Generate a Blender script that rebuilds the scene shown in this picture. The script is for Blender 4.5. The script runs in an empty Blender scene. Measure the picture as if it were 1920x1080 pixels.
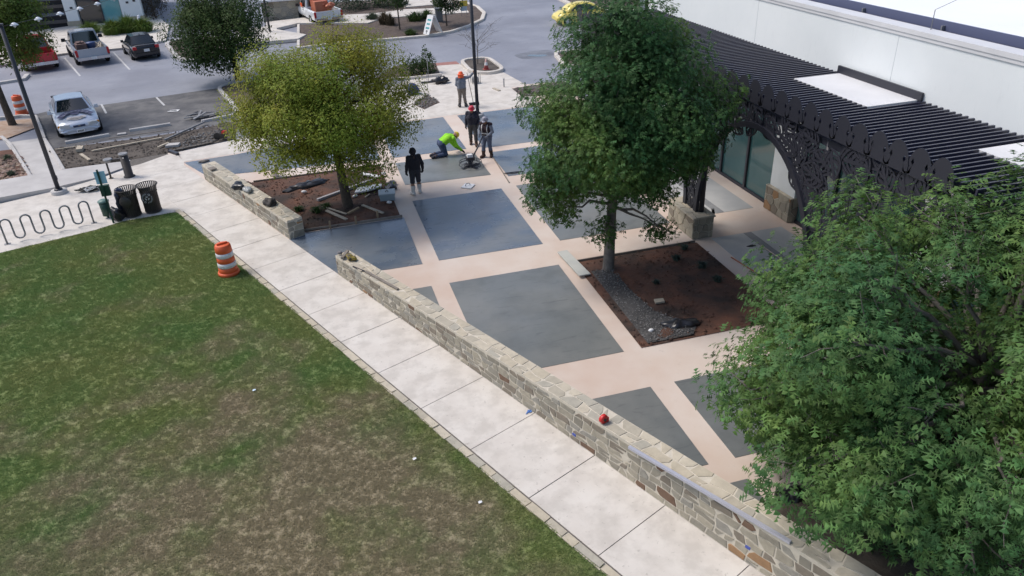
import bpy, math, random
import numpy as np
from mathutils import Vector, Matrix
SC = bpy.context.scene
COL = SC.collection
R = math.radians
PI = math.pi
random.seed(7)

# ---------------------------------------------------------------- camera
cam_d = bpy.data.cameras.new('camera')
cam_d.sensor_width = 36.0
cam_d.lens = 26.504
cam_d.clip_end = 2000
cam = bpy.data.objects.new('camera', cam_d)
COL.objects.link(cam)
_pitch, _roll, _yaw = R(29.2447), R(-2.4184), R(14.7983)
cam.matrix_world = (Matrix.Translation((0, 0, 10.4)) @ Matrix.Rotation(-_yaw, 4, 'Z')
                    @ Matrix.Rotation(PI / 2 - _pitch, 4, 'X') @ Matrix.Rotation(_roll, 4, 'Z'))
SC.camera = cam

# ---------------------------------------------------------------- sky, sun, exposure
SUN_EL, SUN_AZ = 55.0, 300.0
W = bpy.data.worlds.new('World')
SC.world = W
W.use_nodes = True
wn = W.node_tree.nodes
bg = wn['Background']
sky = wn.new('ShaderNodeTexSky')
sky.sky_type = 'NISHITA'
sky.sun_disc = False
sky.sun_elevation = R(SUN_EL)
sky.sun_rotation = R(SUN_AZ)
sky.altitude = 200
sky.air_density = 1.0
sky.dust_density = 3.0
sky.ozone_density = 1.0
W.node_tree.links.new(sky.outputs[0], bg.inputs[0])
bg.inputs[1].default_value = 0.115
sun_d = bpy.data.lights.new('sun', 'SUN')
sun_d.energy = 1.5
sun_d.angle = R(20)
sun_d.color = (1.0, 0.95, 0.89)
sun = bpy.data.objects.new('sun', sun_d)
COL.objects.link(sun)
sun.location = (0, 0, 40)
_a, _e = R(SUN_AZ), R(SUN_EL)
_sd = Vector((math.sin(_a) * math.cos(_e), math.cos(_a) * math.cos(_e), math.sin(_e)))
sun.rotation_euler = _sd.to_track_quat('Z', 'Y').to_euler()
SC.view_settings.view_transform = 'Standard'
SC.view_settings.look = 'None'
SC.view_settings.exposure = 0.60
SC.view_settings.gamma = 1.0
SC.view_settings.use_curve_mapping = False
SC.cycles.max_bounces = 6
SC.cycles.diffuse_bounces = 3
SC.cycles.glossy_bounces = 3
SC.cycles.transparent_max_bounces = 8

# ---------------------------------------------------------------- helpers
def srgb(r, g, b):
    f = lambda c: (c / 255 / 12.92) if c / 255 <= 0.04045 else ((c / 255 + 0.055) / 1.055) ** 2.4
    return (f(r), f(g), f(b))

def mat(name, col, rough=0.7, col2=None, ns=3.0, det=6, col3=None, ns3=0.5, amt3=0.5, bump=0.0, bs=40.0,
        metal=0.0, spec=0.5, island=0.0, transl=0.0, contrast=(0.35, 0.65), rough2=None, coords='world', emit=None, coat=0.0, specks=0.0, sps=14.0, streak=None, spcol=(0.09, 0.08, 0.07)):
    m = bpy.data.materials.new(name)
    m.use_nodes = True
    nt = m.node_tree
    N, L = nt.nodes, nt.links
    b = N['Principled BSDF']
    b.inputs['Roughness'].default_value = rough
    b.inputs['Metallic'].default_value = metal
    b.inputs['Specular IOR Level'].default_value = spec
    b.inputs['Coat Weight'].default_value = coat
    b.inputs['Base Color'].default_value = (*col, 1)
    if coords == 'world':
        pos = N.new('ShaderNodeNewGeometry').outputs['Position']
    else:
        pos = N.new('ShaderNodeTexCoord').outputs['Object']
    out = None
    def noise(scale, detail=det, rgh=0.6):
        n = N.new('ShaderNodeTexNoise')
        n.inputs['Scale'].default_value = scale
        n.inputs['Detail'].default_value = detail
        n.inputs['Roughness'].default_value = rgh
        L.new(pos, n.inputs['Vector'])
        return n.outputs['Fac']
    def ramp(src, lo, hi):
        r = N.new('ShaderNodeMapRange')
        r.inputs['From Min'].default_value = lo
        r.inputs['From Max'].default_value = hi
        L.new(src, r.inputs['Value'])
        return r.outputs[0]
    def mix(fac, a, c, scale=None):
        x = N.new('ShaderNodeMix')
        x.data_type = 'RGBA'
        if isinstance(fac, float): x.inputs['Factor'].default_value = fac
        else: L.new(fac, x.inputs['Factor'])
        for sock, val in ((x.inputs['A'], a), (x.inputs['B'], c)):
            if isinstance(val, tuple): sock.default_value = (*val, 1)
            else: L.new(val, sock)
        return x.outputs['Result']
    def mul(src, k):
        q = N.new('ShaderNodeMath'); q.operation = 'MULTIPLY'
        L.new(src, q.inputs[0]); q.inputs[1].default_value = k
        return q.outputs[0]
    if col2 is not None:
        f = ramp(noise(ns), *contrast)
        out = mix(f, col, col2)
        if rough2 is not None:
            rr = N.new('ShaderNodeMapRange')
            L.new(f, rr.inputs['Value'])
            rr.inputs['To Min'].default_value = rough
            rr.inputs['To Max'].default_value = rough2
            L.new(rr.outputs[0], b.inputs['Roughness'])
    if col3 is not None:
        f3 = mul(ramp(noise(ns3, 4), 0.45, 0.62), amt3)
        out = mix(f3, out if out is not None else col, col3)
    if specks:
        f4 = mul(ramp(noise(sps, 3, 0.7), 0.62, 0.72), specks)
        out = mix(f4, out if out is not None else col, spcol)
    if streak is not None:
        mp = N.new('ShaderNodeMapping'); mp.inputs['Scale'].default_value = (0.9, 5.0, 1.0); mp.inputs['Rotation'].default_value = (0, 0, 0.5)
        L.new(pos, mp.inputs['Vector'])
        n5 = N.new('ShaderNodeTexNoise'); n5.inputs['Scale'].default_value = 1.6; n5.inputs['Detail'].default_value = 5; n5.inputs['Distortion'].default_value = 1.5
        L.new(mp.outputs[0], n5.inputs['Vector'])
        out = mix(mul(ramp(n5.outputs['Fac'], 0.58, 0.72), streak), out if out is not None else col, (0.035, 0.04, 0.045))
    if island:
        g = N.new('ShaderNodeNewGeometry').outputs['Random Per Island']
        hs = N.new('ShaderNodeHueSaturation')
        v = N.new('ShaderNodeMapRange')
        v.inputs['To Min'].default_value = 1 - island
        v.inputs['To Max'].default_value = 1 + island
        L.new(g, v.inputs['Value'])
        L.new(v.outputs[0], hs.inputs['Value'])
        hh = N.new('ShaderNodeMapRange')
        hh.inputs['To Min'].default_value = 0.485
        hh.inputs['To Max'].default_value = 0.515
        fr = N.new('ShaderNodeMath'); fr.operation = 'FRACT'
        L.new(mul(g, 7.31), fr.inputs[0])
        L.new(fr.outputs[0], hh.inputs['Value'])
        L.new(hh.outputs[0], hs.inputs['Hue'])
        if out is None: hs.inputs['Color'].default_value = (*col, 1)
        else: L.new(out, hs.inputs['Color'])
        out = hs.outputs['Color']
    if out is not None:
        L.new(out, b.inputs['Base Color'])
    if bump:
        bn = N.new('ShaderNodeBump')
        bn.inputs['Strength'].default_value = bump
        bn.inputs['Distance'].default_value = 0.02
        L.new(noise(bs, 5, 0.65), bn.inputs['Height'])
        L.new(bn.outputs[0], b.inputs['Normal'])
    if emit:
        b.inputs['Emission Color'].default_value = (*col, 1)
        b.inputs['Emission Strength'].default_value = emit
    if transl:
        t = N.new('ShaderNodeBsdfTranslucent')
        if out is not None: L.new(out, t.inputs['Color'])
        else: t.inputs['Color'].default_value = (*col, 1)
        ms = N.new('ShaderNodeMixShader')
        ms.inputs[0].default_value = transl
        L.new(b.outputs[0], ms.inputs[1]); L.new(t.outputs[0], ms.inputs[2])
        L.new(ms.outputs[0], N['Material Output'].inputs['Surface'])
    return m

def glassy(name, col, rough=0.05, spec=0.8):
    return mat(name, col, rough, spec=spec)

class MB:
    """collects shapes into one mesh"""
    def __init__(s): s.v = []; s.f = []; s.mi = []; s.cur = 0; s.sm = []
    def add(s, vs, fs, M=None, smooth=False):
        o = len(s.v)
        if M is not None: vs = [M @ Vector(p) for p in vs]
        s.v += [tuple(p) for p in vs]
        for f in fs:
            s.f.append(tuple(i + o for i in f)); s.mi.append(s.cur); s.sm.append(smooth)
        return s
    def box(s, c, d, rz=0.0, M=None, taper=1.0):
        x, y, z = d[0] / 2, d[1] / 2, d[2] / 2
        t = taper
        vs = [(-x, -y, -z), (x, -y, -z), (x, y, -z), (-x, y, -z), (-x*t, -y*t, z), (x*t, -y*t, z), (x*t, y*t, z), (-x*t, y*t, z)]
        T = Matrix.Translation(c) @ Matrix.Rotation(rz, 4, 'Z')
        if M is not None: T = Matrix.Translation(c) @ M
        return s.add(vs, [(3, 2, 1, 0), (4, 5, 6, 7), (0, 1, 5, 4), (1, 2, 6, 5), (2, 3, 7, 6), (3, 0, 4, 7)], T)
    def beam(s, p0, p1, w, h):
        p0, p1 = Vector(p0), Vector(p1)
        d = p1 - p0
        q = d.to_track_quat('Y', 'Z').to_matrix().to_4x4()
        return s.box((p0 + p1) / 2, (w, d.length, h), M=q)
    def cyl(s, p0, p1, r0, r1=None, n=10, cap=True, smooth=True):
        r1 = r0 if r1 is None else r1
        return s.tube([p0, p1], [r0, r1], n, cap, smooth)
    def tube(s, pts, r, n=6, cap=True, smooth=True):
        pts = [Vector(p) for p in pts]
        k = len(pts)
        if not isinstance(r, (list, tuple)): r = [r] * k
        t0 = (pts[1] - pts[0]).normalized()
        u = t0.orthogonal().normalized()
        vs = []
        for i in range(k):
            t = (pts[min(i + 1, k - 1)] - pts[max(i - 1, 0)])
            t = t.normalized() if t.length > 1e-9 else t0
            u = (u - t * u.dot(t))
            u = u.normalized() if u.length > 1e-6 else t.orthogonal().normalized()
            w = t.cross(u)
            for j in range(n):
                a = 2 * PI * j / n
                vs.append(pts[i] + (u * math.cos(a) + w * math.sin(a)) * r[i])
        fs = [(i * n + j, i * n + (j + 1) % n, (i + 1) * n + (j + 1) % n, (i + 1) * n + j) for i in range(k - 1) for j in range(n)]
        s.add(vs, fs, None, smooth)
        if cap:
            o = len(s.v) - len(vs)
            s.f += [tuple(o + j for j in range(n))[::-1], tuple(o + (k - 1) * n + j for j in range(n))]
            s.mi += [s.cur] * 2; s.sm += [False] * 2
        return s
    def lathe(s, prof, n=16, c=(0, 0, 0), M=None, smooth=True):
        vs = []
        for (r, z) in prof:
            for j in range(n):
                a = 2 * PI * j / n
                vs.append((r * math.cos(a), r * math.sin(a), z))
        k = len(prof)
        fs = [(i * n + j, i * n + (j + 1) % n, (i + 1) * n + (j + 1) % n, (i + 1) * n + j) for i in range(k - 1) for j in range(n)]
        T = Matrix.Translation(c) @ (M if M is not None else Matrix.Identity(4))
        return s.add(vs, fs, T, smooth)
    def prism(s, poly, z0, z1, M=None, bottom=True):
        n = len(poly)
        a = sum(poly[i][0] * poly[(i + 1) % n][1] - poly[(i + 1) % n][0] * poly[i][1] for i in range(n))
        if a < 0: poly = poly[::-1]
        vs = [(p[0], p[1], z0) for p in poly] + [(p[0], p[1], z1) for p in poly]
        fs = [tuple(range(n, 2 * n))] + [(i, (i + 1) % n, n + (i + 1) % n, n + i) for i in range(n)]
        if bottom: fs.append(tuple(range(n))[::-1])
        return s.add(vs, fs, M)
    def sheet(s, poly, z):
        n = len(poly)
        a = sum(poly[i][0] * poly[(i + 1) % n][1] - poly[(i + 1) % n][0] * poly[i][1] for i in range(n))
        if a < 0: poly = poly[::-1]
        return s.add([(p[0], p[1], z) for p in poly], [tuple(range(n))])
    def ball(s, c, r, nu=10, nv=7, M=None):
        if not isinstance(r, (tuple, list)): r = (r, r, r)
        vs = []
        for i in range(nv + 1):
            t = PI * i / nv
            for j in range(nu):
                a = 2 * PI * j / nu
                vs.append((r[0] * math.sin(t) * math.cos(a), r[1] * math.sin(t) * math.sin(a), r[2] * math.cos(t)))
        fs = [(i * nu + j, (i + 1) * nu + j, (i + 1) * nu + (j + 1) % nu, i * nu + (j + 1) % nu) for i in range(nv) for j in range(nu)]
        T = Matrix.Translation(c) @ (M if M is not None else Matrix.Identity(4))
        return s.add(vs, fs, T, True)
    def build(s, name, mats, parent=None, loc=None):
        me = bpy.data.meshes.new(name)
        me.from_pydata(s.v, [], s.f)
        mats = mats if isinstance(mats, (list, tuple)) else [mats]
        for m in mats: me.materials.append(m)
        me.polygons.foreach_set('use_smooth', s.sm)
        if len(mats) > 1: me.polygons.foreach_set('material_index', s.mi)
        me.update()
        o = bpy.data.objects.new(name, me)
        COL.objects.link(o)
        if parent is not None: o.parent = parent
        if loc is not None: o.location = loc
        return o

def tag(o, label=None, cat=None, group=None, kind=None):
    if label: o['label'] = label
    if cat: o['category'] = cat
    if group: o['group'] = group
    if kind: o['kind'] = kind
    return o

def thing(name, label, cat, loc=(0, 0, 0), rz=0.0, group=None):
    o = bpy.data.objects.new(name, None)
    o.empty_display_size = 0.2
    COL.objects.link(o)
    o.location = (loc[0], loc[1], loc[2] if len(loc) > 2 else 0.0)
    o.rotation_euler = (0, 0, rz)
    return tag(o, label, cat, group)

def struct(name, mb, m, parent=None):
    o = mb.build(name, m, parent)
    if parent is None: o['kind'] = 'structure'
    return o

def single(name, label, cat, mb, m, loc=(0, 0, 0), rz=0.0, group=None):
    """a thing that is one mesh"""
    o = mb.build(name, m)
    o.location = (loc[0], loc[1], loc[2] if len(loc) > 2 else 0.0)
    o.rotation_euler = (0, 0, rz)
    return tag(o, label, cat, group)

def copy_tree(o, parent=None):
    c = o.copy(); COL.objects.link(c)
    if parent is not None: c.parent = parent
    for ch in list(o.children): copy_tree(ch, c)
    return c

def shared(name, me, parent, loc, rz=0.0, scale=None):
    o = bpy.data.objects.new(name, me)
    COL.objects.link(o)
    o.parent = parent
    o.location = loc
    o.rotation_euler = (0, 0, rz)
    if scale: o.scale = scale
    return o

def big_mesh(name, V, F, m, parent=None, smooth=False):
    """V (n,3) array, F (k,3) array of triangles"""
    me = bpy.data.meshes.new(name)
    me.vertices.add(len(V)); me.vertices.foreach_set('co', np.asarray(V, np.float32).ravel())
    k = F.shape[1]
    me.loops.add(F.size); me.loops.foreach_set('vertex_index', np.asarray(F, np.int32).ravel())
    me.polygons.add(len(F))
    me.polygons.foreach_set('loop_start', np.arange(0, F.size, k, dtype=np.int32))
    me.polygons.foreach_set('use_smooth', np.full(len(F), smooth))
    me.materials.append(m)
    me.update(calc_edges=True)
    me.validate()
    o = bpy.data.objects.new(name, me)
    COL.objects.link(o)
    if parent is not None: o.parent = parent
    return o

def text_mesh(body, size, depth=0.002):
    cu = bpy.data.curves.new('lettering', 'FONT')
    cu.body = body; cu.size = size; cu.extrude = depth
    cu.align_x = 'CENTER'; cu.align_y = 'CENTER'
    cu.resolution_u = 2
    ob = bpy.data.objects.new('lettering', cu)
    COL.objects.link(ob)
    dg = bpy.context.evaluated_depsgraph_get()
    me = bpy.data.meshes.new_from_object(ob.evaluated_get(dg))
    bpy.data.objects.remove(ob)
    return me

# ---------------------------------------------------------------- materials of the setting
M = {}
M['asphalt'] = mat('asphalt', (0.215, 0.225, 0.265), 0.62, (0.275, 0.285, 0.325), ns=0.30, col3=(0.165, 0.17, 0.20), ns3=0.16, amt3=0.55, bump=0.25, bs=60, specks=0.25, sps=1.5, streak=0.22)
M['asphalt_old'] = mat('asphalt_old', (0.075, 0.075, 0.082), 0.8, (0.12, 0.118, 0.12), ns=1.2, col3=(0.19, 0.185, 0.18), ns3=1.1, amt3=0.55, bump=0.5, bs=50)
M['paint'] = mat('road_paint', (0.62, 0.62, 0.62), 0.7, (0.40, 0.40, 0.40), ns=5)
M['concrete'] = mat('concrete', (0.575, 0.53, 0.475), 0.85, (0.645, 0.605, 0.55), ns=1.3, col3=(0.43, 0.395, 0.35), ns3=1.9, amt3=0.5, bump=0.15, bs=30, specks=0.6, sps=9.0, spcol=(0.28, 0.255, 0.225))
M['concrete_kerb'] = mat('kerb_concrete', (0.42, 0.40, 0.385), 0.85, (0.52, 0.50, 0.48), ns=1.1, bump=0.15, bs=30)
M['joint'] = mat('joint_dark', (0.10, 0.09, 0.08), 0.95, (0.15, 0.135, 0.12), ns=8)
M['plaza'] = mat('pink_concrete', (0.585, 0.480, 0.405), 0.8, (0.625, 0.545, 0.48), ns=0.7, col3=(0.51, 0.37, 0.29), ns3=0.3, amt3=0.5, bump=0.1, bs=25, specks=0.3, sps=5.0, spcol=(0.40, 0.35, 0.31))
M['wet'] = mat('fresh_concrete', (0.130, 0.140, 0.138), 0.45, (0.160, 0.170, 0.166), ns=0.7, contrast=(.42,.58), rough2=0.32, col3=(0.205, 0.208, 0.195), ns3=0.32, amt3=0.8, bump=0.05, bs=5, spec=0.6, streak=0.3, specks=.25, sps=4, spcol=(.09,.095,.095))
M['wet_sky_tint'] = mat('wet_concrete_sky_tint', (0.095, 0.125, 0.170), 0.20, (0.150, 0.170, 0.190), ns=0.6, contrast=(.38,.64), rough2=0.46, col3=(0.19, 0.20, 0.21), ns3=0.42, amt3=0.75, bump=0.06, bs=5, spec=0.75, streak=0.5, specks=.3, sps=3.5, spcol=(.06,.07,.085))  # wet slabs; the blue of reflected sky is tinted into the base colour
M['pad'] = mat('grey_concrete_pad', (0.40, 0.405, 0.40), 0.7, (0.46, 0.46, 0.45), ns=1.0, col3=(0.33, 0.34, 0.35), ns3=0.7, amt3=0.5)
M['paddark'] = mat('dark_strip_concrete', (0.20, 0.205, 0.215), 0.8, (0.24, 0.245, 0.25), ns=2)
M['soil_red'] = mat('red_soil', (0.150, 0.066, 0.040), 0.95, (0.075, 0.042, 0.030), ns=1.3, col3=(0.030, 0.024, 0.021), ns3=0.5, amt3=0.9, bump=1.0, bs=12, specks=0.5, sps=6, spcol=(.14,.11,.09))
M['soil_dark'] = mat('dark_soil', (0.050, 0.040, 0.033), 0.95, (0.10, 0.082, 0.068), ns=1.8, col3=(0.15, 0.13, 0.11), ns3=1.1, amt3=0.5, bump=1.0, bs=14, specks=.5, sps=5, spcol=(.2,.18,.16))
M['mulch'] = mat('mulch', (0.07, 0.052, 0.042), 0.95, (0.12, 0.09, 0.075), ns=4, bump=0.9, bs=20)
M['rock'] = mat('river_rock', (0.27, 0.17, 0.12), 0.9, (0.33, 0.25, 0.2), ns=3, island=0.35)
M['gravel'] = mat('gravel', (0.15, 0.145, 0.14), 0.9, island=0.6)
M['lawn'] = mat('lawn_soil', (0.040, 0.058, 0.020), 0.95, (0.10, 0.083, 0.045), ns=0.42, contrast=(0.46, 0.66), col3=(0.020, 0.045, 0.014), ns3=0.16, amt3=0.6, bump=0.8, bs=25)
M['limestone'] = mat('limestone', (0.42, 0.37, 0.28), 0.85, (0.34, 0.305, 0.245), ns=7, bump=0.3, bs=25)
STONES = [mat('sandstone', c, 0.88, tuple(x * 0.78 for x in c), ns=6, bump=0.35, bs=22) for c in
          ((0.36, 0.325, 0.255), (0.31, 0.285, 0.23), (0.40, 0.36, 0.28), (0.275, 0.25, 0.20), (0.24, 0.205, 0.16), (0.32, 0.30, 0.255))]
STONE_BROWN = mat('brown_stone', (0.14, 0.085, 0.055), 0.88, (0.19, 0.12, 0.08), ns=6, bump=0.3, bs=22)
STONE_TAN = mat('tan_stone', (0.34, 0.20, 0.10), 0.88, (0.28, 0.17, 0.09), ns=6, bump=0.3, bs=22)
CAPS = [mat('cap_stone', c, 0.85, tuple(x * 0.82 for x in c), ns=5, bump=0.3, bs=22) for c in
        ((0.50, 0.44, 0.335), (0.45, 0.405, 0.32), (0.54, 0.48, 0.375), (0.42, 0.39, 0.32))]
M['mortar'] = mat('mortar', (0.60, 0.545, 0.45), 0.95, (0.50, 0.455, 0.375), ns=9, bump=0.2, bs=40)
M['white_wall'] = mat('white_stucco', (0.77, 0.80, 0.80), 0.85, (0.71, 0.745, 0.75), ns=0.3, bump=0.15, bs=40, streak=0.035)
M['white_roof'] = mat('white_roof_membrane', (0.86, 0.88, 0.87), 0.6, (0.82, 0.84, 0.84), ns=0.4)
M['white_metal'] = mat('white_metal', (0.68, 0.68, 0.69), 0.5, (0.62, 0.62, 0.63), ns=1.2)
M['steel_dark'] = mat('dark_painted_steel', (0.026, 0.027, 0.038), 0.45, spec=0.5)
M['slat'] = mat('slat_paint', (0.030, 0.031, 0.056), 0.28, spec=0.6)
M['bronze'] = mat('bronze_metal', (0.030, 0.026, 0.024), 0.5, (0.045, 0.036, 0.032), ns=3)
M['glass_teal'] = mat('teal_glass', (0.035, 0.10, 0.105), 0.06, (0.06, 0.13, 0.13), ns=0.5, spec=0.9)
M['glass_dark'] = glassy('dark_glass', (0.015, 0.02, 0.025), 0.05, 0.8)
M['black'] = mat('black_plastic', (0.010, 0.010, 0.012), 0.35)
M['rubber'] = mat('rubber', (0.012, 0.012, 0.013), 0.8)
M['galv'] = mat('galvanised_steel', (0.21, 0.215, 0.225), 0.5, (0.27, 0.27, 0.28), ns=6, metal=0.3)
M['wood'] = mat('raw_wood', (0.36, 0.27, 0.17), 0.85, (0.28, 0.205, 0.13), ns=4)
M['wood_pale'] = mat('pale_wood', (0.48, 0.42, 0.33), 0.85, (0.38, 0.33, 0.26), ns=4)
M['wood_grey'] = mat('weathered_wood', (0.25, 0.22, 0.19), 0.9, (0.18, 0.155, 0.13), ns=5)
M['white_plastic'] = mat('white_plastic', (0.72, 0.72, 0.72), 0.5)
M['orange'] = mat('orange_plastic', (0.72, 0.115, 0.03), 0.5, (0.62, 0.10, 0.03), ns=5)
M['reflect'] = mat('white_reflective_band', (0.74, 0.74, 0.74), 0.4, (0.55, 0.54, 0.53), ns=7)
M['red'] = mat('red_plastic', (0.55, 0.02, 0.02), 0.4)
M['green_paint'] = mat('dark_green_paint', (0.012, 0.05, 0.035), 0.5, (0.02, 0.065, 0.045), ns=4)
M['blue_bag'] = mat('blue_black_bag', (0.012, 0.018, 0.055), 0.3, (0.02, 0.025, 0.04), ns=5)
M['blackfilm'] = mat('black_film', (0.010, 0.010, 0.013), 0.28, (0.03, 0.03, 0.035), ns=6)
M['bark'] = mat('bark', (0.10, 0.078, 0.06), 0.95, (0.055, 0.042, 0.032), ns=9, bump=0.8, bs=30)
M['bark_pale'] = mat('grey_bark', (0.19, 0.17, 0.15), 0.95, (0.13, 0.115, 0.10), ns=8, bump=0.6, bs=30)

def lawn_mat(name, green, green2, dry, island):
    m = mat(name, green, 0.8, green2, ns=0.30, contrast=(0.40, 0.62), island=island)
    nt = m.node_tree; N, L = nt.nodes, nt.links; b = N['Principled BSDF']
    src = b.inputs['Base Color'].links[0].from_socket
    pos = N.new('ShaderNodeNewGeometry').outputs['Position']
    vd = N.new('ShaderNodeVectorMath'); vd.operation = 'DISTANCE'; vd.inputs[1].default_value = (-0.9, 10.6, 0); L.new(pos, vd.inputs[0])
    mr = N.new('ShaderNodeMapRange'); mr.inputs['From Min'].default_value = 1.0; mr.inputs['From Max'].default_value = 9.5; mr.inputs['To Min'].default_value = 0.27; mr.inputs['To Max'].default_value = -0.04; L.new(vd.outputs['Value'], mr.inputs['Value'])
    n = N.new('ShaderNodeTexNoise'); n.inputs['Scale'].default_value = 0.55; n.inputs['Detail'].default_value = 7; n.inputs['Roughness'].default_value = 0.62; L.new(pos, n.inputs['Vector'])
    ad = N.new('ShaderNodeMath'); L.new(mr.outputs[0], ad.inputs[0]); L.new(n.outputs['Fac'], ad.inputs[1])
    # greener strip along the path, where the edging holds water
    vm = N.new('ShaderNodeVectorMath'); vm.operation = 'DOT_PRODUCT'; vm.inputs[1].default_value = (0.9143, 0.405, 0); L.new(pos, vm.inputs[0])
    m2 = N.new('ShaderNodeMapRange'); m2.inputs['From Min'].default_value = 5.0; m2.inputs['From Max'].default_value = 6.3; m2.inputs['To Min'].default_value = 0.0; m2.inputs['To Max'].default_value = -0.14; L.new(vm.outputs['Value'], m2.inputs['Value'])
    a2 = N.new('ShaderNodeMath'); L.new(ad.outputs[0], a2.inputs[0]); L.new(m2.outputs[0], a2.inputs[1])
    m3 = N.new('ShaderNodeMapRange'); m3.inputs['From Min'].default_value = 0.50; m3.inputs['From Max'].default_value = 0.76; m3.inputs['To Max'].default_value = 0.85; L.new(a2.outputs[0], m3.inputs['Value'])
    x = N.new('ShaderNodeMix'); x.data_type = 'RGBA'; L.new(m3.outputs[0], x.inputs['Factor']); L.new(src, x.inputs['A']); x.inputs['B'].default_value = (*dry, 1)
    L.new(x.outputs['Result'], b.inputs['Base Color']); b.inputs['Specular IOR Level'].default_value = 0.15
    if island > .1:
        t = N.new('ShaderNodeBsdfTranslucent'); L.new(x.outputs['Result'], t.inputs['Color']); ms = N.new('ShaderNodeMixShader'); ms.inputs[0].default_value = .4
        L.new(b.outputs[0], ms.inputs[1]); L.new(t.outputs[0], ms.inputs[2]); L.new(ms.outputs[0], N['Material Output'].inputs['Surface'])
    return m
M['lawn'] = lawn_mat('lawn_soil', (0.18, 0.21, 0.080), (0.125, 0.185, 0.065), (0.29, 0.235, 0.165), 0.01)
# ---------------------------------------------------------------- ground sheets
g = MB(); g.sheet([(-300, -200), (300, -200), (300, 500), (-300, 500)], -0.03); struct('ground', g, M['asphalt'])
# darker worn stall paving by the silver car
g = MB(); g.sheet([(-10.86, 44.77), (-4.73, 46.00), (-3.64, 41.42), (-3.22, 38.70), (-6.12, 38.08), (-9.01, 37.81), (-11.57, 37.16), (-13.78, 44.20), (-12.92, 44.89)], -0.022)
struct('stall_paving', g, M['asphalt_old'])
def stripe(p0, p1, w, name='stall_line', z=-0.018):
    m = MB(); d = Vector((p1[0] - p0[0], p1[1] - p0[1])).normalized(); n = Vector((-d.y, d.x)) * w / 2
    m.sheet([(p0[0] + n.x, p0[1] + n.y), (p0[0] - n.x, p0[1] - n.y), (p1[0] - n.x, p1[1] - n.y), (p1[0] + n.x, p1[1] + n.y)], z)
    return struct(name, m, M['paint'])
stripe((-15.41, 59.61), (-13.17, 52.99), 0.11); stripe((-12.34, 59.98), (-10.37, 53.53), 0.11)
stripe((-7.83, 45.28), (-7.20, 43.29), 0.10, z=-0.014); stripe((-10.58, 44.98), (-9.99, 42.89), 0.10, z=-0.014)
# lawn
U = (0.405, -0.9143)          # along the path towards the camera
NV = (0.9143, 0.405)          # across the path towards the plaza
def path_pt(s, off): return (U[0] * s + NV[0] * off, U[1] * s + NV[1] * off)
# s grows towards the camera; s = -Y-ish
LAWN = [(-5.12, 27.42), path_pt(-27.0, 6.50), path_pt(12.0, 6.50), (-40, -6), (-40, 17.2), (-12.0, 25.35), (-7.66, 26.75), (-6.88, 27.2)]
g = MB(); g.sheet(LAWN, -0.012); lawn = struct('lawn', g, M['lawn'])

# ---------------------------------------------------------------- path of cast slabs, stone edging
base = MB(); base.sheet([path_pt(-34.5, 6.44), path_pt(-34.5, 8.42), path_pt(10, 8.42), path_pt(10, 6.44)], -0.008)
path = struct('path', base, M['joint'])
s0 = 0.405 * -0.07 + 0.9143 * -16.75     # one measured joint
k = 0
for i in range(-10, 14):
    a, b = s0 + i * 1.82, s0 + (i + 1) * 1.82
    m = MB(); gp = 0.009
    m.prism([path_pt(a + gp, 6.66), path_pt(a + gp, 8.40), path_pt(b - gp, 8.40), path_pt(b - gp, 6.66)], -0.06, 0.004 + random.uniform(-0.002, 0.003), bottom=False)
    m.build('path_slab', M['concrete'], path)
edg = MB(); edg.sheet([path_pt(-27.6, 6.45), path_pt(-27.6, 6.63), path_pt(10, 6.63), path_pt(10, 6.45)], -0.004)
edging = struct('stone_edging', edg, M['mortar'])
s = -27.3
while s < 8:
    ln = random.uniform(0.30, 0.62)
    m = MB()
    o1, o2 = 6.46 + random.uniform(-0.02, 0.02), 6.615 + random.uniform(-0.015, 0.008)
    j = lambda: random.uniform(-0.015, 0.015)
    m.prism([path_pt(s + 0.012 + j(), o1 + j()), path_pt(s + 0.012 + j(), o2), path_pt(s + ln - 0.012 + j(), o2), path_pt(s + ln - 0.012 + j(), o1 + j())],
            -0.05, random.uniform(0.012, 0.03), bottom=False)
    m.build('edging_stone', random.choice(CAPS), edging)
    s += ln

# ---------------------------------------------------------------- plaza with fresh slabs
g = MB()
g.sheet([path_pt(-34.5, 8.405), path_pt(8, 8.405), (14.5, 0), (14.6, 5), (14.6, 31), (13.2, 37.0), (13.88, 39.26), (11.67, 39.51), (11.31, 42.57), (10.40, 42.72), (9.43, 43.30), (9.44, 45.95), (7.94, 46.20), (7.80, 43.36), (5.82, 43.19), (3.60, 41.06), (-0.44, 37.53), (-3.36, 35.48), (-5.79, 34.58)], -0.004)
plaza = struct('plaza', g, M['plaza'])
# whiter newer pour beyond the fresh slabs
g = MB()
g.sheet([(-5.33, 33.16), (-3.29, 33.42), (2.4, 35.3), (11.2, 35.45), (11.3, 37.2), (10.77, 37.20), (10.76, 39.18), (11.67, 39.51), (11.31, 42.57), (10.40, 42.72), (9.43, 43.30), (9.44, 45.95), (7.94, 46.20), (7.80, 43.36), (5.82, 43.19), (3.60, 41.06), (-0.44, 37.53), (-3.36, 35.48), (-5.79, 34.58)], 0.0)
struct('new_pavement', g, M['concrete'])
def slab(poly, m=None, label=None, z=0.006):
    b = MB(); b.prism(poly, -0.05, z, bottom=False)
    o = b.build('concrete_slab', m or M['wet'], plaza)
    if label: o['label'] = label
    return o
X1, X2, X3, X4, X5 = 2.60, 3.12, 6.44, 7.03, 10.85
slab([(X1, 17.4), (X1, 18.85), (1.2, 18.85)])
slab([(X2, 14.0), (X3, 14.0), (X3, 18.85), (X2, 18.85)])
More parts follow.
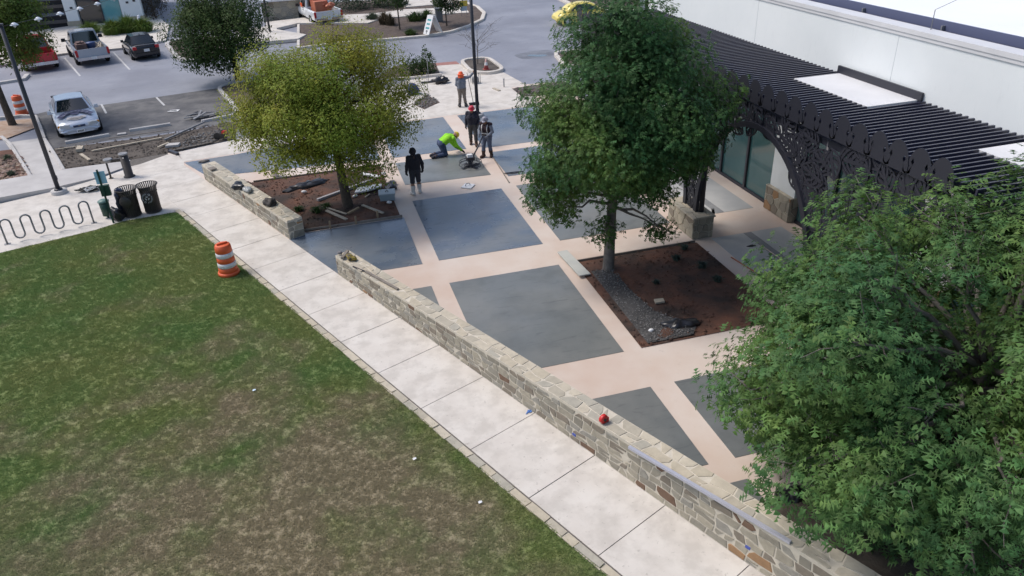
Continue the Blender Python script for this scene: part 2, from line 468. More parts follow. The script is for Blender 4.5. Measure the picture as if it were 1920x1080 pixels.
slab([(X2, 20.36), (X3, 20.36), (X3, 25.33), (X2, 25.33)], M['wet_sky_tint'])
slab([(X2, 27.0), (X3, 26.85), (X3, 29.55), (X2, 29.55)])
slab([(X4, 20.40), (X5, 20.40), (X5, 25.40), (X4, 25.40)])
slab([(X4, 26.45), (X5, 26.45), (X5, 29.40), (X4, 29.40)], M['wet_sky_tint'])
slab([(X2, 30.25), (X3 - 0.2, 30.22), (X3 - 0.2, 35.2), (X2, 35.0)], M['wet_sky_tint'])
slab([(X4 - 0.05, 30.05), (X5, 30.05), (X5 + 0.1, 35.3), (X4 - 0.1, 35.2)], M['wet_sky_tint'])
slab([(X1, 30.25), (X1, 34.9), (-3.28, 33.27), (-5.32, 33.02), (-4.23, 30.85)], M['wet_sky_tint'])
slab([(X1, 20.30), (X1, 23.98), (-1.25, 23.88), path_pt(-22.05, 8.41), path_pt(-18.6, 8.41), (1.6, 20.30)], M['wet_sky_tint'])
slab([(X3, 9.84), (X3, 12.5), (3.9, 12.5), (5.2, 9.84)])
slab([(X4, 9.84), (X5, 9.84), (X5, 12.5), (X4, 12.5)])
slab([(6.2, 9.25), (X3 + 0.5, 9.25), (X3 + 0.5, 8.6), (6.35, 8.6)])
# walk under the pergola: grey pads between pink bands
for (x0, x1, y0, y1, mm) in ((11.55, 12.62, 20.55, 25.2, 'pad'), (12.9, 14.0, 20.55, 25.2, 'pad'), (12.62, 12.9, 20.55, 25.2, 'paddark'),
                             (11.5, 12.62, 14.2, 18.9, 'pad'), (12.9, 14.0, 14.2, 18.9, 'pad'), (12.62, 12.9, 14.2, 18.9, 'paddark'),
                             (11.5, 12.62, 7.9, 12.6, 'pad'), (12.9, 14.0, 7.9, 12.6, 'pad'), (12.62, 12.9, 7.9, 12.6, 'paddark'),
                             (11.5, 14.0, 26.8, 31, 'pad')):
    b = MB(); b.prism([(x0 + .004, y0), (x1 - .004, y0), (x1 - .004, y1), (x0 + .004, y1)], -0.05, 0.003, bottom=False); b.build('pavement_pad', M[mm], plaza)

# ---------------------------------------------------------------- planter beds (sunken soil is modelled as low relief just proud of the slab)
def soil_bed(name, poly, m, z=0.02, amp=0.05, step=0.22, seed=1):
    """a bumpy sheet inside a convex-ish polygon"""
    rnd = random.Random(seed)
    xs = [p[0] for p in poly]; ys = [p[1] for p in poly]
    def inside(x, y):
        r = False; n = len(poly)
        for i in range(n):
            x1, y1 = poly[i]; x2, y2 = poly[(i + 1) % n]
            if (y1 > y) != (y2 > y) and x < (x2 - x1) * (y - y1) / (y2 - y1) + x1: r = not r
        return r
    import bmesh
    bm = bmesh.new()
    vs = [bm.verts.new((p[0], p[1], 0)) for p in poly]
    bm.faces.new(vs)
    bmesh.ops.triangulate(bm, faces=bm.faces[:])
    L = max(max(xs) - min(xs), max(ys) - min(ys))
    for _ in range(12):
        es = [e for e in bm.edges if e.calc_length() > step * 2]
        if not es: break
        bmesh.ops.subdivide_edges(bm, edges=es, cuts=1)
        bmesh.ops.triangulate(bm, faces=[f for f in bm.faces if len(f.verts) > 3])
    from mathutils import noise
    for v in bm.verts:
        b = any(e.is_boundary for e in v.link_edges)
        n = noise.noise((v.co.x * 1.1 + seed * 9, v.co.y * 1.1, 0)) + 0.6 * noise.noise((v.co.x * 3.1, v.co.y * 3.1, seed))
        v.co.z = z if b else z + amp * (0.5 + n)
    for f in bm.faces:
        f.smooth = True
        if f.normal.z < 0: f.normal_flip()
    me = bpy.data.meshes.new(name); bm.to_mesh(me); bm.free()
    me.materials.append(m)
    o = bpy.data.objects.new(name, me); COL.objects.link(o)
    o['kind'] = 'structure'
    return o
def scatter(poly, n, rnd):
    xs = [p[0] for p in poly]; ys = [p[1] for p in poly]; out = []
    while len(out) < n:
        x, y = rnd.uniform(min(xs), max(xs)), rnd.uniform(min(ys), max(ys)); r = False; k = len(poly)
        for i in range(k):
            x1, y1 = poly[i]; x2, y2 = poly[(i + 1) % k]
            if (y1 > y) != (y2 > y) and x < (x2 - x1) * (y - y1) / (y2 - y1) + x1: r = not r
        if r: out.append((x, y))
    return out
def clods(name, poly, n, m, smin, smax, z=0.03, seed=1, flat=0.6):
    """loose stones or lumps: one object nobody could count"""
    rnd = np.random.default_rng(seed)
    pts = scatter(poly, n, random.Random(seed))
    T = np.array([(1, 0, 0), (0, 1, 0), (-1, 0, 0), (0, -1, 0), (0, 0, 1), (0, 0, -1)], float)
    Fq = np.array([(0, 1, 4), (1, 2, 4), (2, 3, 4), (3, 0, 4), (1, 0, 5), (2, 1, 5), (3, 2, 5), (0, 3, 5)])
    V = []; F = []
    for i, (x, y) in enumerate(pts):
        s_ = rnd.uniform(smin, smax) * np.array([rnd.uniform(.7, 1.4), rnd.uniform(.6, 1.1), flat * rnd.uniform(.6, 1.2)])
        a = rnd.uniform(0, 6.28)
        q = T * (1 + rnd.uniform(-.25, .25, T.shape)) * s_
        q = np.stack([q[:, 0] * math.cos(a) - q[:, 1] * math.sin(a) + x, q[:, 0] * math.sin(a) + q[:, 1] * math.cos(a) + y, q[:, 2] + z + s_[2] * .3], 1)
        V.append(q); F.append(Fq + 6 * i)
    o = big_mesh(name, np.concatenate(V), np.concatenate(F), m)
    o['kind'] = 'stuff'
    return o
BED1 = [path_pt(-31.0, 8.9), (-2.5, 29.42), (2.48, 29.45), (2.5, 24.06), (-0.78, 23.95), path_pt(-22.6, 8.92)]
soil_bed('planting_bed', BED1, M['soil_red'], 0.012, 0.07, 0.25, 1)
BED2 = [(6.9, 14.0), (6.9, 18.78), (10.93, 18.78), (10.95, 14.0)]
soil_bed('planting_bed', BED2, M['soil_red'], 0.012, 0.06, 0.25, 2)
BED3 = [(6.35, 8.55), (11.2, 8.55), (11.2, 4.5), (8.1, 4.5), path_pt(-4.9, 8.93)]
soil_bed('planting_bed', BED3, M['soil_dark'], 0.012, 0.05, 0.3, 3)
BED4 = [(-11.63, 37.34), (-11.02, 36.32), (-10.11, 33.83), (-8.52, 34.16), (-5.80, 34.74), (-3.36, 35.65), (-3.31, 38.65), (-5.73, 37.74), (-8.16, 37.45), (-8.95, 37.45)]
soil_bed('dirt_strip', BED4, M['soil_dark'], 0.0, 0.06, 0.3, 4)
BED5 = [(-12.29, 33.01), (-11.27, 33.36), (-13.15, 38.04), (-13.74, 38.44)]
soil_bed('planting_bed', [(-17, 32.4)] + BED5[:1] + BED5[1:3] + [(-18, 38)], M['soil_red'], 0.0, 0.05, 0.3, 5)
clods('soil_lumps', BED1, 900, M['soil_red'], 0.015, 0.05, 0.05, 1)
clods('soil_lumps', BED2, 900, M['soil_red'], 0.015, 0.045, 0.05, 2)
GP = [(7.15, 18.03), (7.83, 18.00), (7.77, 16.71), (7.91, 15.45), (8.58, 14.38), (8.34, 14.07), (7.10, 14.07)]
soil_bed('gravel_bed', GP, mat('grey_grit', (0.055, 0.053, 0.052), .95, (0.085, 0.082, 0.08), ns=5, bump=.9, bs=30, specks=.5, sps=12, spcol=(.2, .2, .2)), 0.055, 0.05, 0.22, 19)
clods('gravel', GP, 1100, M['gravel'], 0.010, 0.028, 0.085, 3)
clods('soil_lumps', BED4, 700, M['soil_dark'], 0.02, 0.07, 0.04, 4)
clods('rubble', [(-5.59, 34.81), (-3.83, 35.67), (-3.42, 37.40), (-4.96, 36.98), (-5.59, 36.15)], 300, M['gravel'], 0.025, 0.07, 0.05, 6)
clods('river_rocks', [(-12.32, 33.15), (-11.29, 33.44), (-12.18, 36.12), (-12.97, 37.57), (-13.23, 36.55)], 260, M['rock'], 0.05, 0.12, 0.03, 5)
GP = [(10.75, 38.94), (13.75, 39.32), (13.80, 36.54), (10.77, 37.20)]
soil_bed('gravel_bed', GP, M['mulch'], 0.004, 0.03, 0.3, 7)
clods('gravel', GP, 420, M['gravel'], 0.03, 0.07, 0.02, 8)
GP = [(5.26, 37.98), (6.25, 39.65), (6.61, 37.82), (5.62, 36.90)]
soil_bed('gravel_bed', GP, M['mulch'], 0.004, 0.06, 0.3, 9)
clods('gravel', GP, 160, M['gravel'], 0.03, 0.07, 0.05, 10)

# ---------------------------------------------------------------- walkway with bike rack, kerbs, islands
g = MB()
g.sheet([(-5.12, 27.42), (-6.88, 27.2), (-7.66, 26.75), (-12.0, 25.35), (-40, 17.2), (-40, 27), (-11.68, 30.74), (-10.00, 31.46), (-8.25, 32.50), (-5.80, 34.74), (-5.33, 33.16), path_pt(-27.0, 6.66), path_pt(-27.0, 6.50)], 0.0)
walk = struct('walkway', g, M['concrete'])
def kerb(name, pts, w=0.15, h=0.13, m=None, closed=False, z=-0.03):
    """a kerb of constant width along a polyline"""
    P = [Vector(p[:2]) for p in pts]; n = len(P); b = MB()
    Lr = []
    for i in range(n):
        a = P[(i - 1) % n] if closed or i > 0 else None
        c = P[(i + 1) % n] if closed or i < n - 1 else None
        d = Vector((0, 0))
        if a is not None: d += (P[i] - a).normalized()
        if c is not None: d += (c - P[i]).normalized()
        d.normalize(); nn = Vector((-d.y, d.x)) * (w / 2)
        Lr.append((P[i] + nn, P[i] - nn))
    vs = []
    for l, r in Lr: vs += [(l.x, l.y, z), (l.x, l.y, h - 0.015), (l.x * .85 + r.x * .15, l.y * .85 + r.y * .15, h), (r.x * .85 + l.x * .15, r.y * .85 + l.y * .15, h), (r.x, r.y, h - 0.015), (r.x, r.y, z)]
    fs = []
    for i in range(n if closed else n - 1):
        k2 = (i + 1) % n
        for j in range(5): fs.append((i * 6 + j, k2 * 6 + j, k2 * 6 + j + 1, i * 6 + j + 1))
    if not closed: fs += [(0, 1, 2, 3, 4, 5), tuple((n - 1) * 6 + j for j in range(6))[::-1]]
    b.add(vs, fs)
    return struct(name, b, m or M['concrete_kerb'])
def rounded(pts, r=0.8, k=4):
    """round the corners of a closed polygon"""
    out = []; n = len(pts)
    for i in range(n):
        a, p, c = Vector(pts[i - 1]), Vector(pts[i]), Vector(pts[(i + 1) % n])
        d1 = min(r, (a - p).length * .45); d2 = min(r, (c - p).length * .45)
        q1 = p + (a - p).normalized() * d1; q2 = p + (c - p).normalized() * d2
        for j in range(k + 1):
            t = j / k
            q = q1 * (1 - t) ** 2 + p * 2 * t * (1 - t) + q2 * t * t
            out.append((q.x, q.y))
    return out
# raised ramp band beside the walkway, rising to the left
b = MB()
A_, B_ = [(-12.29, 33.01), (-10.08, 33.68), (-8.50, 34.01), (-7.59, 34.28)], [(-11.71, 30.86), (-10.00, 31.46), (-8.70, 32.23), (-7.67, 33.33)]
hs = [0.20, 0.13, 0.06, 0.012]
vs = []; fs = []
A_ = [(-20.0, 31.0)] + A_; B_ = [(-20.0, 29.2)] + B_; hs = [0.20] + hs
for a, c, h in zip(A_, B_, hs): vs += [(a[0], a[1], -0.02), (a[0], a[1], h), (c[0], c[1], h), (c[0], c[1], -0.02)]
for i in range(4):
    for j in range(3): fs.append((i * 4 + j, i * 4 + j + 1, i * 4 + 4 + j + 1, i * 4 + 4 + j))
fs += [(0, 1, 2, 3), (16, 19, 18, 17)]
b.add(vs, fs); struct('kerb_ramp', b, M['concrete_kerb'])
# crossing walk between the two beds
g = MB(); g.sheet([(-11.29, 33.44), (-10.10, 33.75), (-12.15, 39.44), (-13.73, 39.25)], 0.006); struct('footpath', g, M['concrete_kerb'])
kerb('kerb', [(-10.11, 33.83), (-11.03, 36.40), (-12.02, 39.05)], 0.14, 0.10)
kerb('kerb', [(-11.28, 33.50), (-13.39, 38.78), (-14.14, 40.26)], 0.14, 0.10)
# soil island under the left tree
ISL0 = [(-14.14, 39.92), (-13.83, 39.79), (-12.69, 40.37), (-13.43, 43.33), (-14.96, 42.99), (-19, 41.5)]
soil_bed('tree_island', [(-15.67, 40.55), (-13.93, 39.84), (-12.98, 41.40), (-13.37, 43.31), (-15.08, 43.43), (-16.61, 43.68)], M['rock'], 0.02, 0.05, 0.4, 11)
kerb('kerb', [(-12.02, 39.05), (-12.71, 41.29), (-13.43, 43.53), (-14.23, 43.98), (-16.18, 43.90)], 0.16, 0.12)
kerb('kerb', [(-19.09, 52.03), (-17.48, 52.94), (-16.39, 53.30), (-16.48, 54.51)], 0.3, 0.13)
# far stalls: pavement strip behind the parked cars, islands right of them
g = MB(); g.prism([(-20.02, 57.22), (-17.51, 59.90), (-15.66, 60.65), (-11.62, 60.79), (-9.10, 62.40), (-9.57, 69.19), (-10.84, 73.94), (-12.42, 76.27), (-24.30, 69.55)], -0.03, 0.11, bottom=False)
struct('far_pavement', g, M['concrete'])
ISL = rounded([(-9.14, 62.00), (-7.55, 55.15), (-6.25, 53.85), (-4.04, 55.58), (-5.86, 63.40)], 1.2)
soil_bed('tree_island', ISL, M['mulch'], 0.06, 0.08, 0.6, 12); kerb('kerb', ISL, 0.28, 0.13, closed=True)
ISL = rounded([(-4.64, 45.96), (-3.56, 41.38), (-2.98, 37.21), (-0.37, 39.48), (-0.59, 46.11), (-3.44, 46.73)], 0.8)
soil_bed('tree_island', ISL, M['mulch'], 0.06, 0.08, 0.6, 13); kerb('kerb', ISL, 0.2, 0.13, closed=True)
# big planted island across the road
ISL = [(0.18, 55.01), (3.10, 55.50), (6.05, 55.24), (9.08, 55.16), (10.98, 55.92), (12.75, 57.52), (14.27, 59.67), (15.14, 62.42), (15.38, 65.80), (14.85, 68.98), (13.84, 73.04), (0.90, 75.25)]
soil_bed('road_island', ISL, M['mulch'], 0.07, 0.12, 0.8, 14); kerb('kerb', ISL, 0.3, 0.14, closed=True, m=M['concrete'])
g = MB(); g.prism([(-1.94, 62.31), (0.51, 64.41), (5.66, 61.71), (7.14, 63.48), (12.23, 62.89), (13.92, 62.53), (14.19, 65.26), (9.37, 66.74), (6.58, 65.96), (2.33, 67.14), (-1.93, 66.21)], 0.0, 0.20, bottom=False)
struct('footpath', g, M['concrete'])
g = MB(); g.prism([(9.54, 67.84), (13.76, 67.97), (14.35, 73.10), (9.61, 73.01)], 0.0, 0.21, bottom=False); struct('footpath', g, M['concrete'])
g = MB(); g.prism([(-4.31, 63.53), (-1.13, 64.28), (-1.15, 62.37), (0.89, 59.09), (0.27, 57.72), (-3.75, 57.71)], 0.0, 0.21, bottom=False); struct('footpath', g, M['concrete'])
# small kerbed island beside the lamp
ISL = rounded([(9.60, 46.50), (9.51, 43.26), (10.42, 42.43), (11.44, 42.93), (11.36, 46.47)], 0.9)
soil_bed('small_island', ISL, M['soil_dark'], 0.05, 0.05, 0.4, 15); kerb('kerb', ISL, 0.22, 0.16, closed=True, m=M['concrete'])
ISL = rounded([(15.53, 46.11), (14.93, 42.03), (18.37, 40.85), (19.37, 45.62)], 0.9)
soil_bed('small_island', ISL, M['mulch'], 0.05, 0.05, 0.4, 16); kerb('kerb', ISL, 0.22, 0.16, closed=True, m=M['concrete'])
# shrub bed by the plaza corner
ISL = [(3.96, 44.03), (5.78, 43.47), (7.77, 43.51), (8.08, 46.75), (5.61, 46.98)]
soil_bed('shrub_bed', ISL, M['mulch'], 0.02, 0.05, 0.4, 17)
kerb('kerb', [(3.93, 43.78), (5.81, 43.32), (7.80, 43.36)], 0.16, 0.14, m=M['concrete'])
g = MB(); g.sheet([(7.73, 45.99), (9.41, 45.81), (9.36, 46.62), (7.81, 46.72)], 0.004); struct('tactile_strip', g, mat('brick_red_paving', (0.30, 0.14, 0.12), 0.85, (0.36, 0.18, 0.15), ns=5))
# puddle, damp patch
g = MB(); g.sheet(rounded([(13.76, 46.30), (14.17, 46.60), (14.52, 46.26), (15.00, 46.20), (15.01, 45.70), (14.46, 45.63), (14.08, 45.98)], 0.4), -0.020)
struct('puddle', g, mat('water', (0.10, 0.12, 0.14), 0.03, spec=0.9))
g = MB(); g.sheet(rounded([(13.05, 46.97), (14.00, 47.20), (14.65, 47.57), (15.69, 47.42), (15.94, 46.26), (15.10, 45.65), (15.01, 44.88), (14.01, 45.52), (13.28, 45.39)], .9), -0.025)
struct('damp_patch', g, mat('damp_asphalt', (0.12, 0.12, 0.135), 0.5, (0.21, 0.215, 0.24), ns=0.9))
# far kerbline on the right of the road
kerb('kerb', [(23.06, 68.00), (22.93, 65.34), (22.76, 61.67), (23.73, 59.38), (26.49, 57.29)], 0.4, 0.14, m=M['concrete'])
soil_bed('verge', [(23.31, 67.85), (23.17, 65.20), (23.08, 61.79), (26.69, 57.74), (29.60, 64.16)], M['mulch'], 0.03, 0.1, 1.0, 18)

# lawn grass, blades as geometry
def make_grass():
    rnd = np.random.default_rng(3)
    V = []; F = []
    for i in range(16):
        a = rnd.uniform(0, 6.28); x, y = rnd.normal(0, 0.028, 2); h = rnd.uniform(0.012, 0.032); w = 0.0042
        lx, ly = rnd.normal(0, 0.034, 2)
        o = len(V)
        V += [(x - w * math.cos(a), y - w * math.sin(a), 0), (x + w * math.cos(a), y + w * math.sin(a), 0), (x + lx, y + ly, h)]
        F.append((o, o + 1, o + 2))
    tm = bpy.data.meshes.new('grass_tuft')
    tm.from_pydata(V, [], F)
    gm = lawn_mat('grass_blade', (0.225, 0.265, 0.092), (0.150, 0.245, 0.078), (0.345, 0.285, 0.195), 0.22)
    tm.materials.append(gm)
    to = bpy.data.objects.new('grass_tuft', tm)
    # emitter sheet
    b = MB(); poly = [(-5.15, 27.40), path_pt(-27.0, 6.47), path_pt(-4, 6.47), (-8, 4.5), (-13, 12), (-13.5, 24.85), (-12.0, 25.33), (-7.66, 26.73), (-6.88, 27.18)]
    b.sheet(poly, -0.008)
    e = b.build('grass', gm)
    e['kind'] = 'stuff'
    ng = bpy.data.node_groups.new('grass_nodes', 'GeometryNodeTree')
    ng.interface.new_socket('Geometry', in_out='INPUT', socket_type='NodeSocketGeometry')
    ng.interface.new_socket('Geometry', in_out='OUTPUT', socket_type='NodeSocketGeometry')
    N, L = ng.nodes, ng.links
    gi, go = N.new('NodeGroupInput'), N.new('NodeGroupOutput')
    d = N.new('GeometryNodeDistributePointsOnFaces'); d.inputs['Density'].default_value = 420
    oi = N.new('GeometryNodeObjectInfo'); oi.inputs['Object'].default_value = to
    ip = N.new('GeometryNodeInstanceOnPoints')
    rv = N.new('FunctionNodeRandomValue'); rv.data_type = 'FLOAT_VECTOR'
    rv.inputs['Min'].default_value = (-0.15, -0.15, 0); rv.inputs['Max'].default_value = (0.15, 0.15, 6.28)
    rs = N.new('FunctionNodeRandomValue'); rs.data_type = 'FLOAT'
    rs.inputs[2].default_value = 0.5; rs.inputs[3].default_value = 1.7
    L.new(gi.outputs[0], d.inputs['Mesh']); L.new(d.outputs['Points'], ip.inputs['Points'])
    L.new(oi.outputs['Geometry'], ip.inputs['Instance'])
    L.new(rv.outputs[0], ip.inputs['Rotation']); L.new(rs.outputs[1], ip.inputs['Scale'])
    L.new(ip.outputs[0], go.inputs[0])
    md = e.modifiers.new('grass', 'NODES'); md.node_group = ng
make_grass()

# ---------------------------------------------------------------- stone walls: every stone its own piece
def clip(poly, px, py, nx, ny):
    """keep the side where (p - P).n <= 0"""
    out = []
    for i in range(len(poly)):
        a, b = poly[i], poly[(i + 1) % len(poly)]
        da = (a[0] - px) * nx + (a[1] - py) * ny; db = (b[0] - px) * nx + (b[1] - py) * ny
        if da <= 0: out.append(a)
        if da * db < 0:
            t = da / (da - db); out.append((a[0] + (b[0] - a[0]) * t, a[1] + (b[1] - a[1]) * t))
    return out
def cells(w, h, sx, sy, gap, rnd, jit=0.24, top=None):
    """irregular courses of convex stones filling w x h"""
    rows = max(1, round(h / sy)); seeds = []
    for r in range(rows):
        n = max(1, round(w / sx)); off = rnd.uniform(0, 1)
        for c in range(-1, n + 2):
            if rnd.random() < 0.09: continue
            seeds.append(((c + off + rnd.uniform(-jit, jit)) * w / n, (r + 0.5 + rnd.uniform(-jit, jit) * 0.8) * h / rows))
    out = []
    for i, (x, y) in enumerate(seeds):
        poly = [(gap * .5, gap * .5), (w - gap * .5, gap * .5), (w - gap * .5, h - gap * .5), (gap * .5, h - gap * .5)]
        k = sx / sy * 0.8
        for j, (u, v) in enumerate(seeds):
            if i == j or abs(u - x) > sx * 3.2: continue
            # anisotropic bisector: stones wider than tall
            nx, ny = (u - x) / (k * k), (v - y); l = math.hypot(nx, ny)
            if l < 1e-6: continue
            nx /= l; ny /= l
            mx, my = (x + u) / 2, (y + v) / 2
            poly = clip(poly, mx - nx * gap / 2, my - ny * gap / 2, nx, ny)
            if len(poly) < 3: break
        if len(poly) >= 3:
            a = 0.5 * abs(sum(poly[q][0] * poly[(q + 1) % len(poly)][1] - poly[(q + 1) % len(poly)][0] * poly[q][1] for q in range(len(poly))))
            q2 = []
            for p in poly:
                if not q2 or math.hypot(p[0] - q2[-1][0], p[1] - q2[-1][1]) > 0.012: q2.append(p)
            if a > 0.002 and len(q2) > 2: out.append((x, y, q2))
    return out
def courses(w, h, sx, sy, gap, rnd):
    """rough courses: wavy bed joints, slanted end joints, some corners knocked off, some stones split"""
    rows = max(1, round(h / sy)); ys = [0.0]
    for r in range(rows): ys.append(ys[-1] + rnd.uniform(.7, 1.3))
    ys = [y * h / ys[-1] for y in ys]
    ph = [rnd.uniform(0, 6) for _ in ys]
    def bed(r, u):
        if r == 0: return gap * .5
        if r == rows: return h - gap * .5
        return ys[r] + sy * (.11 * math.sin(u * 2.9 + ph[r]) + .09 * math.sin(u * 7.3 + ph[r] * 2))
    out = []
    for r in range(rows):
        u = -rnd.uniform(0, sx * .6); sl0 = 0.0
        while u < w:
            l = sx * rnd.uniform(.55, 1.5); u1 = u + l; sl1 = rnd.uniform(-.16, .16) * sy
            if u1 > w - sx * .3: u1 = w; sl1 = 0
            a, b = max(u, 0), u1
            g = gap * .5
            if b - a > .07:
                s0 = sl0 if u > 0 else 0
                q = [(a + s0 + g, bed(r, a) + g), ((a + b) / 2, bed(r, (a + b) / 2) + g + rnd.uniform(-.006, .006)), (b + sl1 - g, bed(r, b) + g),
                     (b - sl1 - g, bed(r + 1, b) - g), ((a + b) / 2 + rnd.uniform(-.3, .3) * l * .5, bed(r + 1, (a + b) / 2) - g + rnd.uniform(-.006, .006)), (a - s0 + g, bed(r + 1, a) - g)]
                for _ in range(2):
                    if rnd.random() < .45:      # knock a corner off
                        c = rnd.choice([(q[0], -1, -1), (q[2], 1, -1), (q[3], 1, 1), (q[-1], -1, 1)]); k = rnd.uniform(.12, .4) * sy
                        n1, n2 = c[1] * .75, c[2] * .66
                        q2 = clip(q, c[0][0] - c[1] * k * .6, c[0][1] - c[2] * k * .6, n1, n2)
                        if len(q2) > 3: q = q2
                if rnd.random() < .12 and b - a > sx * .6:
                    m = (a + b) / 2 + rnd.uniform(-.04, .04); hm = (bed(r, m) + bed(r + 1, m)) / 2
                    for sg in (-1, 1):
                        p = clip(q, m, hm - sg * g, 0.12, sg)
                        if len(p) > 2: out.append((m, hm, p))
                else: out.append(((a + b) / 2, ys[r], q))
            u = u1; sl0 = sl1
            if u1 >= w: break
    return [(x, y, p) for x, y, p in out if 0.5 * abs(sum(p[i][0] * p[(i + 1) % len(p)][1] - p[(i + 1) % len(p)][0] * p[i][1] for i in range(len(p)))) > .002]
def stone(poly, fmap, depth, m, parent, name='stone', bev=0.012):
    """a rough stone: outline at the mortar, slightly smaller face standing proud"""
    n = len(poly); cx = sum(p[0] for p in poly) / n; cy_ = sum(p[1] for p in poly) / n
    if sum(poly[i][0] * poly[(i + 1) % n][1] - poly[(i + 1) % n][0] * poly[i][1] for i in range(n)) < 0: poly = poly[::-1]
    vs = [fmap(p[0], p[1], -0.01) for p in poly] + [fmap(p[0], p[1], depth * .55) for p in poly]
    for p in poly:
        l = max(math.hypot(p[0] - cx, p[1] - cy_), 1e-4); k = max(0.3, 1 - bev / l)
        vs.append(fmap(cx + (p[0] - cx) * k, cy_ + (p[1] - cy_) * k, depth))
    fs = [tuple(range(2 * n, 3 * n))]
    for r in range(2): fs += [(r * n + i, r * n + (i + 1) % n, (r + 1) * n + (i + 1) % n, (r + 1) * n + i) for i in range(n)]
    me = bpy.data.meshes.new(name); me.from_pydata([tuple(v) for v in vs], [], fs)
    me.materials.append(m); me.update()
    o = bpy.data.objects.new(name, me); COL.objects.link(o); o.parent = parent
    return o
def pick(rnd, brown=0.035):
    r = rnd.random()
    if r < brown: return STONE_BROWN
    if r < brown + 0.015: return STONE_TAN
    return rnd.choice(STONES)
def stone_wall(label, s0, s1, o0, o1, h0, h1, seed, sx, sy, ends=(True, True), group='rubble stone walls beside the path'):
    """rubble wall along the path from s0 to s1, between offsets o0 (path side) and o1, height h0 -> h1"""
    rnd = random.Random(seed); L = s1 - s0
    base = path_pt(s0, (o0 + o1) / 2)
    t = thing('stone_wall', label, 'stone wall', (base[0], base[1], 0), 0, group)
    def loc(s, off, z):
        p = path_pt(s0 + s, off); return (p[0] - base[0], p[1] - base[1], z)
    H = lambda s: h0 + (h1 - h0) * s / L
    cap = 0.0
    ins = 0.02; mi_ = 0.002
    vs = []
    for s in (0.008, L - 0.008):
        for o, z in ((o0 + mi_, -0.05), (o0 + mi_, H(s) - 0.008), (o1 - mi_, H(s) - 0.008), (o1 - mi_, -0.05)): vs.append(loc(s, o, z))
    b = MB(); b.add(vs, [(0, 1, 2, 3), (7, 6, 5, 4), (0, 4, 5, 1), (1, 5, 6, 2), (2, 6, 7, 3)])
    b.build('mortar_core', M['mortar'], t)
    hmax = max(h0, h1)
    # front face
    for x, y, poly in courses(L, hmax, sx, sy, 0.024, rnd):
        f = lambda u, v, d: loc(u, o0 + ins - d, v / hmax * (H(u) - 0.05))
        stone(poly, f, rnd.uniform(0.024, 0.033), pick(rnd), t)
    # caps
    for x, y, poly in courses(L, o1 - o0 + 0.02, sx * 1.25, (o1 - o0) / 1.9, 0.018, rnd):
        f = lambda u, v, d: loc(u, o0 - 0.01 + v, H(u) - 0.045 + d)
        stone(poly, f, rnd.uniform(0.043, 0.053), rnd.choice(CAPS), t, 'cap_stone')
    # ends
    for e, s in ((0, 0.0), (1, L)):
        if not ends[e]: continue
        for x, y, poly in courses(o1 - o0, H(s), 0.26, sy, 0.022, rnd):
            if e == 0: f = lambda u, v, d: loc(0.02 - d, o1 - u, v * 0.92)
            else: f = lambda u, v, d: loc(L - 0.02 + d, o0 + u, v * 0.92)
            stone(poly, f, rnd.uniform(0.015, 0.03), pick(rnd), t)
    return t
WB0 = 0.405 * 0.15 - 0.9143 * 20.54
wallB = stone_wall('long tan rubble stone wall running beside the pale path towards the near oak', WB0, WB0 + 16.4, 8.40, 8.87, 0.63, 1.02, 5, 0.315, 0.20, (True, False))
WA0 = 0.405 * -4.15 - 0.9143 * 30.6
wallA = stone_wall('short rubble stone wall holding the red soil bed under the yellowish tree', WA0, 0.405 * -1.23 - 0.9143 * 23.5, 8.42, 8.95, 0.64, 0.66, 11, 0.295, 0.195)

# ---------------------------------------------------------------- white building with pergola and cut steel screens
XW = 14.55
bld = thing('white_building', 'large white stucco building with dark slatted pergola along its front', 'building', (XW, 16, 0))
def L3(x, y, z): return (x - XW, y - 16, z)
def part_box(name, m, x0, x1, y0, y1, z0, z1, parent=bld):
    b = MB(); b.box(L3((x0 + x1) / 2, (y0 + y1) / 2, (z0 + z1) / 2), (x1 - x0, y1 - y0, z1 - z0)); return b.build(name, m, parent)
YA, YB = -6.0, 31.0
part_box('wall', M['white_wall'], XW, XW + 0.35, YA, YB, 4.3, 6.45)
part_box('wall', M['white_wall'], XW, 40, YB - 0.35, YB, 0.0, 6.45)
part_box('coping', M['white_metal'], XW - 0.05, XW + 0.42, YA, YB, 6.45, 6.56)
part_box('coping_drip', M['white_metal'], XW - 0.03, XW + 0.0 - 0.002, YA, YB, 6.36, 6.449)
part_box('gutter', M['steel_dark'], XW + 0.42, XW + 0.80, YA, YB, 6.36, 6.42)
part_box('roof_fascia', mat('slate_blue_flashing', (0.10, 0.115, 0.20), 0.5), XW + 0.80, XW + 0.86, YA, YB, 6.3, 6.70)
part_box('roof', M['white_roof'], XW + 0.862, 60, YA, YB, 6.2, 6.66)
part_box('gutter_edge', M['steel_dark'], XW + 0.66, XW + 0.70, YA, YB, 6.42, 6.50)
for y in (12.7, 15.6, 18.5, 9.8):
    part_box('roof_clip', M['galv'], XW + 0.7, XW + 0.79, y - .02, y + .02, 6.42, 6.60)
for y in (16.15, 9.6, 22.5):
    part_box('wall_joint', mat('joint_grey', (0.56, 0.59, 0.61), 0.9), XW - 0.004, XW + 0.01, y - 0.008, y + 0.008, 5.03, 6.35)
b = MB(); b.tube([L3(XW + 0.30, 15.5, 6.56), L3(XW + 0.30, 15.5, 7.02)], 0.012, 6); b.tube([L3(XW + 0.30, 15.5, 7.02), L3(XW + 1.0, 15.2, 7.4), L3(XW + 3, 14.4, 8.3)], 0.006, 5); b.build('antenna', M['galv'], bld)
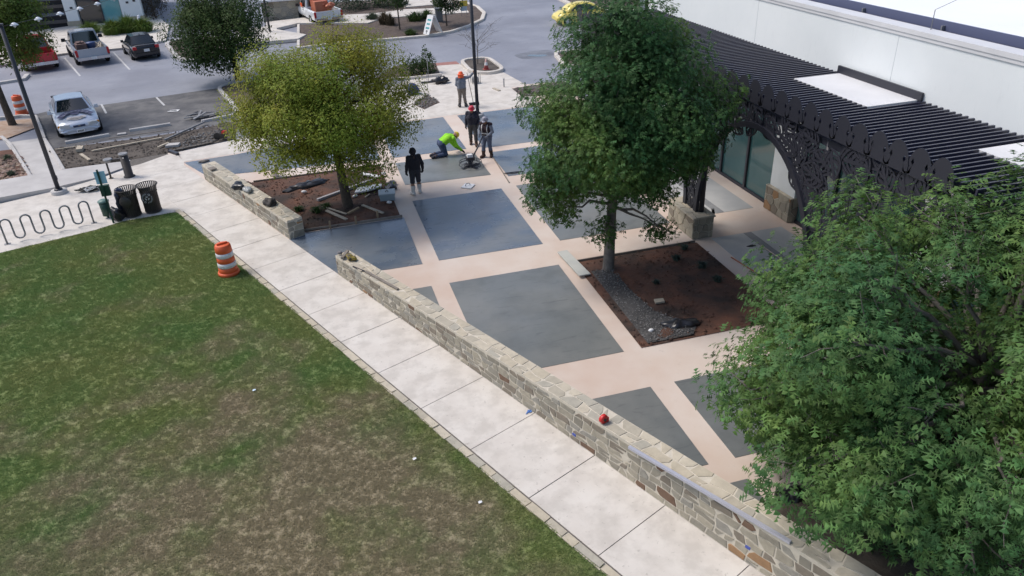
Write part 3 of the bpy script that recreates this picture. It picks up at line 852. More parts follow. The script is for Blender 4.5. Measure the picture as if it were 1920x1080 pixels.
# storefront: stone-based white piers, glass in dark frames between them
PC = [19.72 - 6.35 * i for i in range(-1, 4)]
part_box('wall', M['white_wall'], XW, XW + 0.3, 26.80, YB - 0.36, 0.0, 4.298)
for pc in PC:
    part_box('pier', M['white_wall'], XW - 0.10, XW + 0.3, pc - 0.62, pc + 0.72, 0.82, 4.3)
    part_box('pier_base_core', M['mortar'], XW - 0.22, XW + 0.3, pc - 0.64, pc + 0.74, 0.0, 0.80)
    rnd = random.Random(int(pc * 10))
    if 6 < pc < 22:
        for x, y, poly in cells(1.40, 0.82, 0.36, 0.26, 0.02, rnd):
            stone(poly, lambda u, v, d: L3(XW - 0.22 - d, pc + 0.75 - u, v), rnd.uniform(0.015, 0.03), rnd.choice([STONES[4], STONES[0], STONES[3], STONE_TAN]), bld)
        for x, y, poly in cells(0.5, 0.82, 0.26, 0.26, 0.02, rnd):
            stone(poly, lambda u, v, d: L3(XW - 0.22 + u, pc - 0.64 - d, v), rnd.uniform(0.015, 0.03), rnd.choice([STONES[4], STONES[0]]), bld)
        for x, y, poly in cells(1.42, 0.14, 0.5, 0.14, 0.012, rnd):
            stone(poly, lambda u, v, d: L3(XW - 0.24 + v, pc + 0.76 - u, 0.80 + d), 0.03, rnd.choice(CAPS), bld, 'cap_stone')
for i in range(len(PC) - 1):
    y1, y0 = PC[i] - 0.64, PC[i + 1] + 0.74
    n = 3
    for j in range(n):
        a, c = y0 + (y1 - y0) * j / n, y0 + (y1 - y0) * (j + 1) / n
        part_box('window', M['glass_teal'], XW + 0.05, XW + 0.07, a + 0.05, c - 0.05, 0.10, 2.5)
        part_box('window', M['glass_teal'], XW + 0.05, XW + 0.07, a + 0.05, c - 0.05, 2.58, 4.2)
        part_box('mullion', M['steel_dark'], XW - 0.02, XW + 0.12, a - 0.05, a + 0.05, 0.0, 4.3)
        part_box('transom', M['steel_dark'], XW - 0.015, XW + 0.11, a + 0.052, c - 0.052, 2.5, 2.58)
        part_box('sill', M['steel_dark'], XW - 0.015, XW + 0.11, a + 0.052, c - 0.052, 0.0, 0.10)
part_box('back_panel', mat('interior_grey', (0.12, 0.13, 0.13), 0.8), XW + 0.6, XW + 0.65, YA, YB - 0.4, 0.0, 4.3)
# pergola: slats one by one, beams, white panels, dark upstands
perg = thing('pergola', 'dark slatted metal pergola fixed along the white wall', 'pergola', (12.9, 18, 0))
def L4(x, y, z): return (x - 12.9, y - 18, z)
SPACE = 6.35
PAN = [(16.55 + SPACE * k) for k in range(-2, 1)]
def in_panel(y):
    return any(p - 1.54 < y < p + 1.48 for p in PAN)
me_long = MB(); me_long.box((0, 0, 0), (3.20, 0.045, 0.15)); me_short = MB(); me_short.box((0, 0, 0), (1.66, 0.045, 0.15))
ml = ms = None
y = 6.2; cnt = 0
while y < 30.2:
    if in_panel(y):
        if ms is None: o = me_short.build('slat', M['slat'], perg); ms = o.data
        else: o = shared('slat', ms, perg, (0, 0, 0))
        o.location = L4(11.36 + 0.83, y, 4.935)
    else:
        if ml is None: o = me_long.build('slat', M['slat'], perg); ml = o.data
        else: o = shared('slat', ml, perg, (0, 0, 0))
        o.location = L4(11.36 + 1.60, y, 4.935)
    y += 0.188; cnt += 1
for x in (11.5, 12.7, 14.2):
    b = MB(); b.box(L4(x, 18.0, 4.78), (0.10, 24.4, 0.14)); b.build('beam', M['steel_dark'], perg)
for p in PAN:
    b = MB(); b.box(L4(13.76, p - 0.03, 4.97), (1.46, 3.0, 0.07)); b.build('white_panel', M['white_metal'], perg)
    b = MB(); b.box(L4(14.50, p - 0.03, 5.06), (0.06, 3.2, 0.28)); b.build('upstand', M['steel_dark'], perg)
# stone piers under the screens
def stone_pier(label, pc, seed):
    rnd = random.Random(seed)
    t = thing('stone_pier', label, 'stone pier', (11.25, pc, 0), 0, 'stone piers carrying the steel screens')
    b = MB(); b.box((0, 0, 0.34), (0.66, 1.66, 0.70)); b.build('mortar_core', M['mortar'], t)
    for x, y, poly in cells(1.70, 0.70, 0.34, 0.24, 0.02, rnd): stone(poly, lambda u, v, d: (-0.33 - d, 0.85 - u, v), rnd.uniform(.015, .03), rnd.choice([STONES[0], STONES[2], STONES[4], STONES[3], STONES[0]]), t)
    for x, y, poly in cells(0.70, 0.70, 0.24, 0.22, 0.022, rnd): stone(poly, lambda u, v, d: (-0.35 + u, -0.83 - d, v), rnd.uniform(.015, .03), rnd.choice(STONES[:4]), t)
    for x, y, poly in cells(0.78, 1.76, 0.44, 0.50, 0.016, rnd): stone(poly, lambda u, v, d: (-0.39 + u, -0.88 + v, 0.69 + d), 0.045, rnd.choice(CAPS), t, 'cap_stone')
    return t
PIERY = [19.85 - 6.35 * k for k in range(-1, 3)]
stone_pier('tan stone pier at the corner of the red planter carrying a dark steel screen', PIERY[1], 21)
stone_pier('tan stone pier hidden behind the near oak', PIERY[2], 22)
stone_pier('tan stone pier beyond the central oak', PIERY[0] + .75, 23)
# cut steel screens: a leaf pattern standing on each pier and arching between them
def ribbon(mb, pts, w, x, th=0.012):
    """flat strip in the y-z plane, with thickness along x"""
    n = len(pts)
    if not isinstance(w, (list, tuple)): w = [w] * n
    vs = []
    for i in range(n):
        a, c = Vector(pts[max(i - 1, 0)]), Vector(pts[min(i + 1, n - 1)])
        d = (c - a).normalized() if (c - a).length > 1e-6 else Vector((1, 0))
        nn = Vector((-d.y, d.x)) * w[i] / 2
        p = Vector(pts[i])
        for q in (p + nn, p - nn):
            vs += [(x - th / 2, q.x, q.y), (x + th / 2, q.x, q.y)]
    fs = []
    for i in range(n - 1):
        o = i * 4
        fs += [(o, o + 4, o + 6, o + 2), (o + 1, o + 3, o + 7, o + 5), (o, o + 1, o + 5, o + 4), (o + 2, o + 6, o + 7, o + 3)]
    mb.add(vs, fs)
def steel_leaf(mb, c, ang, Lf, Wf, x, rnd, keep):
    ca, sa = math.cos(ang), math.sin(ang)
    T = lambda u, v: (c[0] + u * ca - v * sa, c[1] + u * sa + v * ca)
    out = lambda t: Wf * 0.5 * math.sin(PI * min(max(t, 0), 1)) ** 0.75 * (1.15 - 0.3 * t)
    if not keep(*T(Lf * .5, 0)): return
    ribbon(mb, [T(Lf * t, 0) for t in (0, .33, .66, 1)], [0.10, 0.09, 0.07, 0.03], x)
    for sgn in (1, -1):
        ribbon(mb, [T(Lf * t, sgn * out(t)) for t in (0, .1, .2, .35, .5, .65, .8, .9, 1)], 0.052, x + 0.004 * sgn)
        for k in range(5):
            t0 = 0.04 + 0.17 * k
            t1 = min(t0 + 0.30, 0.97)
            pts = [T(Lf * (t0 + (t1 - t0) * q ** 1.6), sgn * out(t1) * (q ** 0.8)) for q in (0, .25, .5, .75, 1)]
            ribbon(mb, pts, [0.035, 0.055, 0.06, 0.05, 0.04], x + 0.002 * k)
ARC_A, ARC_B, Z0 = 2.75, 3.45, 0.70
def screen(label, pc, seed, near_arch=True):
    """one bay of screen: from the pier's centre line, half an arch to each side"""
    rnd = random.Random(seed); XS = 11.22
    t = thing('steel_screen', label, 'steel screen', (XS, pc, 0), 0, 'dark steel leaf screens along the pergola')
    HB = 3.175
    def edge(y):
        """lower edge of the screen at distance y from the pier's centre"""
        if y < 0 and not near_arch: return 0.72
        d = HB - abs(y)
        q = d / ARC_A
        return Z0 + ARC_B * math.sqrt(max(0, 1 - q * q)) if q < 1 else 0.72
    mb = MB()
    keep = lambda y, z: abs(y) < HB + 0.05 and z > edge(y) + 0.05 and z < 4.95
    yy = -HB
    row = 0
    zz = 0.72
    while zz < 5.0:
        y_ = -HB - 0.2 + (0.24 if row % 2 else 0)
        while y_ < HB + 0.3:
            cc = (y_ + rnd.uniform(-.08, .08), zz + rnd.uniform(-.08, .08))
            if keep(*cc): steel_leaf(mb, cc, rnd.uniform(0, 2 * PI), rnd.uniform(.66, .88), rnd.uniform(.5, .64), rnd.uniform(-.035, .035), rnd, keep)
            y_ += 0.46
        row += 1; zz += 0.38
    mb.build('leaf_lattice', M['steel_dark'], t)
    # scalloped top plates, each with two slits
    n = 11; w = 2 * HB / n
    for k in range(n):
        yc = -HB + w * (k + .5); b = MB()
        if k % 2: 
            pass
        out = [(yc + w * .56 * math.cos(a), 4.86 + 0.55 * math.sin(a)) for a in [PI * q / 12 for q in range(13)]]
        xo = -0.045 if k % 2 else -0.06
        m_ = 13; vs = []; fs = []
        for f in (1.0, .80, .62, 0.0):
            for p in out:
                q = (yc + (p[0] - yc) * f, 4.80 + (p[1] - 4.80) * f) if f else (yc + (p[0] - yc) * .9, 4.80)
                vs += [(xo, q[0], q[1]), (xo + .012, q[0], q[1])]
        for r_ in range(3):
            for i in range(m_ - 1):
                if r_ == 1 and i in (2, 9): continue
                o, q = 2 * (r_ * m_ + i), 2 * ((r_ + 1) * m_ + i)
                fs += [(o, o + 2, q + 2, q), (o + 1, q + 1, q + 3, o + 3)]
                if r_ == 0: fs.append((o, o + 1, o + 3, o + 2))
        b.add(vs, fs)
        b.build('scallop', M['steel_dark'], t)
    # arch rims with depth and the leaf-trunk band beside them
    for sgn in ((1, -1) if near_arch else (1,)):
        pts_o = []; 
        for q in range(19):
            a = PI / 2 * q / 18
            pts_o.append((sgn * (HB - ARC_A * math.cos(a)), Z0 + 0.02 + ARC_B * math.sin(a), sgn * (HB - (ARC_A + .17) * math.cos(a)), Z0 + 0.02 + (ARC_B + .15) * math.sin(a)))
        vs = []
        for (ya, za, yb, zb) in pts_o: vs += [(-.055, ya, za), (.055, ya, za), (.055, yb, zb), (-.055, yb, zb)]
        fs = []
        for i in range(18):
            for j in range(4): fs.append((i * 4 + j, i * 4 + (j + 1) % 4, i * 4 + 4 + (j + 1) % 4, i * 4 + 4 + j))
        b = MB(); b.add(vs, fs); b.build('arch_rim', M['steel_dark'], t)
    for y_ in (-0.45, 0.55):
        b = MB(); b.tube([(0.14, y_, 0.73), (0.14, y_, 4.72)], 0.075, 10); b.build('post', M['steel_dark'], t)
    b = MB(); b.box((0.12, 0, 4.62), (0.1, 2 * HB - .02, 0.16)); b.build('top_rail', M['steel_dark'], t)
    return t
screen('dark cut steel leaf screen rising from the stone pier by the red planter', PIERY[1], 31)
screen('dark cut steel leaf screen with its foot behind the near oak', PIERY[2], 32, False)
screen('dark cut steel leaf screen behind the central oak', PIERY[0] + .75, 33)

# ---------------------------------------------------------------- trees
def rot_frames(axis, nrm):
    a = axis / np.linalg.norm(axis, axis=1, keepdims=True)
    n = nrm - a * (nrm * a).sum(1, keepdims=True)
    n /= np.maximum(np.linalg.norm(n, axis=1, keepdims=True), 1e-6)
    b = np.cross(n, a)
    return a, b, n
OAK_V = np.array([(0, -.05, 0), (0, .16, 0), (0, .32, 0), (0, .46, 0), (0, .62, 0), (0, .76, 0), (0, 1.0, -.1),
                  (-.30, .34, -.05), (.30, .34, -.05), (-.46, .66, -.10), (.46, .66, -.10), (-.27, .93, -.10), (.27, .93, -.10), (-.05, .5, .02), (.05, .5, .02)], float)
OAK_F = np.array([(1, 7, 2), (1, 2, 8), (3, 9, 4), (3, 4, 10), (5, 11, 6), (5, 6, 12), (1, 2, 13), (1, 14, 2), (13, 2, 3), (2, 14, 3), (13, 3, 4), (3, 14, 4), (4, 11, 5), (4, 5, 12), (0, 13, 1), (0, 1, 14)])
KITE_V = np.array([(0, 0, 0), (-.24, .45, .05), (0, 1, -.05), (.24, .45, .05), (0, .5, -.02)], float)
KITE_F = np.array([(0, 4, 1), (4, 2, 1), (0, 3, 4), (4, 3, 2)])
LOBE_V = np.array([(0, 0, 0), (-.34, .38, .02), (-.10, .46, 0), (-.36, .78, -.05), (0, 1, -.08), (.36, .78, -.05), (.10, .46, 0), (.34, .38, .02)], float)
LOBE_F = np.array([(0, 2, 1), (0, 6, 2), (0, 7, 6), (2, 4, 3), (2, 6, 4), (6, 5, 4)])
LEAF = {'oak': (OAK_V, OAK_F), 'kite': (KITE_V, KITE_F), 'lobe': (LOBE_V, LOBE_F)}

def leaves(name, kind, pos, axis, nrm, size, m, parent):
    TV, TF = LEAF[kind]
    a, b, n = rot_frames(axis, nrm)
    s_ = size[:, None, None]
    V = pos[:, None, :] + s_ * (TV[None, :, 0:1] * b[:, None, :] + TV[None, :, 1:2] * a[:, None, :] + TV[None, :, 2:3] * n[:, None, :])
    k = len(TV)
    F = TF[None] + (np.arange(len(pos)) * k)[:, None, None]
    return big_mesh(name, V.reshape(-1, 3), F.reshape(-1, 3), m, parent)

def limb(mb, p0, p1, r0, r1, rnd, sag=0.0, n=6, k=6):
    p0, p1 = Vector(p0), Vector(p1); pts = []; rs = []
    d = (p1 - p0).length
    for i in range(k + 1):
        t = i / k
        q = p0.lerp(p1, t)
        w = math.sin(PI * t) * d * 0.06
        q += Vector((rnd.uniform(-w, w), rnd.uniform(-w, w), rnd.uniform(-w, w) + math.sin(PI * t) * sag * d))
        pts.append(q); rs.append(r0 + (r1 - r0) * t)
    mb.tube(pts, rs, n)

def tree(name, label, base, crown_c, radii, trunk_r, kind, leaf_size, m_leaf, m_bark, n_lobes, lobe_r, n_tips, per_tip, seed,
         tip_r=0.16, fork=0.35, lean=(0, 0), inner=0.35, droop=0.25, group=None, shape=0.0, extra=(), flat=0.85, sep=0.62):
    """trunk, limbs to every lobe of the crown, and leaves in tufts at the twig ends"""
    rnd = random.Random(seed); nr = np.random.default_rng(seed)
    t = thing(name, label, 'tree', (base[0], base[1], 0), 0, group)
    C = np.array([crown_c[0], crown_c[1], crown_c[2]], float); Rr = np.array(radii, float)
    lobes = []
    tries = 0
    while len(lobes) < n_lobes and tries < 4000:
        tries += 1
        v = nr.normal(size=3); v /= np.linalg.norm(v)
        k = nr.uniform(0.58, 0.92)
        taper = 1.0 - shape * max(0.0, v[2])          # narrower towards the top
        p = C + v * Rr * k * np.array([taper, taper, 1.0])
        if p[2] < 0.25: continue
        r = lobe_r * nr.uniform(0.7, 1.2)
        if all(np.linalg.norm((p - q) / 1.0) > lobe_r * sep for q, _ in lobes): lobes.append((p, r))
    for (p, r) in extra: lobes.append((np.array(p, float), r))
    for _ in range(max(3, n_lobes // 4)): lobes.append((C + nr.normal(size=3) * Rr * 0.22, lobe_r))
    # wood
    mb = MB()
    fz = fork * (crown_c[2] + radii[2])
    topx, topy = lean
    tr = [(0, 0, -0.15), (0.01, 0.0, 0.08), (topx * .3, topy * .3, fz * .45), (topx * .6, topy * .6, fz)]
    tr += [(topx + (crown_c[0] - topx) * .5, topy + (crown_c[1] - topy) * .5, fz + (crown_c[2] - fz) * .7), (crown_c[0], crown_c[1], crown_c[2] + radii[2] * .5)]
    mb.tube(tr, [trunk_r * 1.45, trunk_r * 1.12, trunk_r * .95, trunk_r * .85, trunk_r * .5, trunk_r * .15], 10)
    mb.build('trunk', m_bark, t)
    mb = MB()
    for p, r in lobes:
        f = min(0.9, max(0.0, (p[2] - fz) / max(0.1, crown_c[2] + radii[2] * .5 - fz))) * 0.5
        i0 = Vector(tr[3]).lerp(Vector(tr[5]), f)
        limb(mb, i0, tuple(p), trunk_r * .34, trunk_r * .07, rnd, 0.05, 5, 5)
        for _ in range(5):
            v = nr.normal(size=3); v /= np.linalg.norm(v)
            limb(mb, tuple(p - (p - np.array(i0)) * rnd.uniform(0, .35)), tuple(p + v * r * .85), trunk_r * .09, 0.004, rnd, 0, 4, 3)
    mb.build('branches', m_bark, t)
    # leaf tufts
    L = len(lobes)
    wts = np.array([r ** 2 for _, r in lobes]); wts /= wts.sum()
    idx = nr.choice(L, n_tips, p=wts)
    LP = np.array([p for p, _ in lobes]); LR = np.array([r for _, r in lobes])
    v = nr.normal(size=(n_tips, 3)); v[:, 2] *= flat; v /= np.linalg.norm(v, axis=1, keepdims=True)
    rad = np.where(nr.random(n_tips) < inner, nr.uniform(0.3, 0.95, n_tips), nr.uniform(0.85, 1.1, n_tips))
    # uneven lobes
    tip = LP[idx] + v * (LR[idx] * rad)[:, None] * np.array([1, 1, flat])
    out = (tip - C) / Rr
    dirn = v * 0.7 + out / np.maximum(np.linalg.norm(out, axis=1, keepdims=True), 1e-6) * 0.5 + np.array([0, 0, 0.25])
    dirn /= np.linalg.norm(dirn, axis=1, keepdims=True)
    keepm = tip[:, 2] > 0.15
    tip, dirn = tip[keepm], dirn[keepm]
    n = len(tip)
    P = np.repeat(tip, per_tip, 0); D = np.repeat(dirn, per_tip, 0)
    q = nr.normal(size=P.shape); q -= D * (q * D).sum(1, keepdims=True) * 0.8
    q /= np.linalg.norm(q, axis=1, keepdims=True)
    ax = q + D * 0.25 + np.array([0, 0, -droop])
    P = P + q * (tip_r * nr.uniform(0.0, 1.0, len(P)) ** 0.7)[:, None] - D * nr.uniform(0, tip_r * 1.3, len(P))[:, None]
    nm = D * 0.7 + np.array([0, 0, 0.8]) + nr.normal(size=P.shape) * 0.22
    sz = leaf_size * nr.uniform(0.65, 1.2, len(P))
    leaves('crown', kind, P, ax, nm, sz, m_leaf, t)
    return t

def leaf_mat(name, c1, c2, c3, rough=0.5, isl=0.24, ns=0.8, tr=0.34, ns3=0.35):
    return mat(name, c1, rough, c2, ns=ns, contrast=(0.4, 0.62), col3=c3, ns3=ns3, amt3=0.7, island=isl, transl=tr, spec=0.18)
LM_OAK = leaf_mat('oak_leaf', (0.060, 0.142, 0.052), (0.092, 0.190, 0.066), (0.135, 0.215, 0.050), isl=.34)
LM_OAK2 = leaf_mat('dark_oak_leaf', (0.040, 0.104, 0.036), (0.062, 0.142, 0.047), (0.130, 0.205, 0.042), isl=.34)
LM_ELM = leaf_mat('elm_leaf', (0.165, 0.235, 0.032), (0.240, 0.290, 0.038), (0.340, 0.310, 0.046), 0.55)
LM_DARK = leaf_mat('dark_leaf', (0.034, 0.070, 0.024), (0.050, 0.095, 0.030), (0.075, 0.115, 0.028), 0.6)
LM_MID = leaf_mat('mid_leaf', (0.075, 0.130, 0.026), (0.110, 0.160, 0.032), (0.14, 0.170, 0.035), 0.55)
LM_GREY = leaf_mat('grey_leaf', (0.065, 0.090, 0.060), (0.085, 0.110, 0.070), (0.05, 0.07, 0.05), 0.7)
LM_BROWN = leaf_mat('brown_leaf', (0.085, 0.068, 0.045), (0.11, 0.085, 0.055), (0.06, 0.06, 0.04), 0.7)

# yellowish elm over the red bed
tree('elm_tree', 'rounded yellow green tree growing from the red soil bed behind the short stone wall', (0.85, 25.6), (-0.18, 0.0, 3.72), (3.10, 2.95, 2.40), 0.17, 'kite', 0.100, LM_ELM, M['bark'],
     40, 0.92, 9300, 10, 41, sep=.72, tip_r=0.20, fork=0.30, lean=(-0.12, 0.0), inner=0.45, shape=0.18)
# central oak
tree('oak_tree', 'tall dark green oak standing in the middle of the plaza by the gravel edged bed', (7.68, 18.02), (0.55, 0.0, 4.70), (3.0, 2.75, 3.15), 0.155, 'oak', 0.165, LM_OAK2, M['bark_pale'],
     48, 0.86, 6200, 8, 42, sep=.85, tip_r=0.18, fork=0.26, lean=(0.12, 0.05), inner=0.4, shape=0.46,
     extra=[((-2.1, 0.0, 3.4), .55), ((-2.2, -0.3, 2.7), .5), ((1.2, -0.5, 1.35), .42), ((1.55, -0.6, 1.25), .3), ((-.3, -.4, 1.5), .55), ((2.9, 0.4, 2.9), .5), ((-1.4, 0.2, 2.1), .6), ((2.7, .6, 2.4), .4)])
# near oak, bottom right
tree('oak_tree', 'large near oak filling the bottom right corner beyond the long wall', (9.9, 7.9), (0.3, -0.4, 2.95), (4.7, 4.6, 3.1), 0.18, 'oak', 0.19, LM_OAK, M['bark_pale'],
     74, 0.92, 6100, 9, 43, sep=.9, tip_r=0.19, fork=0.25, inner=0.3, shape=0.15,
     extra=[((-2.1, 2.5, 2.1), .6), ((-1.9, 2.3, 2.8), .65), ((-2.1, 2.1, 1.5), .6), ((-2.3, 1.6, 1.0), .6), ((-2.1, .9, .7), .6), ((-1.9, .0, .6), .6), ((-1.4, -1.0, .6), .7), ((-1.6, 1.2, 1.9), .7)])
# tree at the left edge
tree('elm_tree', 'leafy mid green tree at the left edge behind the tall lamp post', (-14.23, 42.39), (0.45, 0.2, 4.95), (2.5, 2.4, 2.1), 0.17, 'kite', 0.15, LM_MID, M['bark'],
     30, 1.0, 3000, 9, 44, tip_r=0.24, fork=0.33, lean=(-0.1, 0), inner=0.45, shape=0.15)
# dark tree in the island between the stalls
tree('live_oak_tree', 'very dark tree in the kerbed island behind the yellowish tree', (-3.55, 47.45), (-0.25, 0.3, 3.15), (3.2, 2.9, 2.6), 0.16, 'kite', 0.16, LM_DARK, M['bark'],
     34, 1.05, 3400, 9, 45, tip_r=0.24, fork=0.3, inner=0.45, shape=0.1)
# small trees on the road island
tree('small_tree', 'small loose multi stemmed tree on the road island left of the sandwich board', (7.64, 58.31), (-0.1, 0.2, 2.9), (1.5, 1.4, 1.35), 0.06, 'kite', 0.17, LM_DARK, M['bark'], 12, 0.6, 420, 8, 46, tip_r=0.2, fork=0.35, inner=0.3)
tree('small_tree', 'small upright tree on the road island right of the sandwich board', (11.11, 57.90), (0.0, 0.2, 2.3), (1.25, 1.2, 1.15), 0.055, 'kite', 0.17, LM_DARK, M['bark'], 11, 0.55, 400, 8, 47, tip_r=0.2, fork=0.3, inner=0.3)
for (p, c, h) in (((7.65, 57.85), (0.5, 0.1), 2.3), ((7.43, 58.19), (-0.6, .1), 2.2)):
    pass
tree('small_tree', 'brownish thin shrub like tree beside the white pilaster of the far building', (-11.17, 73.83), (0, 0, 2.2), (2.0, 1.6, 1.9), 0.06, 'kite', 0.18, LM_BROWN, M['bark'], 12, 0.8, 420, 7, 48, tip_r=0.25, fork=0.2, inner=0.4)
# bare young tree in the small kerbed island
bt = thing('bare_tree', 'leafless young tree with thin grey twigs in the small kerbed island', 'tree', (10.35, 45.0, 0))
rnd = random.Random(9); mb = MB(); mb.tube([(0, 0, 0), (0.03, 0, .8), (0.1, 0, 1.5)], [.03, .025, .018], 6); mb.build('trunk', M['bark_pale'], bt)
mb = MB()
for i in range(16):
    a = rnd.uniform(0, 6.28); l = rnd.uniform(.9, 1.8); z0 = rnd.uniform(.7, 1.5)
    e = Vector((0.1 + math.cos(a) * l, math.sin(a) * l * .7, z0 + rnd.uniform(.2, 1.5)))
    limb(mb, (0.06, 0, z0), e, .011, .004, rnd, .08, 4, 4)
    for _ in range(5):
        q = Vector((0.06, 0, z0)).lerp(e, rnd.uniform(.4, .95)); limb(mb, q, q + Vector((rnd.uniform(-.4, .4), rnd.uniform(-.4, .4), rnd.uniform(0, .4))), .006, .003, rnd, 0, 3, 2)
mb.build('branches', M['bark_pale'], bt)

# shrubs and grasses
def shrub(name, label, cat, p, radii, n, size, m, seed, kind='kite', group=None, z=0.05):
    nr = np.random.default_rng(seed); t = thing(name, label, cat, (p[0], p[1], z), 0, group)
    rr = np.array(radii)
    v = nr.normal(size=(n, 3)); v /= np.linalg.norm(v, axis=1, keepdims=True); v[:, 2] = np.abs(v[:, 2])
    lump = 1 + 0.25 * np.sin(v[:, 0] * 5 + seed) * np.cos(v[:, 1] * 4)
    P = v * rr * (nr.uniform(.35, 1, n) ** .5 * lump)[:, None]
    ax = v + nr.normal(size=P.shape) * .6; nm = np.array([0, 0, 1.0]) + v * .5 + nr.normal(size=P.shape) * .4
    leaves('foliage', kind, P, ax, nm, size * nr.uniform(.6, 1.3, n), m, t)
    mb = MB(); rnd = random.Random(seed)
    for i in range(7):
        a = rnd.uniform(0, 6.28); limb(mb, (0, 0, 0), (math.cos(a) * radii[0] * .6, math.sin(a) * radii[1] * .6, radii[2] * .7), .012, .004, rnd, .05, 4, 3)
    mb.build('stems', M['bark'], t)
    return t
def grass_clump(name, label, p, r, h, n, m, seed, group=None, z=0.05):
    nr = np.random.default_rng(seed)
    a = nr.uniform(0, 6.283, n); k = nr.uniform(0, 1, n) ** .7
    base = np.stack([np.cos(a) * r * .6 * k, np.sin(a) * r * .6 * k, np.zeros(n)], 1)
    mid = np.stack([np.cos(a) * r * .75 * k, np.sin(a) * r * .75 * k, h * nr.uniform(.5, .8, n) * (1 - .45 * k)], 1)
    tip = np.stack([np.cos(a) * r * (.15 + k) + nr.normal(size=n) * r * .15, np.sin(a) * r * (.15 + k) + nr.normal(size=n) * r * .15, h * nr.uniform(.5, 1.1, n) * (1 - .5 * k)], 1)
    w = np.stack([-np.sin(a), np.cos(a), np.zeros(n)], 1) * (0.012 + r * .012)
    V = np.stack([base - w, base + w, mid - w, mid + w, tip], 1).reshape(-1, 3)
    F = np.array([(0, 1, 2), (1, 3, 2), (2, 3, 4)])[None] + (np.arange(n) * 5)[:, None, None]
    o = big_mesh(name, V, F.reshape(-1, 3), m)
    o.location = (p[0], p[1], z)
    return tag(o, label, 'plant', group)
for i, (p, r, lab) in enumerate((((4.27, 69.55), (2.6, 1.6, 1.5), 'wide grey green shrub behind the white and orange truck'), ((6.61, 70.09), (2.4, 1.5, 1.5), 'wide grey green shrub right of the white and orange truck'),
                                 ((1.84, 70.28), (1.6, 1.3, 1.1), 'dark grey green shrub at the end of the far stone ledge'), ((8.64, 69.58), (1.6, 1.4, 1.2), 'grey green shrub behind the small multi stemmed tree'))):
    shrub('shrub', lab, 'shrub', p, r, 1500, 0.2, LM_GREY, 60 + i, group='grey green shrubs beyond the road')
for i, (p, r, lab) in enumerate((((6.19, 44.10), (0.8, 0.6, 1.0), 'dark shrub nearest the yellowish tree in the kerbed bed'), ((6.75, 44.12), (0.75, 0.6, 0.9), 'dark shrub in the middle of the kerbed bed behind the workers'),
                                 ((7.22, 44.46), (0.45, 0.45, 1.35), 'upright dark shrub at the right end of the kerbed bed'))):
    shrub('shrub', lab, 'shrub', p, r, 700, 0.13, LM_DARK, 70 + i, group='dark shrubs in the kerbed bed')
for i, (p, r, h, lab) in enumerate((((-13.41, 67.25), 1.3, 1.3, 'arching grass clump left of the white bollard'), ((-12.39, 67.67), 1.4, 1.5, 'arching grass clump behind the black car'), ((-11.33, 67.13), 1.3, 1.3, 'arching grass clump right of the white bollard'),
                                    ((-15.32, 68.69), 1.1, 1.0, 'low grass clump before the dark shop window'))):
    grass_clump('grass_clump', lab, p, r, h, 420, LM_MID, 80 + i, 'grass clumps along the far shop front', 0.11)
for i, (p, r, h, mm, lab) in enumerate((((6.90, 61.06), .7, 1.2, LM_BROWN, 'dry brown grass clump at the left end of the road island'), ((7.26, 60.39), .6, 1.0, LM_BROWN, 'dry brown grass clump beside the multi stemmed tree'),
                                        ((9.31, 61.29), 1.0, .9, LM_DARK, 'dark grass clump behind the sandwich board'), ((10.29, 61.80), .7, .9, LM_DARK, 'dark grass clump nearest the footpath on the road island'), ((8.05, 55.90), .6, .5, LM_DARK, 'low dark plant beneath the multi stemmed tree'),
                                        ((6.28, 63.41), .8, .7, LM_GREY, 'grey plant clump right of the truck'))):
    grass_clump('grass_clump', lab, p, r, h, 260, mm, 90 + i, 'grass clumps on the road island', 0.1)
AG = leaf_mat('agave_leaf', (0.07, 0.10, 0.085), (0.09, 0.12, 0.10), (0.06, 0.09, 0.07), .6)
for i, (p, r, lab) in enumerate((((10.33, 18.42), .17, 'small grey green rosette plant by the far edge of the red planter'), ((9.78, 17.86), .19, 'small grey green rosette plant second from the stone pier'), ((10.24, 17.16), .22, 'small grey green rosette plant at the right edge of the red planter'),
                                 ((8.59, 16.74), .14, 'small dark plant in the middle of the red planter'), ((10.26, 16.30), .2, 'small grey green rosette plant beside the near oak leaves'))):
    grass_clump('rosette_plant', lab, p, r, r * 1.2, 60, AG, 100 + i, 'small plants in the red planter', 0.05)
for i, (p, r, lab) in enumerate((((-12.88, 36.40), .28, 'spiky grey plant in the rocky bed at the left edge'), ((-12.12, 34.03), .25, 'spiky grey plant at the front of the rocky bed'), ((-0.23, 25.43), .3, 'low green weed in the red bed near the planks'), ((0.10, 25.71), .25, 'low green weed at the foot of the yellowish tree'), ((-0.86, 25.77), .25, 'low green weed behind the end of the short stone wall'))):
    grass_clump('weed', lab, p, r, r * .9, 90, LM_GREY if i < 2 else LM_DARK, 110 + i, 'weeds in the beds', 0.05)

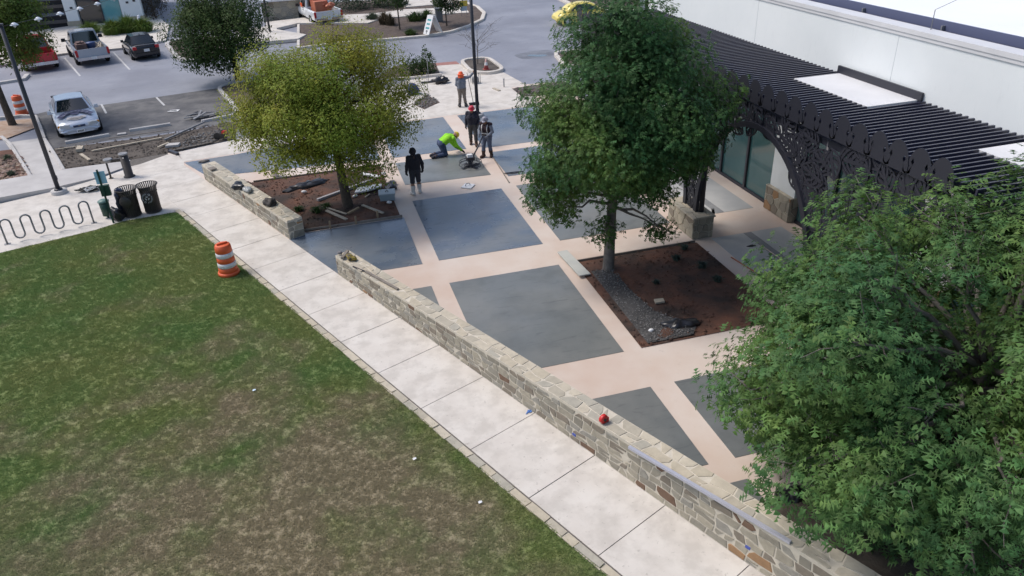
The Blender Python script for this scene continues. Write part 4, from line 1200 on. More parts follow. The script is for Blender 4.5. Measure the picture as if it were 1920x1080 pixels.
# ---------------------------------------------------------------- people
def surface_nets(f, lo, hi, h):
    """f: values on grid points -> quads on the zero level"""
    nx, ny, nz = f.shape
    s_ = f < 0
    c = [f[i:nx - 1 + i, j:ny - 1 + j, k:nz - 1 + k] for i in (0, 1) for j in (0, 1) for k in (0, 1)]
    sg = [x < 0 for x in c]
    cnt = sum(x.astype(np.int8) for x in sg)
    act = (cnt > 0) & (cnt < 8)
    idx = np.full(act.shape, -1, np.int64); ids = np.argwhere(act); idx[act] = np.arange(len(ids))
    cv = np.stack([x[act] for x in c], 1)
    corners = np.array([(i, j, k) for i in (0, 1) for j in (0, 1) for k in (0, 1)], float)
    acc = np.zeros((len(ids), 3)); w = np.zeros(len(ids))
    for a in range(8):
        for b in range(a + 1, 8):
            if np.abs(corners[a] - corners[b]).sum() != 1: continue
            va, vb = cv[:, a], cv[:, b]; m_ = (va < 0) != (vb < 0)
            t = np.where(m_, va / np.where(m_, va - vb, 1), 0)
            acc[m_] += (corners[a] + (corners[b] - corners[a]) * t[:, None])[m_]; w += m_
    V = lo + (ids + acc / w[:, None]) * h
    Q = []
    for ax in range(3):
        sl0 = [slice(1, -1)] * 3; a = s_.take(range(0, s_.shape[ax] - 1), ax); b = s_.take(range(1, s_.shape[ax]), ax)
        ch = np.argwhere(a != b)
        u, v = (ax + 1) % 3, (ax + 2) % 3
        ok = (ch[:, u] > 0) & (ch[:, v] > 0) & (ch[:, u] < f.shape[u] - 1) & (ch[:, v] < f.shape[v] - 1)
        ch = ch[ok]
        sgn = s_[ch[:, 0], ch[:, 1], ch[:, 2]]
        def cell(du, dv):
            q = ch.copy(); q[:, u] += du; q[:, v] += dv; return idx[q[:, 0], q[:, 1], q[:, 2]]
        q = np.stack([cell(-1, -1), cell(0, -1), cell(0, 0), cell(-1, 0)], 1)
        q[~sgn] = q[~sgn][:, ::-1]
        Q.append(q)
    return V, np.concatenate(Q)

def person(label, loc, rz, J, wear, group='workers on the fresh paving', h=0.0125, scale=1.0):
    """J: joints in metres, facing +Y, right side = +X. One continuous body; clothes are children lifted off it."""
    t = thing('person', label, 'person', (loc[0], loc[1], loc[2] if len(loc) > 2 else 0.004), rz, group)
    prims = []       # a, b, ra, rb, zone
    def P(k): return np.array(J[k], float)
    def cap(a, b, ra, rb, zone): prims.append((np.array(a, float), np.array(b, float), ra, rb, zone))
    pel, che, nek, hed = P('pelvis'), P('chest'), P('neck'), P('head')
    sx = P('shR') - P('shL'); sx /= np.linalg.norm(sx)
    hx = P('hipR') - P('hipL'); hx /= np.linalg.norm(hx)
    for s in (-1, 1):
        cap(pel + hx * .075 * s, (pel + che) / 2 + sx * .075 * s, .125, .118, 'hip' if False else 'waist')
        cap((pel + che) / 2 + sx * .08 * s, che + sx * .09 * s, .118, .135, 'torso')
        cap(che + sx * .08 * s, nek + sx * .05 * s - (nek - che) * .15, .13, .075, 'torso')
        cap(pel + hx * .08 * s, P('hipR' if s > 0 else 'hipL'), .125, .115, 'hips')
    up = (hed - nek); up /= np.linalg.norm(up)
    f = P('look') if 'look' in J else np.cross(up, sx)
    f = f - up * f.dot(up); f /= np.linalg.norm(f); rt = np.cross(f, up)
    cap(nek - up * .03, hed - up * .07, .062, .058, 'neck')
    cap(hed - up * .025 + f * .005, hed + up * .045 - f * .012, .086, .094, 'head')
    cap(hed - up * .085 + f * .045, hed - up * .03 + f * .045, .045, .055, 'head')            # jaw
    cap(hed - up * .012 + f * .098, hed - up * .04 + f * .112, .012, .017, 'head')              # nose
    cap(hed + up * .022 + f * .085 - rt * .03, hed + up * .022 + f * .085 + rt * .03, .016, .016, 'head')   # brow
    cap(hed - up * .072 + f * .092 - rt * .018, hed - up * .072 + f * .092 + rt * .018, .010, .010, 'head')  # mouth
    for s in (-1, 1): cap(hed - up * .02 + rt * .094 * s, hed + up * .02 + rt * .097 * s - f * .01, .016, .02, 'head')
    for s, S in ((1, 'R'), (-1, 'L')):
        cap(che * .35 + nek * .65 + sx * .06 * s, P('sh' + S), .075, .07, 'torso')
        cap(P('sh' + S), P('el' + S), .066, .048, 'arm'); cap(P('el' + S), P('wr' + S), .048, .034, 'fore')
        cap(P('hip' + S), P('kn' + S), .112, .068, 'thigh'); cap(P('kn' + S), P('an' + S), .068, .046, 'shin')
        kn, an, to = P('kn' + S), P('an' + S), P('to' + S)
        cap(kn * .62 + an * .38 - 0 * an, kn * .4 + an * .6, .062, .054, 'shin')
        hd = (to - an); hd /= np.linalg.norm(hd)
        cap(an - hd * .05 - np.array(J.get('down' + S, (0, 0, 1.0))) * .035, to, .046, .038, 'foot')
        # hand: palm, four unequal bent fingers, thumb from the palm's side
        wr = P('wr' + S); d = P('hand' + S) - wr; d /= np.linalg.norm(d)
        pn = np.array(J.get('palm' + S, (-s, 0.15, 0)), float); pn -= d * pn.dot(d); pn /= np.linalg.norm(pn)
        sd = np.cross(d, pn)
        cap(wr + d * .015, wr + d * .075, .030, .033, 'hand')
        cap(wr + d * .03 + sd * .022, wr + d * .08 + sd * .026, .022, .02, 'hand'); cap(wr + d * .03 - sd * .022, wr + d * .08 - sd * .026, .022, .02, 'hand')
        curl = J.get('curl', .55)
        for i, ln in enumerate((.068, .078, .072, .056)):
            o = wr + d * .085 + sd * (.036 - .024 * i)
            m1 = o + (d * math.cos(curl) + pn * math.sin(curl)) * ln * .55
            m2 = m1 + (d * math.cos(curl * 2.1) + pn * math.sin(curl * 2.1)) * ln * .5
            cap(o, m1, .0115, .0105, 'hand'); cap(m1, m2, .0105, .009, 'hand')
        th = wr + d * .03 + sd * .034
        t1 = th + (d * .5 + sd * .75 + pn * .3) / 1.0 * .042; t2 = t1 + (d * .8 + sd * .1 + pn * .5) * .032
        cap(th, t1, .014, .012, 'hand'); cap(t1, t2, .012, .0105, 'hand')
    pts = np.array([p for a in prims for p in (a[0], a[1])])
    lo = pts.min(0) - .18; hi = pts.max(0) + .18
    n = np.ceil((hi - lo) / h).astype(int)
    gx = [lo[i] + np.arange(n[i]) * h for i in range(3)]
    F = np.full(tuple(n), 1.0, np.float32)
    def sdf(p, pr):
        a, b, ra, rb, _ = pr
        ba = b - a; q = p - a; tt = np.clip((q @ ba) / max(ba @ ba, 1e-9), 0, 1)
        return np.linalg.norm(q - tt[..., None] * ba, axis=-1) - (ra + (rb - ra) * tt)
    for pr in prims:
        a, b, ra, rb, z = pr
        k = 0.012 if z == 'hand' else (0.018 if z == 'head' else 0.035)
        m_ = max(ra, rb) + .07
        i0 = [max(0, int((min(a[i], b[i]) - m_ - lo[i]) / h)) for i in range(3)]
        i1 = [min(n[i], int((max(a[i], b[i]) + m_ - lo[i]) / h) + 2) for i in range(3)]
        g = np.stack(np.meshgrid(*[gx[i][i0[i]:i1[i]] for i in range(3)], indexing='ij'), -1)
        d = sdf(g, pr)
        sub = F[i0[0]:i1[0], i0[1]:i1[1], i0[2]:i1[2]]
        hh = np.maximum(k - np.abs(sub - d), 0) / k
        F[i0[0]:i1[0], i0[1]:i1[1], i0[2]:i1[2]] = np.minimum(sub, d) - hh * hh * k * .25
    V, Q = surface_nets(F, lo, hi, h)
    ds = np.stack([sdf(V, pr) for pr in prims], 1); near = ds.argmin(1)
    zone = np.array([p[4] for p in prims])[near]
    mids = np.array([(p[0] + p[1]) / 2 - pel for p in prims]); side = np.sign((mids @ hx))[near]
    along = np.zeros(len(V))
    for i, pr in enumerate(prims):
        k = near == i; ba = pr[1] - pr[0]
        along[k] = np.clip(((V[k] - pr[0]) @ ba) / max(ba @ ba, 1e-9), 0, 1)
    V = V * scale
    body = MB()
    me = bpy.data.meshes.new('body'); me.from_pydata(V.tolist(), [], Q.tolist()); me.materials.append(wear['skin'])
    me.polygons.foreach_set('use_smooth', np.ones(len(Q), bool)); me.update()
    bo = bpy.data.objects.new('body', me); COL.objects.link(bo); bo.parent = t
    N = np.zeros(len(V) * 3); me.vertices.foreach_get('normal', N); N = N.reshape(-1, 3)
    def cloth(name, zones, m, off, cond=None, parent=t):
        ok = np.isin(zone, zones)
        if cond is not None: ok &= cond
        fm = ok[Q].all(1)
        if not fm.any(): return None
        used, inv = np.unique(Q[fm], return_inverse=True)
        nv = V[used] + N[used] * off
        rs = np.random.default_rng(1)
        nv = nv + N[used] * (0.004 * np.sin(nv[:, [2]] * 55 + nv[:, [0]] * 31) * np.cos(nv[:, [1]] * 38))
        k = MB(); c = bpy.data.meshes.new(name); c.from_pydata(nv.tolist(), [], inv.reshape(-1, 4).tolist()); c.materials.append(m)
        c.polygons.foreach_set('use_smooth', np.ones(fm.sum(), bool)); c.update()
        o = bpy.data.objects.new(name, c); COL.objects.link(o); o.parent = parent
        return o
    A = along
    if wear.get('trousers'):
        short = wear.get('short')
        cond = np.ones(len(V), bool)
        if short: cond = ~((zone == 'shin') & (V[:, 2] < short))
        cloth('trousers', ['hips', 'waist', 'thigh', 'shin'], wear['trousers'], .014, cond & ~((zone == 'waist') & (A > .35)))
    if wear.get('boots'):
        bz = wear.get('boot_h', .22)
        for sd_ in (-1, 1): cloth('boot', ['foot', 'shin'], wear['boots'], .020, (side == sd_) & ((zone == 'foot') | (V[:, 2] < bz * scale) if not wear.get('kneel') else (zone == 'foot')))
    if wear.get('shirt'):
        cloth('shirt', ['torso', 'waist', 'arm', 'fore', 'hips'], wear['shirt'], .018, ~((zone == 'waist') & (A < .08)) & (zone != 'hips') & ~((zone == 'fore') & (A > .95)))
    if wear.get('gloves'): [cloth('glove', ['hand', 'fore'], wear['gloves'], .006, (side == sd_) & ((zone == 'hand') | (A > .92))) for sd_ in (-1, 1)]
    if wear.get('vest'):
        cloth('vest', ['torso', 'waist'], wear['vest'], .030, ~((zone == 'waist') & (A < .25)))
        ax = (nek - che); ax /= np.linalg.norm(ax)
        q = (V / scale - che) @ ax
        q2 = np.abs((V / scale - che) @ sx)
        cloth('reflective_stripe', ['torso', 'waist'], M['reflect'], .036, (q > -.22) & (q < -.16))
        cloth('reflective_stripe', ['torso'], M['reflect'], .036, (q2 > .09) & (q2 < .135) & (q > -.16) & (q < .17))
    if wear.get('hood'):
        cond = ((V / scale - hed) @ f) < .055
        cloth('hood', ['head', 'neck'], wear['hood'], .022, cond)
    hd = hed * scale
    Bm = Matrix((tuple(rt), tuple(f), tuple(up))).transposed().to_4x4()
    Tm = Matrix.Translation(tuple(hd)) @ Bm
    eye = MB()
    for s in (-1, 1):
        e = MB(); e.ball((0.033 * s, 0.094, 0.004), (.011, .008, .008), 6, 4)
        o = e.build('eye', M['black'], t); o.matrix_local = Tm
    if wear.get('hair'):
        hm = MB(); hm.lathe([(.001, .125), (.05, .115), (.085, .085), (.104, .03), (.103, -.04), (.09, -.075)], 14, (0, -.02, 0)); o = hm.build('hair', wear['hair'], t); o.matrix_local = Tm
    if wear.get('hat') == 'hard':
        hm = MB(); hm.lathe([(.001, .165), (.05, .158), (.09, .135), (.118, .09), (.126, .045), (.128, .035), (.145, .03), (.146, .024), (.120, .024)], 18, (0, -.005, 0))
        hm.ball((0, .135, .032), (.085, .06, .008), 10, 5)
        for x in (-.03, 0, .03): hm.tube([(x, .10, .115), (x, .05, .155), (x, -.05, .158), (x, -.10, .115)], .008, 5)
        o = hm.build('hard_hat', wear['hatm'], t); o.matrix_local = Tm
    if wear.get('hat') == 'brim':
        hm = MB(); hm.lathe([(.001, .16), (.06, .155), (.10, .12), (.115, .05), (.12, .03), (.19, .015), (.20, .005), (.18, .002), (.11, .015)], 18, (0, -.005, 0))
        o = hm.build('brimmed_hat', wear['hatm'], t); o.matrix_local = Tm
        hm = MB(); hm.lathe([(.16, .004), (.15, -.05), (.135, -.12), (.14, -.15)], 16, (0, -.02, 0)); o = hm.build('neck_shade', wear['hatm'], t); o.matrix_local = Tm
    return t

def standing(**k):
    J = dict(pelvis=(0, 0, .93), chest=(0, .01, 1.25), neck=(0, 0, 1.45), head=(0, .03, 1.60),
             shL=(-.19, 0, 1.41), shR=(.19, 0, 1.41), elL=(-.26, -.02, 1.12), elR=(.26, -.02, 1.12), wrL=(-.28, .07, .87), wrR=(.28, .07, .87),
             handL=(-.28, .10, .78), handR=(.28, .10, .78), hipL=(-.095, 0, .90), hipR=(.095, 0, .90), knL=(-.11, .02, .49), knR=(.11, .02, .49),
             anL=(-.12, 0, .085), anR=(.12, 0, .085), toL=(-.14, .15, .045), toR=(.14, .15, .045))
    J.update(k); return J
SKIN = mat('skin', (0.30, 0.165, 0.105), 0.6)
C_BLACK = mat('black_cotton', (0.026, 0.024, 0.030), 0.95); C_DARK = mat('charcoal_trousers', (0.040, 0.040, 0.050), 0.95)
C_WHITE = mat('white_rubber_boots', (0.60, 0.58, 0.55), 0.6); C_GREY = mat('grey_work_shirt', (0.17, 0.19, 0.23), 0.95, (0.21, 0.23, 0.27), ns=8)
C_JEAN = mat('blue_denim', (0.040, 0.062, 0.125), 0.95, (0.065, 0.09, 0.16), ns=6); C_JEAN2 = mat('pale_denim', (0.10, 0.125, 0.19), 0.95, (0.14, 0.16, 0.22), ns=6)
C_KHAKI = mat('khaki_trousers', (0.17, 0.145, 0.125), 0.95, (0.21, 0.18, 0.155), ns=8); C_LIME = mat('lime_shirt', (0.30, 0.72, 0.03), 0.9, (0.25, 0.62, 0.03), ns=6)
C_NAVY = mat('navy_jacket', (0.030, 0.030, 0.046), 0.9); C_BROWN = mat('brown_boots', (0.07, 0.038, 0.028), 0.8); C_VEST = mat('dark_maroon_vest', (0.030, 0.016, 0.022), 0.9)
C_GREYT = mat('grey_trousers', (0.075, 0.072, 0.072), 0.95)
H_RED = mat('red_hard_hat', (0.55, 0.03, 0.06), 0.35); H_YEL = mat('yellow_hard_hat', (0.72, 0.55, 0.02), 0.35); H_GREY = mat('grey_hard_hat', (0.30, 0.30, 0.36), 0.4); H_OR = mat('orange_hat', (0.85, 0.13, 0.035), 0.7)

person('person in a black hooded top and cut off dark trousers standing with back turned', (3.40, 25.95), R(8),
       standing(anL=(-.15, -.05, .085), anR=(.13, .06, .085), toL=(-.19, .10, .045), toR=(.17, .21, .045), knL=(-.125, 0, .49), knR=(.12, .05, .49),
                elL=(-.29, -.06, 1.13), elR=(.29, -.03, 1.13), wrL=(-.31, .02, .88), wrR=(.32, .06, .88), handL=(-.31, .05, .79), handR=(.32, .09, .79)),
       dict(skin=SKIN, shirt=C_BLACK, trousers=C_DARK, boots=C_WHITE, boot_h=.36, short=.44, hood=C_BLACK, gloves=C_BLACK), scale=1.0)
# kneeling, bent forward, hands on the slab; faces +X in the world
KN = dict(pelvis=(0, 0, .50), chest=(0, .29, .66), neck=(0, .47, .71), head=(0, .60, .72), look=(0, .55, -.75),
          shL=(-.19, .43, .66), shR=(.19, .43, .66), elL=(-.25, .50, .38), elR=(.25, .52, .38), wrL=(-.20, .66, .16), wrR=(.22, .74, .14),
          handL=(-.19, .74, .11), handR=(.21, .83, .08), palmL=(0, 0, -1), palmR=(0, 0, -1), hipL=(-.10, 0, .48), hipR=(.10, 0, .48), knL=(-.13, .12, .085), knR=(.13, .10, .085),
          anL=(-.13, -.30, .075), anR=(.13, -.32, .075), toL=(-.13, -.42, .05), toR=(.13, -.44, .05), downL=(0, 0, 0.0), downR=(0, 0, 0.0))
person('person in a lime green shirt and yellow hard hat kneeling on the slab edge', (5.10, 29.72), R(-80), KN,
       dict(skin=SKIN, shirt=C_LIME, trousers=C_JEAN, boots=C_DARK, kneel=True, hat='hard', hatm=H_YEL, gloves=C_BLACK), scale=1.08)
person('person in a dark jacket and red hard hat walking behind the others', (6.66, 30.60), R(165),
       standing(head=(0, .07, 1.585), look=(0, .75, -.6), chest=(0, .04, 1.24), neck=(0, .03, 1.44), anL=(-.12, .17, .085), toL=(-.13, .33, .045), knL=(-.11, .14, .50), anR=(.12, -.15, .10), toR=(.13, -.01, .045), knR=(.115, -.02, .50),
                wrL=(-.27, .15, .90), handL=(-.26, .20, .82), wrR=(.29, .02, .87), handR=(.30, .04, .78)),
       dict(skin=SKIN, shirt=C_NAVY, trousers=C_GREYT, boots=C_BROWN, hat='hard', hatm=H_RED, gloves=C_BLACK), scale=0.985)
person('person in a dark reflective vest and grey sleeves steering the power trowel', (6.86, 28.92), R(140),
       standing(head=(0, .10, 1.57), look=(0, .7, -.65), chest=(0, .06, 1.23), neck=(0, .05, 1.43), shL=(-.19, .05, 1.39), shR=(.19, .05, 1.39), elL=(-.30, .10, 1.12), wrL=(-.20, .32, 1.0), handL=(-.18, .40, .97),
                elR=(.31, .06, 1.12), wrR=(.20, .30, 1.0), handR=(.17, .385, .97), anL=(-.14, -.05, .085), toL=(-.18, .09, .045), anR=(.15, .12, .085), toR=(.19, .27, .045), knR=(.13, .10, .49)),
       dict(skin=SKIN, shirt=C_GREY, trousers=C_JEAN2, boots=C_BROWN, boot_h=.30, vest=C_VEST, hat='hard', hatm=H_GREY, gloves=C_GREY), scale=0.985)
person('person in an orange brimmed hat and grey shirt leaning an arm on a broom', (7.52, 36.55), R(-12),
       standing(anL=(-.16, 0, .085), anR=(.16, .02, .085), toL=(-.20, .14, .045), toR=(.21, .16, .045), shR=(.19, .02, 1.43), elR=(.44, .06, 1.47), wrR=(.64, .10, 1.66), handR=(.68, .11, 1.73), palmR=(0, 1, 0),
                elL=(-.25, .02, 1.12), wrL=(-.17, .20, .97), handL=(-.12, .27, .95)),
       dict(skin=SKIN, shirt=C_GREY, trousers=C_KHAKI, boots=C_GREYT, hat='brim', hatm=H_OR), scale=0.985)

# broom held upright by the worker in the orange hat
b0 = (8.09, 36.65)
br = thing('push_broom', 'push broom standing upright under the hand of the orange hatted worker', 'broom', (b0[0], b0[1], 0))
mb = MB(); mb.tube([(0, 0, .10), (-.22, .05, 1.62)], .016, 6); mb.build('handle', M['wood_grey'], br)
mb = MB(); mb.box((0, 0, .11), (.46, .08, .05)); mb.build('head', M['steel_dark'], br)
mb = MB(); 
for i in range(22): mb.box((-.22 + .02 * i + .01, 0, .047), (.013, .07, .09))
mb.build('bristles', M['black'], br)
# power trowel
pt = thing('power_trowel', 'black walk behind power trowel with round guard cage on the grey slab', 'power trowel', (5.92, 28.02, 0.006), 0)
mb = MB()
for z, r in ((.10, .46), (.22, .44)):
    mb.tube([(r * math.cos(2 * PI * i / 28), r * math.sin(2 * PI * i / 28), z) for i in range(29)], .011, 5)
for i in range(8):
    a = 2 * PI * i / 8; c, s = math.cos(a), math.sin(a)
    mb.tube([(c * .12, s * .12, .30), (c * .32, s * .32, .27), (c * .44, s * .44, .22), (c * .46, s * .46, .10)], .010, 5)
mb.build('guard_cage', M['steel_dark'], pt)
for i in range(4):
    mb = MB(); mb.box((.25, 0, .03), (.34, .13, .006)); mb.box((.16, 0, .06), (.28, .03, .03)); o = mb.build('blade', M['steel_dark'], pt); o.rotation_euler = (0, 0, i * PI / 2 + .4)
mb = MB(); mb.cyl((0, 0, .06), (0, 0, .28), .11, .10, 12); mb.box((0, 0, .34), (.30, .26, .14)); mb.cyl((-.17, .02, .36), (.17, .02, .36), .09, .09, 12); mb.build('engine', M['steel_dark'], pt)
mb = MB(); mb.box((-.02, 0, .46), (.24, .20, .10), taper=.8); mb.build('fuel_tank', M['white_plastic'], pt)
hd = Vector((6.62 - 5.92, 28.62 - 28.02, 1.0))
mb = MB(); mb.tube([(.08, .07, .30), tuple(hd * .55 + Vector((0, 0, .06))), tuple(hd)], .030, 8); mb.build('handle', M['steel_dark'], pt)
nv = Vector((-hd.y, hd.x, 0)).normalized()
mb = MB(); mb.tube([tuple(hd - nv * .25 + Vector((.08, .07, -.02))), tuple(hd), tuple(hd + nv * .25 + Vector((.08, .07, -.02)))], .016, 6); mb.build('handlebar', M['steel_dark'], pt)

# ---------------------------------------------------------------- vehicles
def carpaint(name, c, rough=0.25, metal=0.3): return mat(name, c, rough, metal=metal, spec=0.5, coat=0.5)
P_SILVER = carpaint('silver_paint', (0.42, 0.45, 0.50)); P_BLACK = carpaint('black_paint', (0.010, 0.011, 0.014), 0.2, 0.0); P_RED = carpaint('red_paint', (0.50, 0.022, 0.030), 0.25, 0.1)
P_YEL = carpaint('yellow_paint', (0.78, 0.64, 0.14), 0.3, 0.0); P_WHITE = carpaint('white_paint', (0.74, 0.76, 0.77), 0.3, 0.0); P_PALE = carpaint('pale_silver_paint', (0.55, 0.60, 0.68), 0.25, 0.25)
CHROME = mat('chrome', (0.6, 0.6, 0.62), 0.15, metal=0.9); L_RED = mat('red_lamp', (0.45, 0.015, 0.02), 0.15); L_CLEAR = mat('clear_lamp', (0.45, 0.47, 0.48), 0.1, spec=0.8); L_AMB = mat('amber_lamp', (0.6, 0.25, 0.02), 0.2)
PLATE = mat('number_plate', (0.72, 0.72, 0.72), 0.5); RIM = mat('alloy_rim', (0.55, 0.56, 0.58), 0.35, metal=0.15); TRIM = mat('dark_trim', (0.014, 0.014, 0.016), 0.5)
GLASS = mat('car_glass', (0.012, 0.018, 0.024), 0.04, spec=0.9)

def ring(y, w, zb, zs, zt, crown=.03):
    r = [(w * .86, zb), (w * .97, zb + .10), (w, (zb + zs) * .5), (w * .985, zs - .06), (w * .94, zs), (w * .62, zt), (0.0, zt + crown)]
    pts = [(-x, y, z) for x, z in r] + [(x, y, z) for x, z in r[::-1][1:]]
    return pts
def loft(mb, rings, capends=True):
    n = len(rings[0]); vs = [p for r in rings for p in r]
    fs = [(i * n + j, i * n + (j + 1) % n, (i + 1) * n + (j + 1) % n, (i + 1) * n + j) for i in range(len(rings) - 1) for j in range(n)]
    mb.add(vs, fs, None, True)
    if capends:
        o = len(mb.v) - len(vs)
        mb.f += [tuple(o + j for j in range(n))[::-1], tuple(o + (len(rings) - 1) * n + j for j in range(n))]; mb.mi += [mb.cur] * 2; mb.sm += [False] * 2
def fix_normals(o):
    import bmesh
    bm = bmesh.new(); bm.from_mesh(o.data); bmesh.ops.recalc_face_normals(bm, faces=bm.faces[:]); bm.to_mesh(o.data); bm.free()
    return o
def panel(name, q, m, parent, u=(0.06, .94), v=(.08, .92), off=.012, nu=4):
    """glass pane on a quad q = bottom-left, bottom-right, top-right, top-left (seen from outside)"""
    a, b, c, d = [Vector(p) for p in q]
    f = lambda s, t: (a.lerp(b, s)).lerp(d.lerp(c, s), t)
    nrm = (b - a).cross(d - a).normalized()
    vs = []
    for o in (off, off - .03):
        for t in v:
            for i in range(nu + 1): vs.append(f(u[0] + (u[1] - u[0]) * i / nu, t) + nrm * o)
    k = nu + 1; fs = []
    for i in range(nu):
        fs += [(i, i + 1, k + i + 1, k + i)]
    fs += [(0, 2 * k, 2 * k + nu, nu)[::1], (k, k + nu, 3 * k + nu, 3 * k), (0, k, 3 * k, 2 * k), (nu, 2 * k + nu, 3 * k + nu, k + nu)]
    mb = MB(); mb.add([tuple(p) for p in vs], fs); return fix_normals(mb.build(name, m, parent))
def wheel(parent, x, y, r, w=.22, rimm=None, spokes=5):
    s = 1 if x > 0 else -1
    Mx = Matrix.Rotation(PI / 2 * s, 4, 'Y')
    mb = MB(); mb.lathe([(r * .62, -w / 2), (r * .93, -w / 2), (r, -w / 2 + .03), (r, w / 2 - .03), (r * .93, w / 2), (r * .62, w / 2)], 20, (0, 0, 0), Mx)
    o = mb.build('wheel', M['rubber'], parent, (x, y, r)); fix_normals(o)
    mb = MB(); mb.lathe([(.001, w * .40), (r * .14, w * .40), (r * .16, w * .33), (r * .17, w * .28)], 12, (0, 0, 0), Mx); mb.lathe([(r * .56, w * .30), (r * .65, w * .46), (r * .66, w * .3)], 20, (0, 0, 0), Mx)
    for i in range(spokes):
        a = 2 * PI * i / spokes
        T = Mx @ Matrix.Rotation(a, 4, 'Z'); mb.add([T @ Vector(p) for p in ((.1 * r, -.09 * r, w * .34), (.1 * r, .09 * r, w * .34), (.62 * r, .11 * r, w * .42), (.62 * r, -.11 * r, w * .42))], [(0, 1, 2, 3)])
    mb.lathe([(.001, w * .2), (r * .62, w * .2)], 14, (0, 0, 0), Mx)
    fix_normals(mb.build('rim', rimm or RIM, o))
    mb = MB(); mb.lathe([(.001, 0), (r * 1.22, 0), (r * 1.22, -.06), (.001, -.06)], 22, (0, 0, 0), Mx)
    fix_normals(mb.build('wheel_well', M['rubber'], parent, (x - s * (.0 - .0) + s * (w * .5 - .075), y, r)))
    return o
def cabin(t, paint, yb0, yt0, yt1, yb1, wb, wt, zb, zt, side_split=(.5,), name='cabin', rear_glass=True, wnds=None, crown=.04):
    """greenhouse: yb0/yt0 = windscreen base/top (front), yt1/yb1 = rear top/base"""
    F = [(-wb, yb0, zb), (wb, yb0, zb), (wt, yt0, zt), (-wt, yt0, zt)]; Bk = [(-wb, yb1, zb), (wb, yb1, zb), (wt, yt1, zt), (-wt, yt1, zt)]
    mb = MB()
    n = 5
    top0 = [(-wt + 2 * wt * i / n, yt0 - .10 * math.sin(PI * i / n) * -.6, zt + crown * math.sin(PI * i / n)) for i in range(n + 1)]
    top1 = [(-wt + 2 * wt * i / n, yt1 - .06 * math.sin(PI * i / n), zt + crown * math.sin(PI * i / n)) for i in range(n + 1)]
    bot0 = [(-wb + 2 * wb * i / n, yb0 + .12 * math.sin(PI * i / n), zb) for i in range(n + 1)]
    bot1 = [(-wb + 2 * wb * i / n, yb1 - .08 * math.sin(PI * i / n), zb) for i in range(n + 1)]
    vs = bot0 + top0 + top1 + bot1; k = n + 1
    fs = [(r * k + i, r * k + i + 1, (r + 1) * k + i + 1, (r + 1) * k + i) for r in range(3) for i in range(n)]
    fs += [(0, k, 2 * k, 3 * k), (n, 3 * k + n, 2 * k + n, k + n), tuple(range(n + 1)) + tuple(range(3 * k + n, 3 * k - 1, -1))]
    mb.add(vs, fs); fix_normals(mb.build(name, paint, t))
    def curved(nm, lo, hi, u, v, off, sgn):
        vs = []; m_ = 6
        for w_ in v:
            for i in range(m_ + 1):
                s_ = u[0] + (u[1] - u[0]) * i / m_
                def at(row):
                    x = s_ * n; j = min(int(x), n - 1); f = x - j
                    return Vector(row[j]).lerp(Vector(row[j + 1]), f)
                p = at(lo).lerp(at(hi), w_); vs.append((p.x, p.y + sgn * off, p.z + off * .6))
        q = m_ + 1
        fs = [(r * q + i, r * q + i + 1, (r + 1) * q + i + 1, (r + 1) * q + i) for r in range(len(v) - 1) for i in range(m_)]
        b = MB(); b.add(vs, fs, None, True); return fix_normals(b.build(nm, GLASS, t))
    curved('windscreen', bot0, top0, (.06, .94), (.07, .5, .93), .014, 1)
    if rear_glass: curved('rear_window', bot1, top1, (.07, .93), (.12, .5, .90), .014, -1)
    for s in (-1, 1):
        a, b, c, d = (s * wb, yb1, zb), (s * wb, yb0, zb), (s * wt, yt0, zt), (s * wt, yt1, zt)
        if s < 0: a, b, c, d = b, a, d, c
        cuts = [0.05] + [x for x in side_split] + [.95]
        if s < 0: cuts = [1 - x for x in cuts[::-1]]
        for i in range(len(cuts) - 1): panel('side_window', (a, b, c, d), GLASS, t, (cuts[i] + .02, cuts[i + 1] - .02), (.10, .88))
def mirror(t, x, y, z, m, s=1.0):
    mb = MB(); mb.box((0, 0, 0), (.20 * s, .10 * s, .15 * s), taper=.85); mb.box((-.12 * (1 if x > 0 else -1) * s, 0, -.04), (.10, .05, .05)); mb.build('mirror', m, t, (x, y, z))
def bx(t, name, c, d, m, rz=0.0, taper=1.0):
    mb = MB(); mb.box((0, 0, 0), d, rz, taper=taper); return mb.build(name, m, t, c)

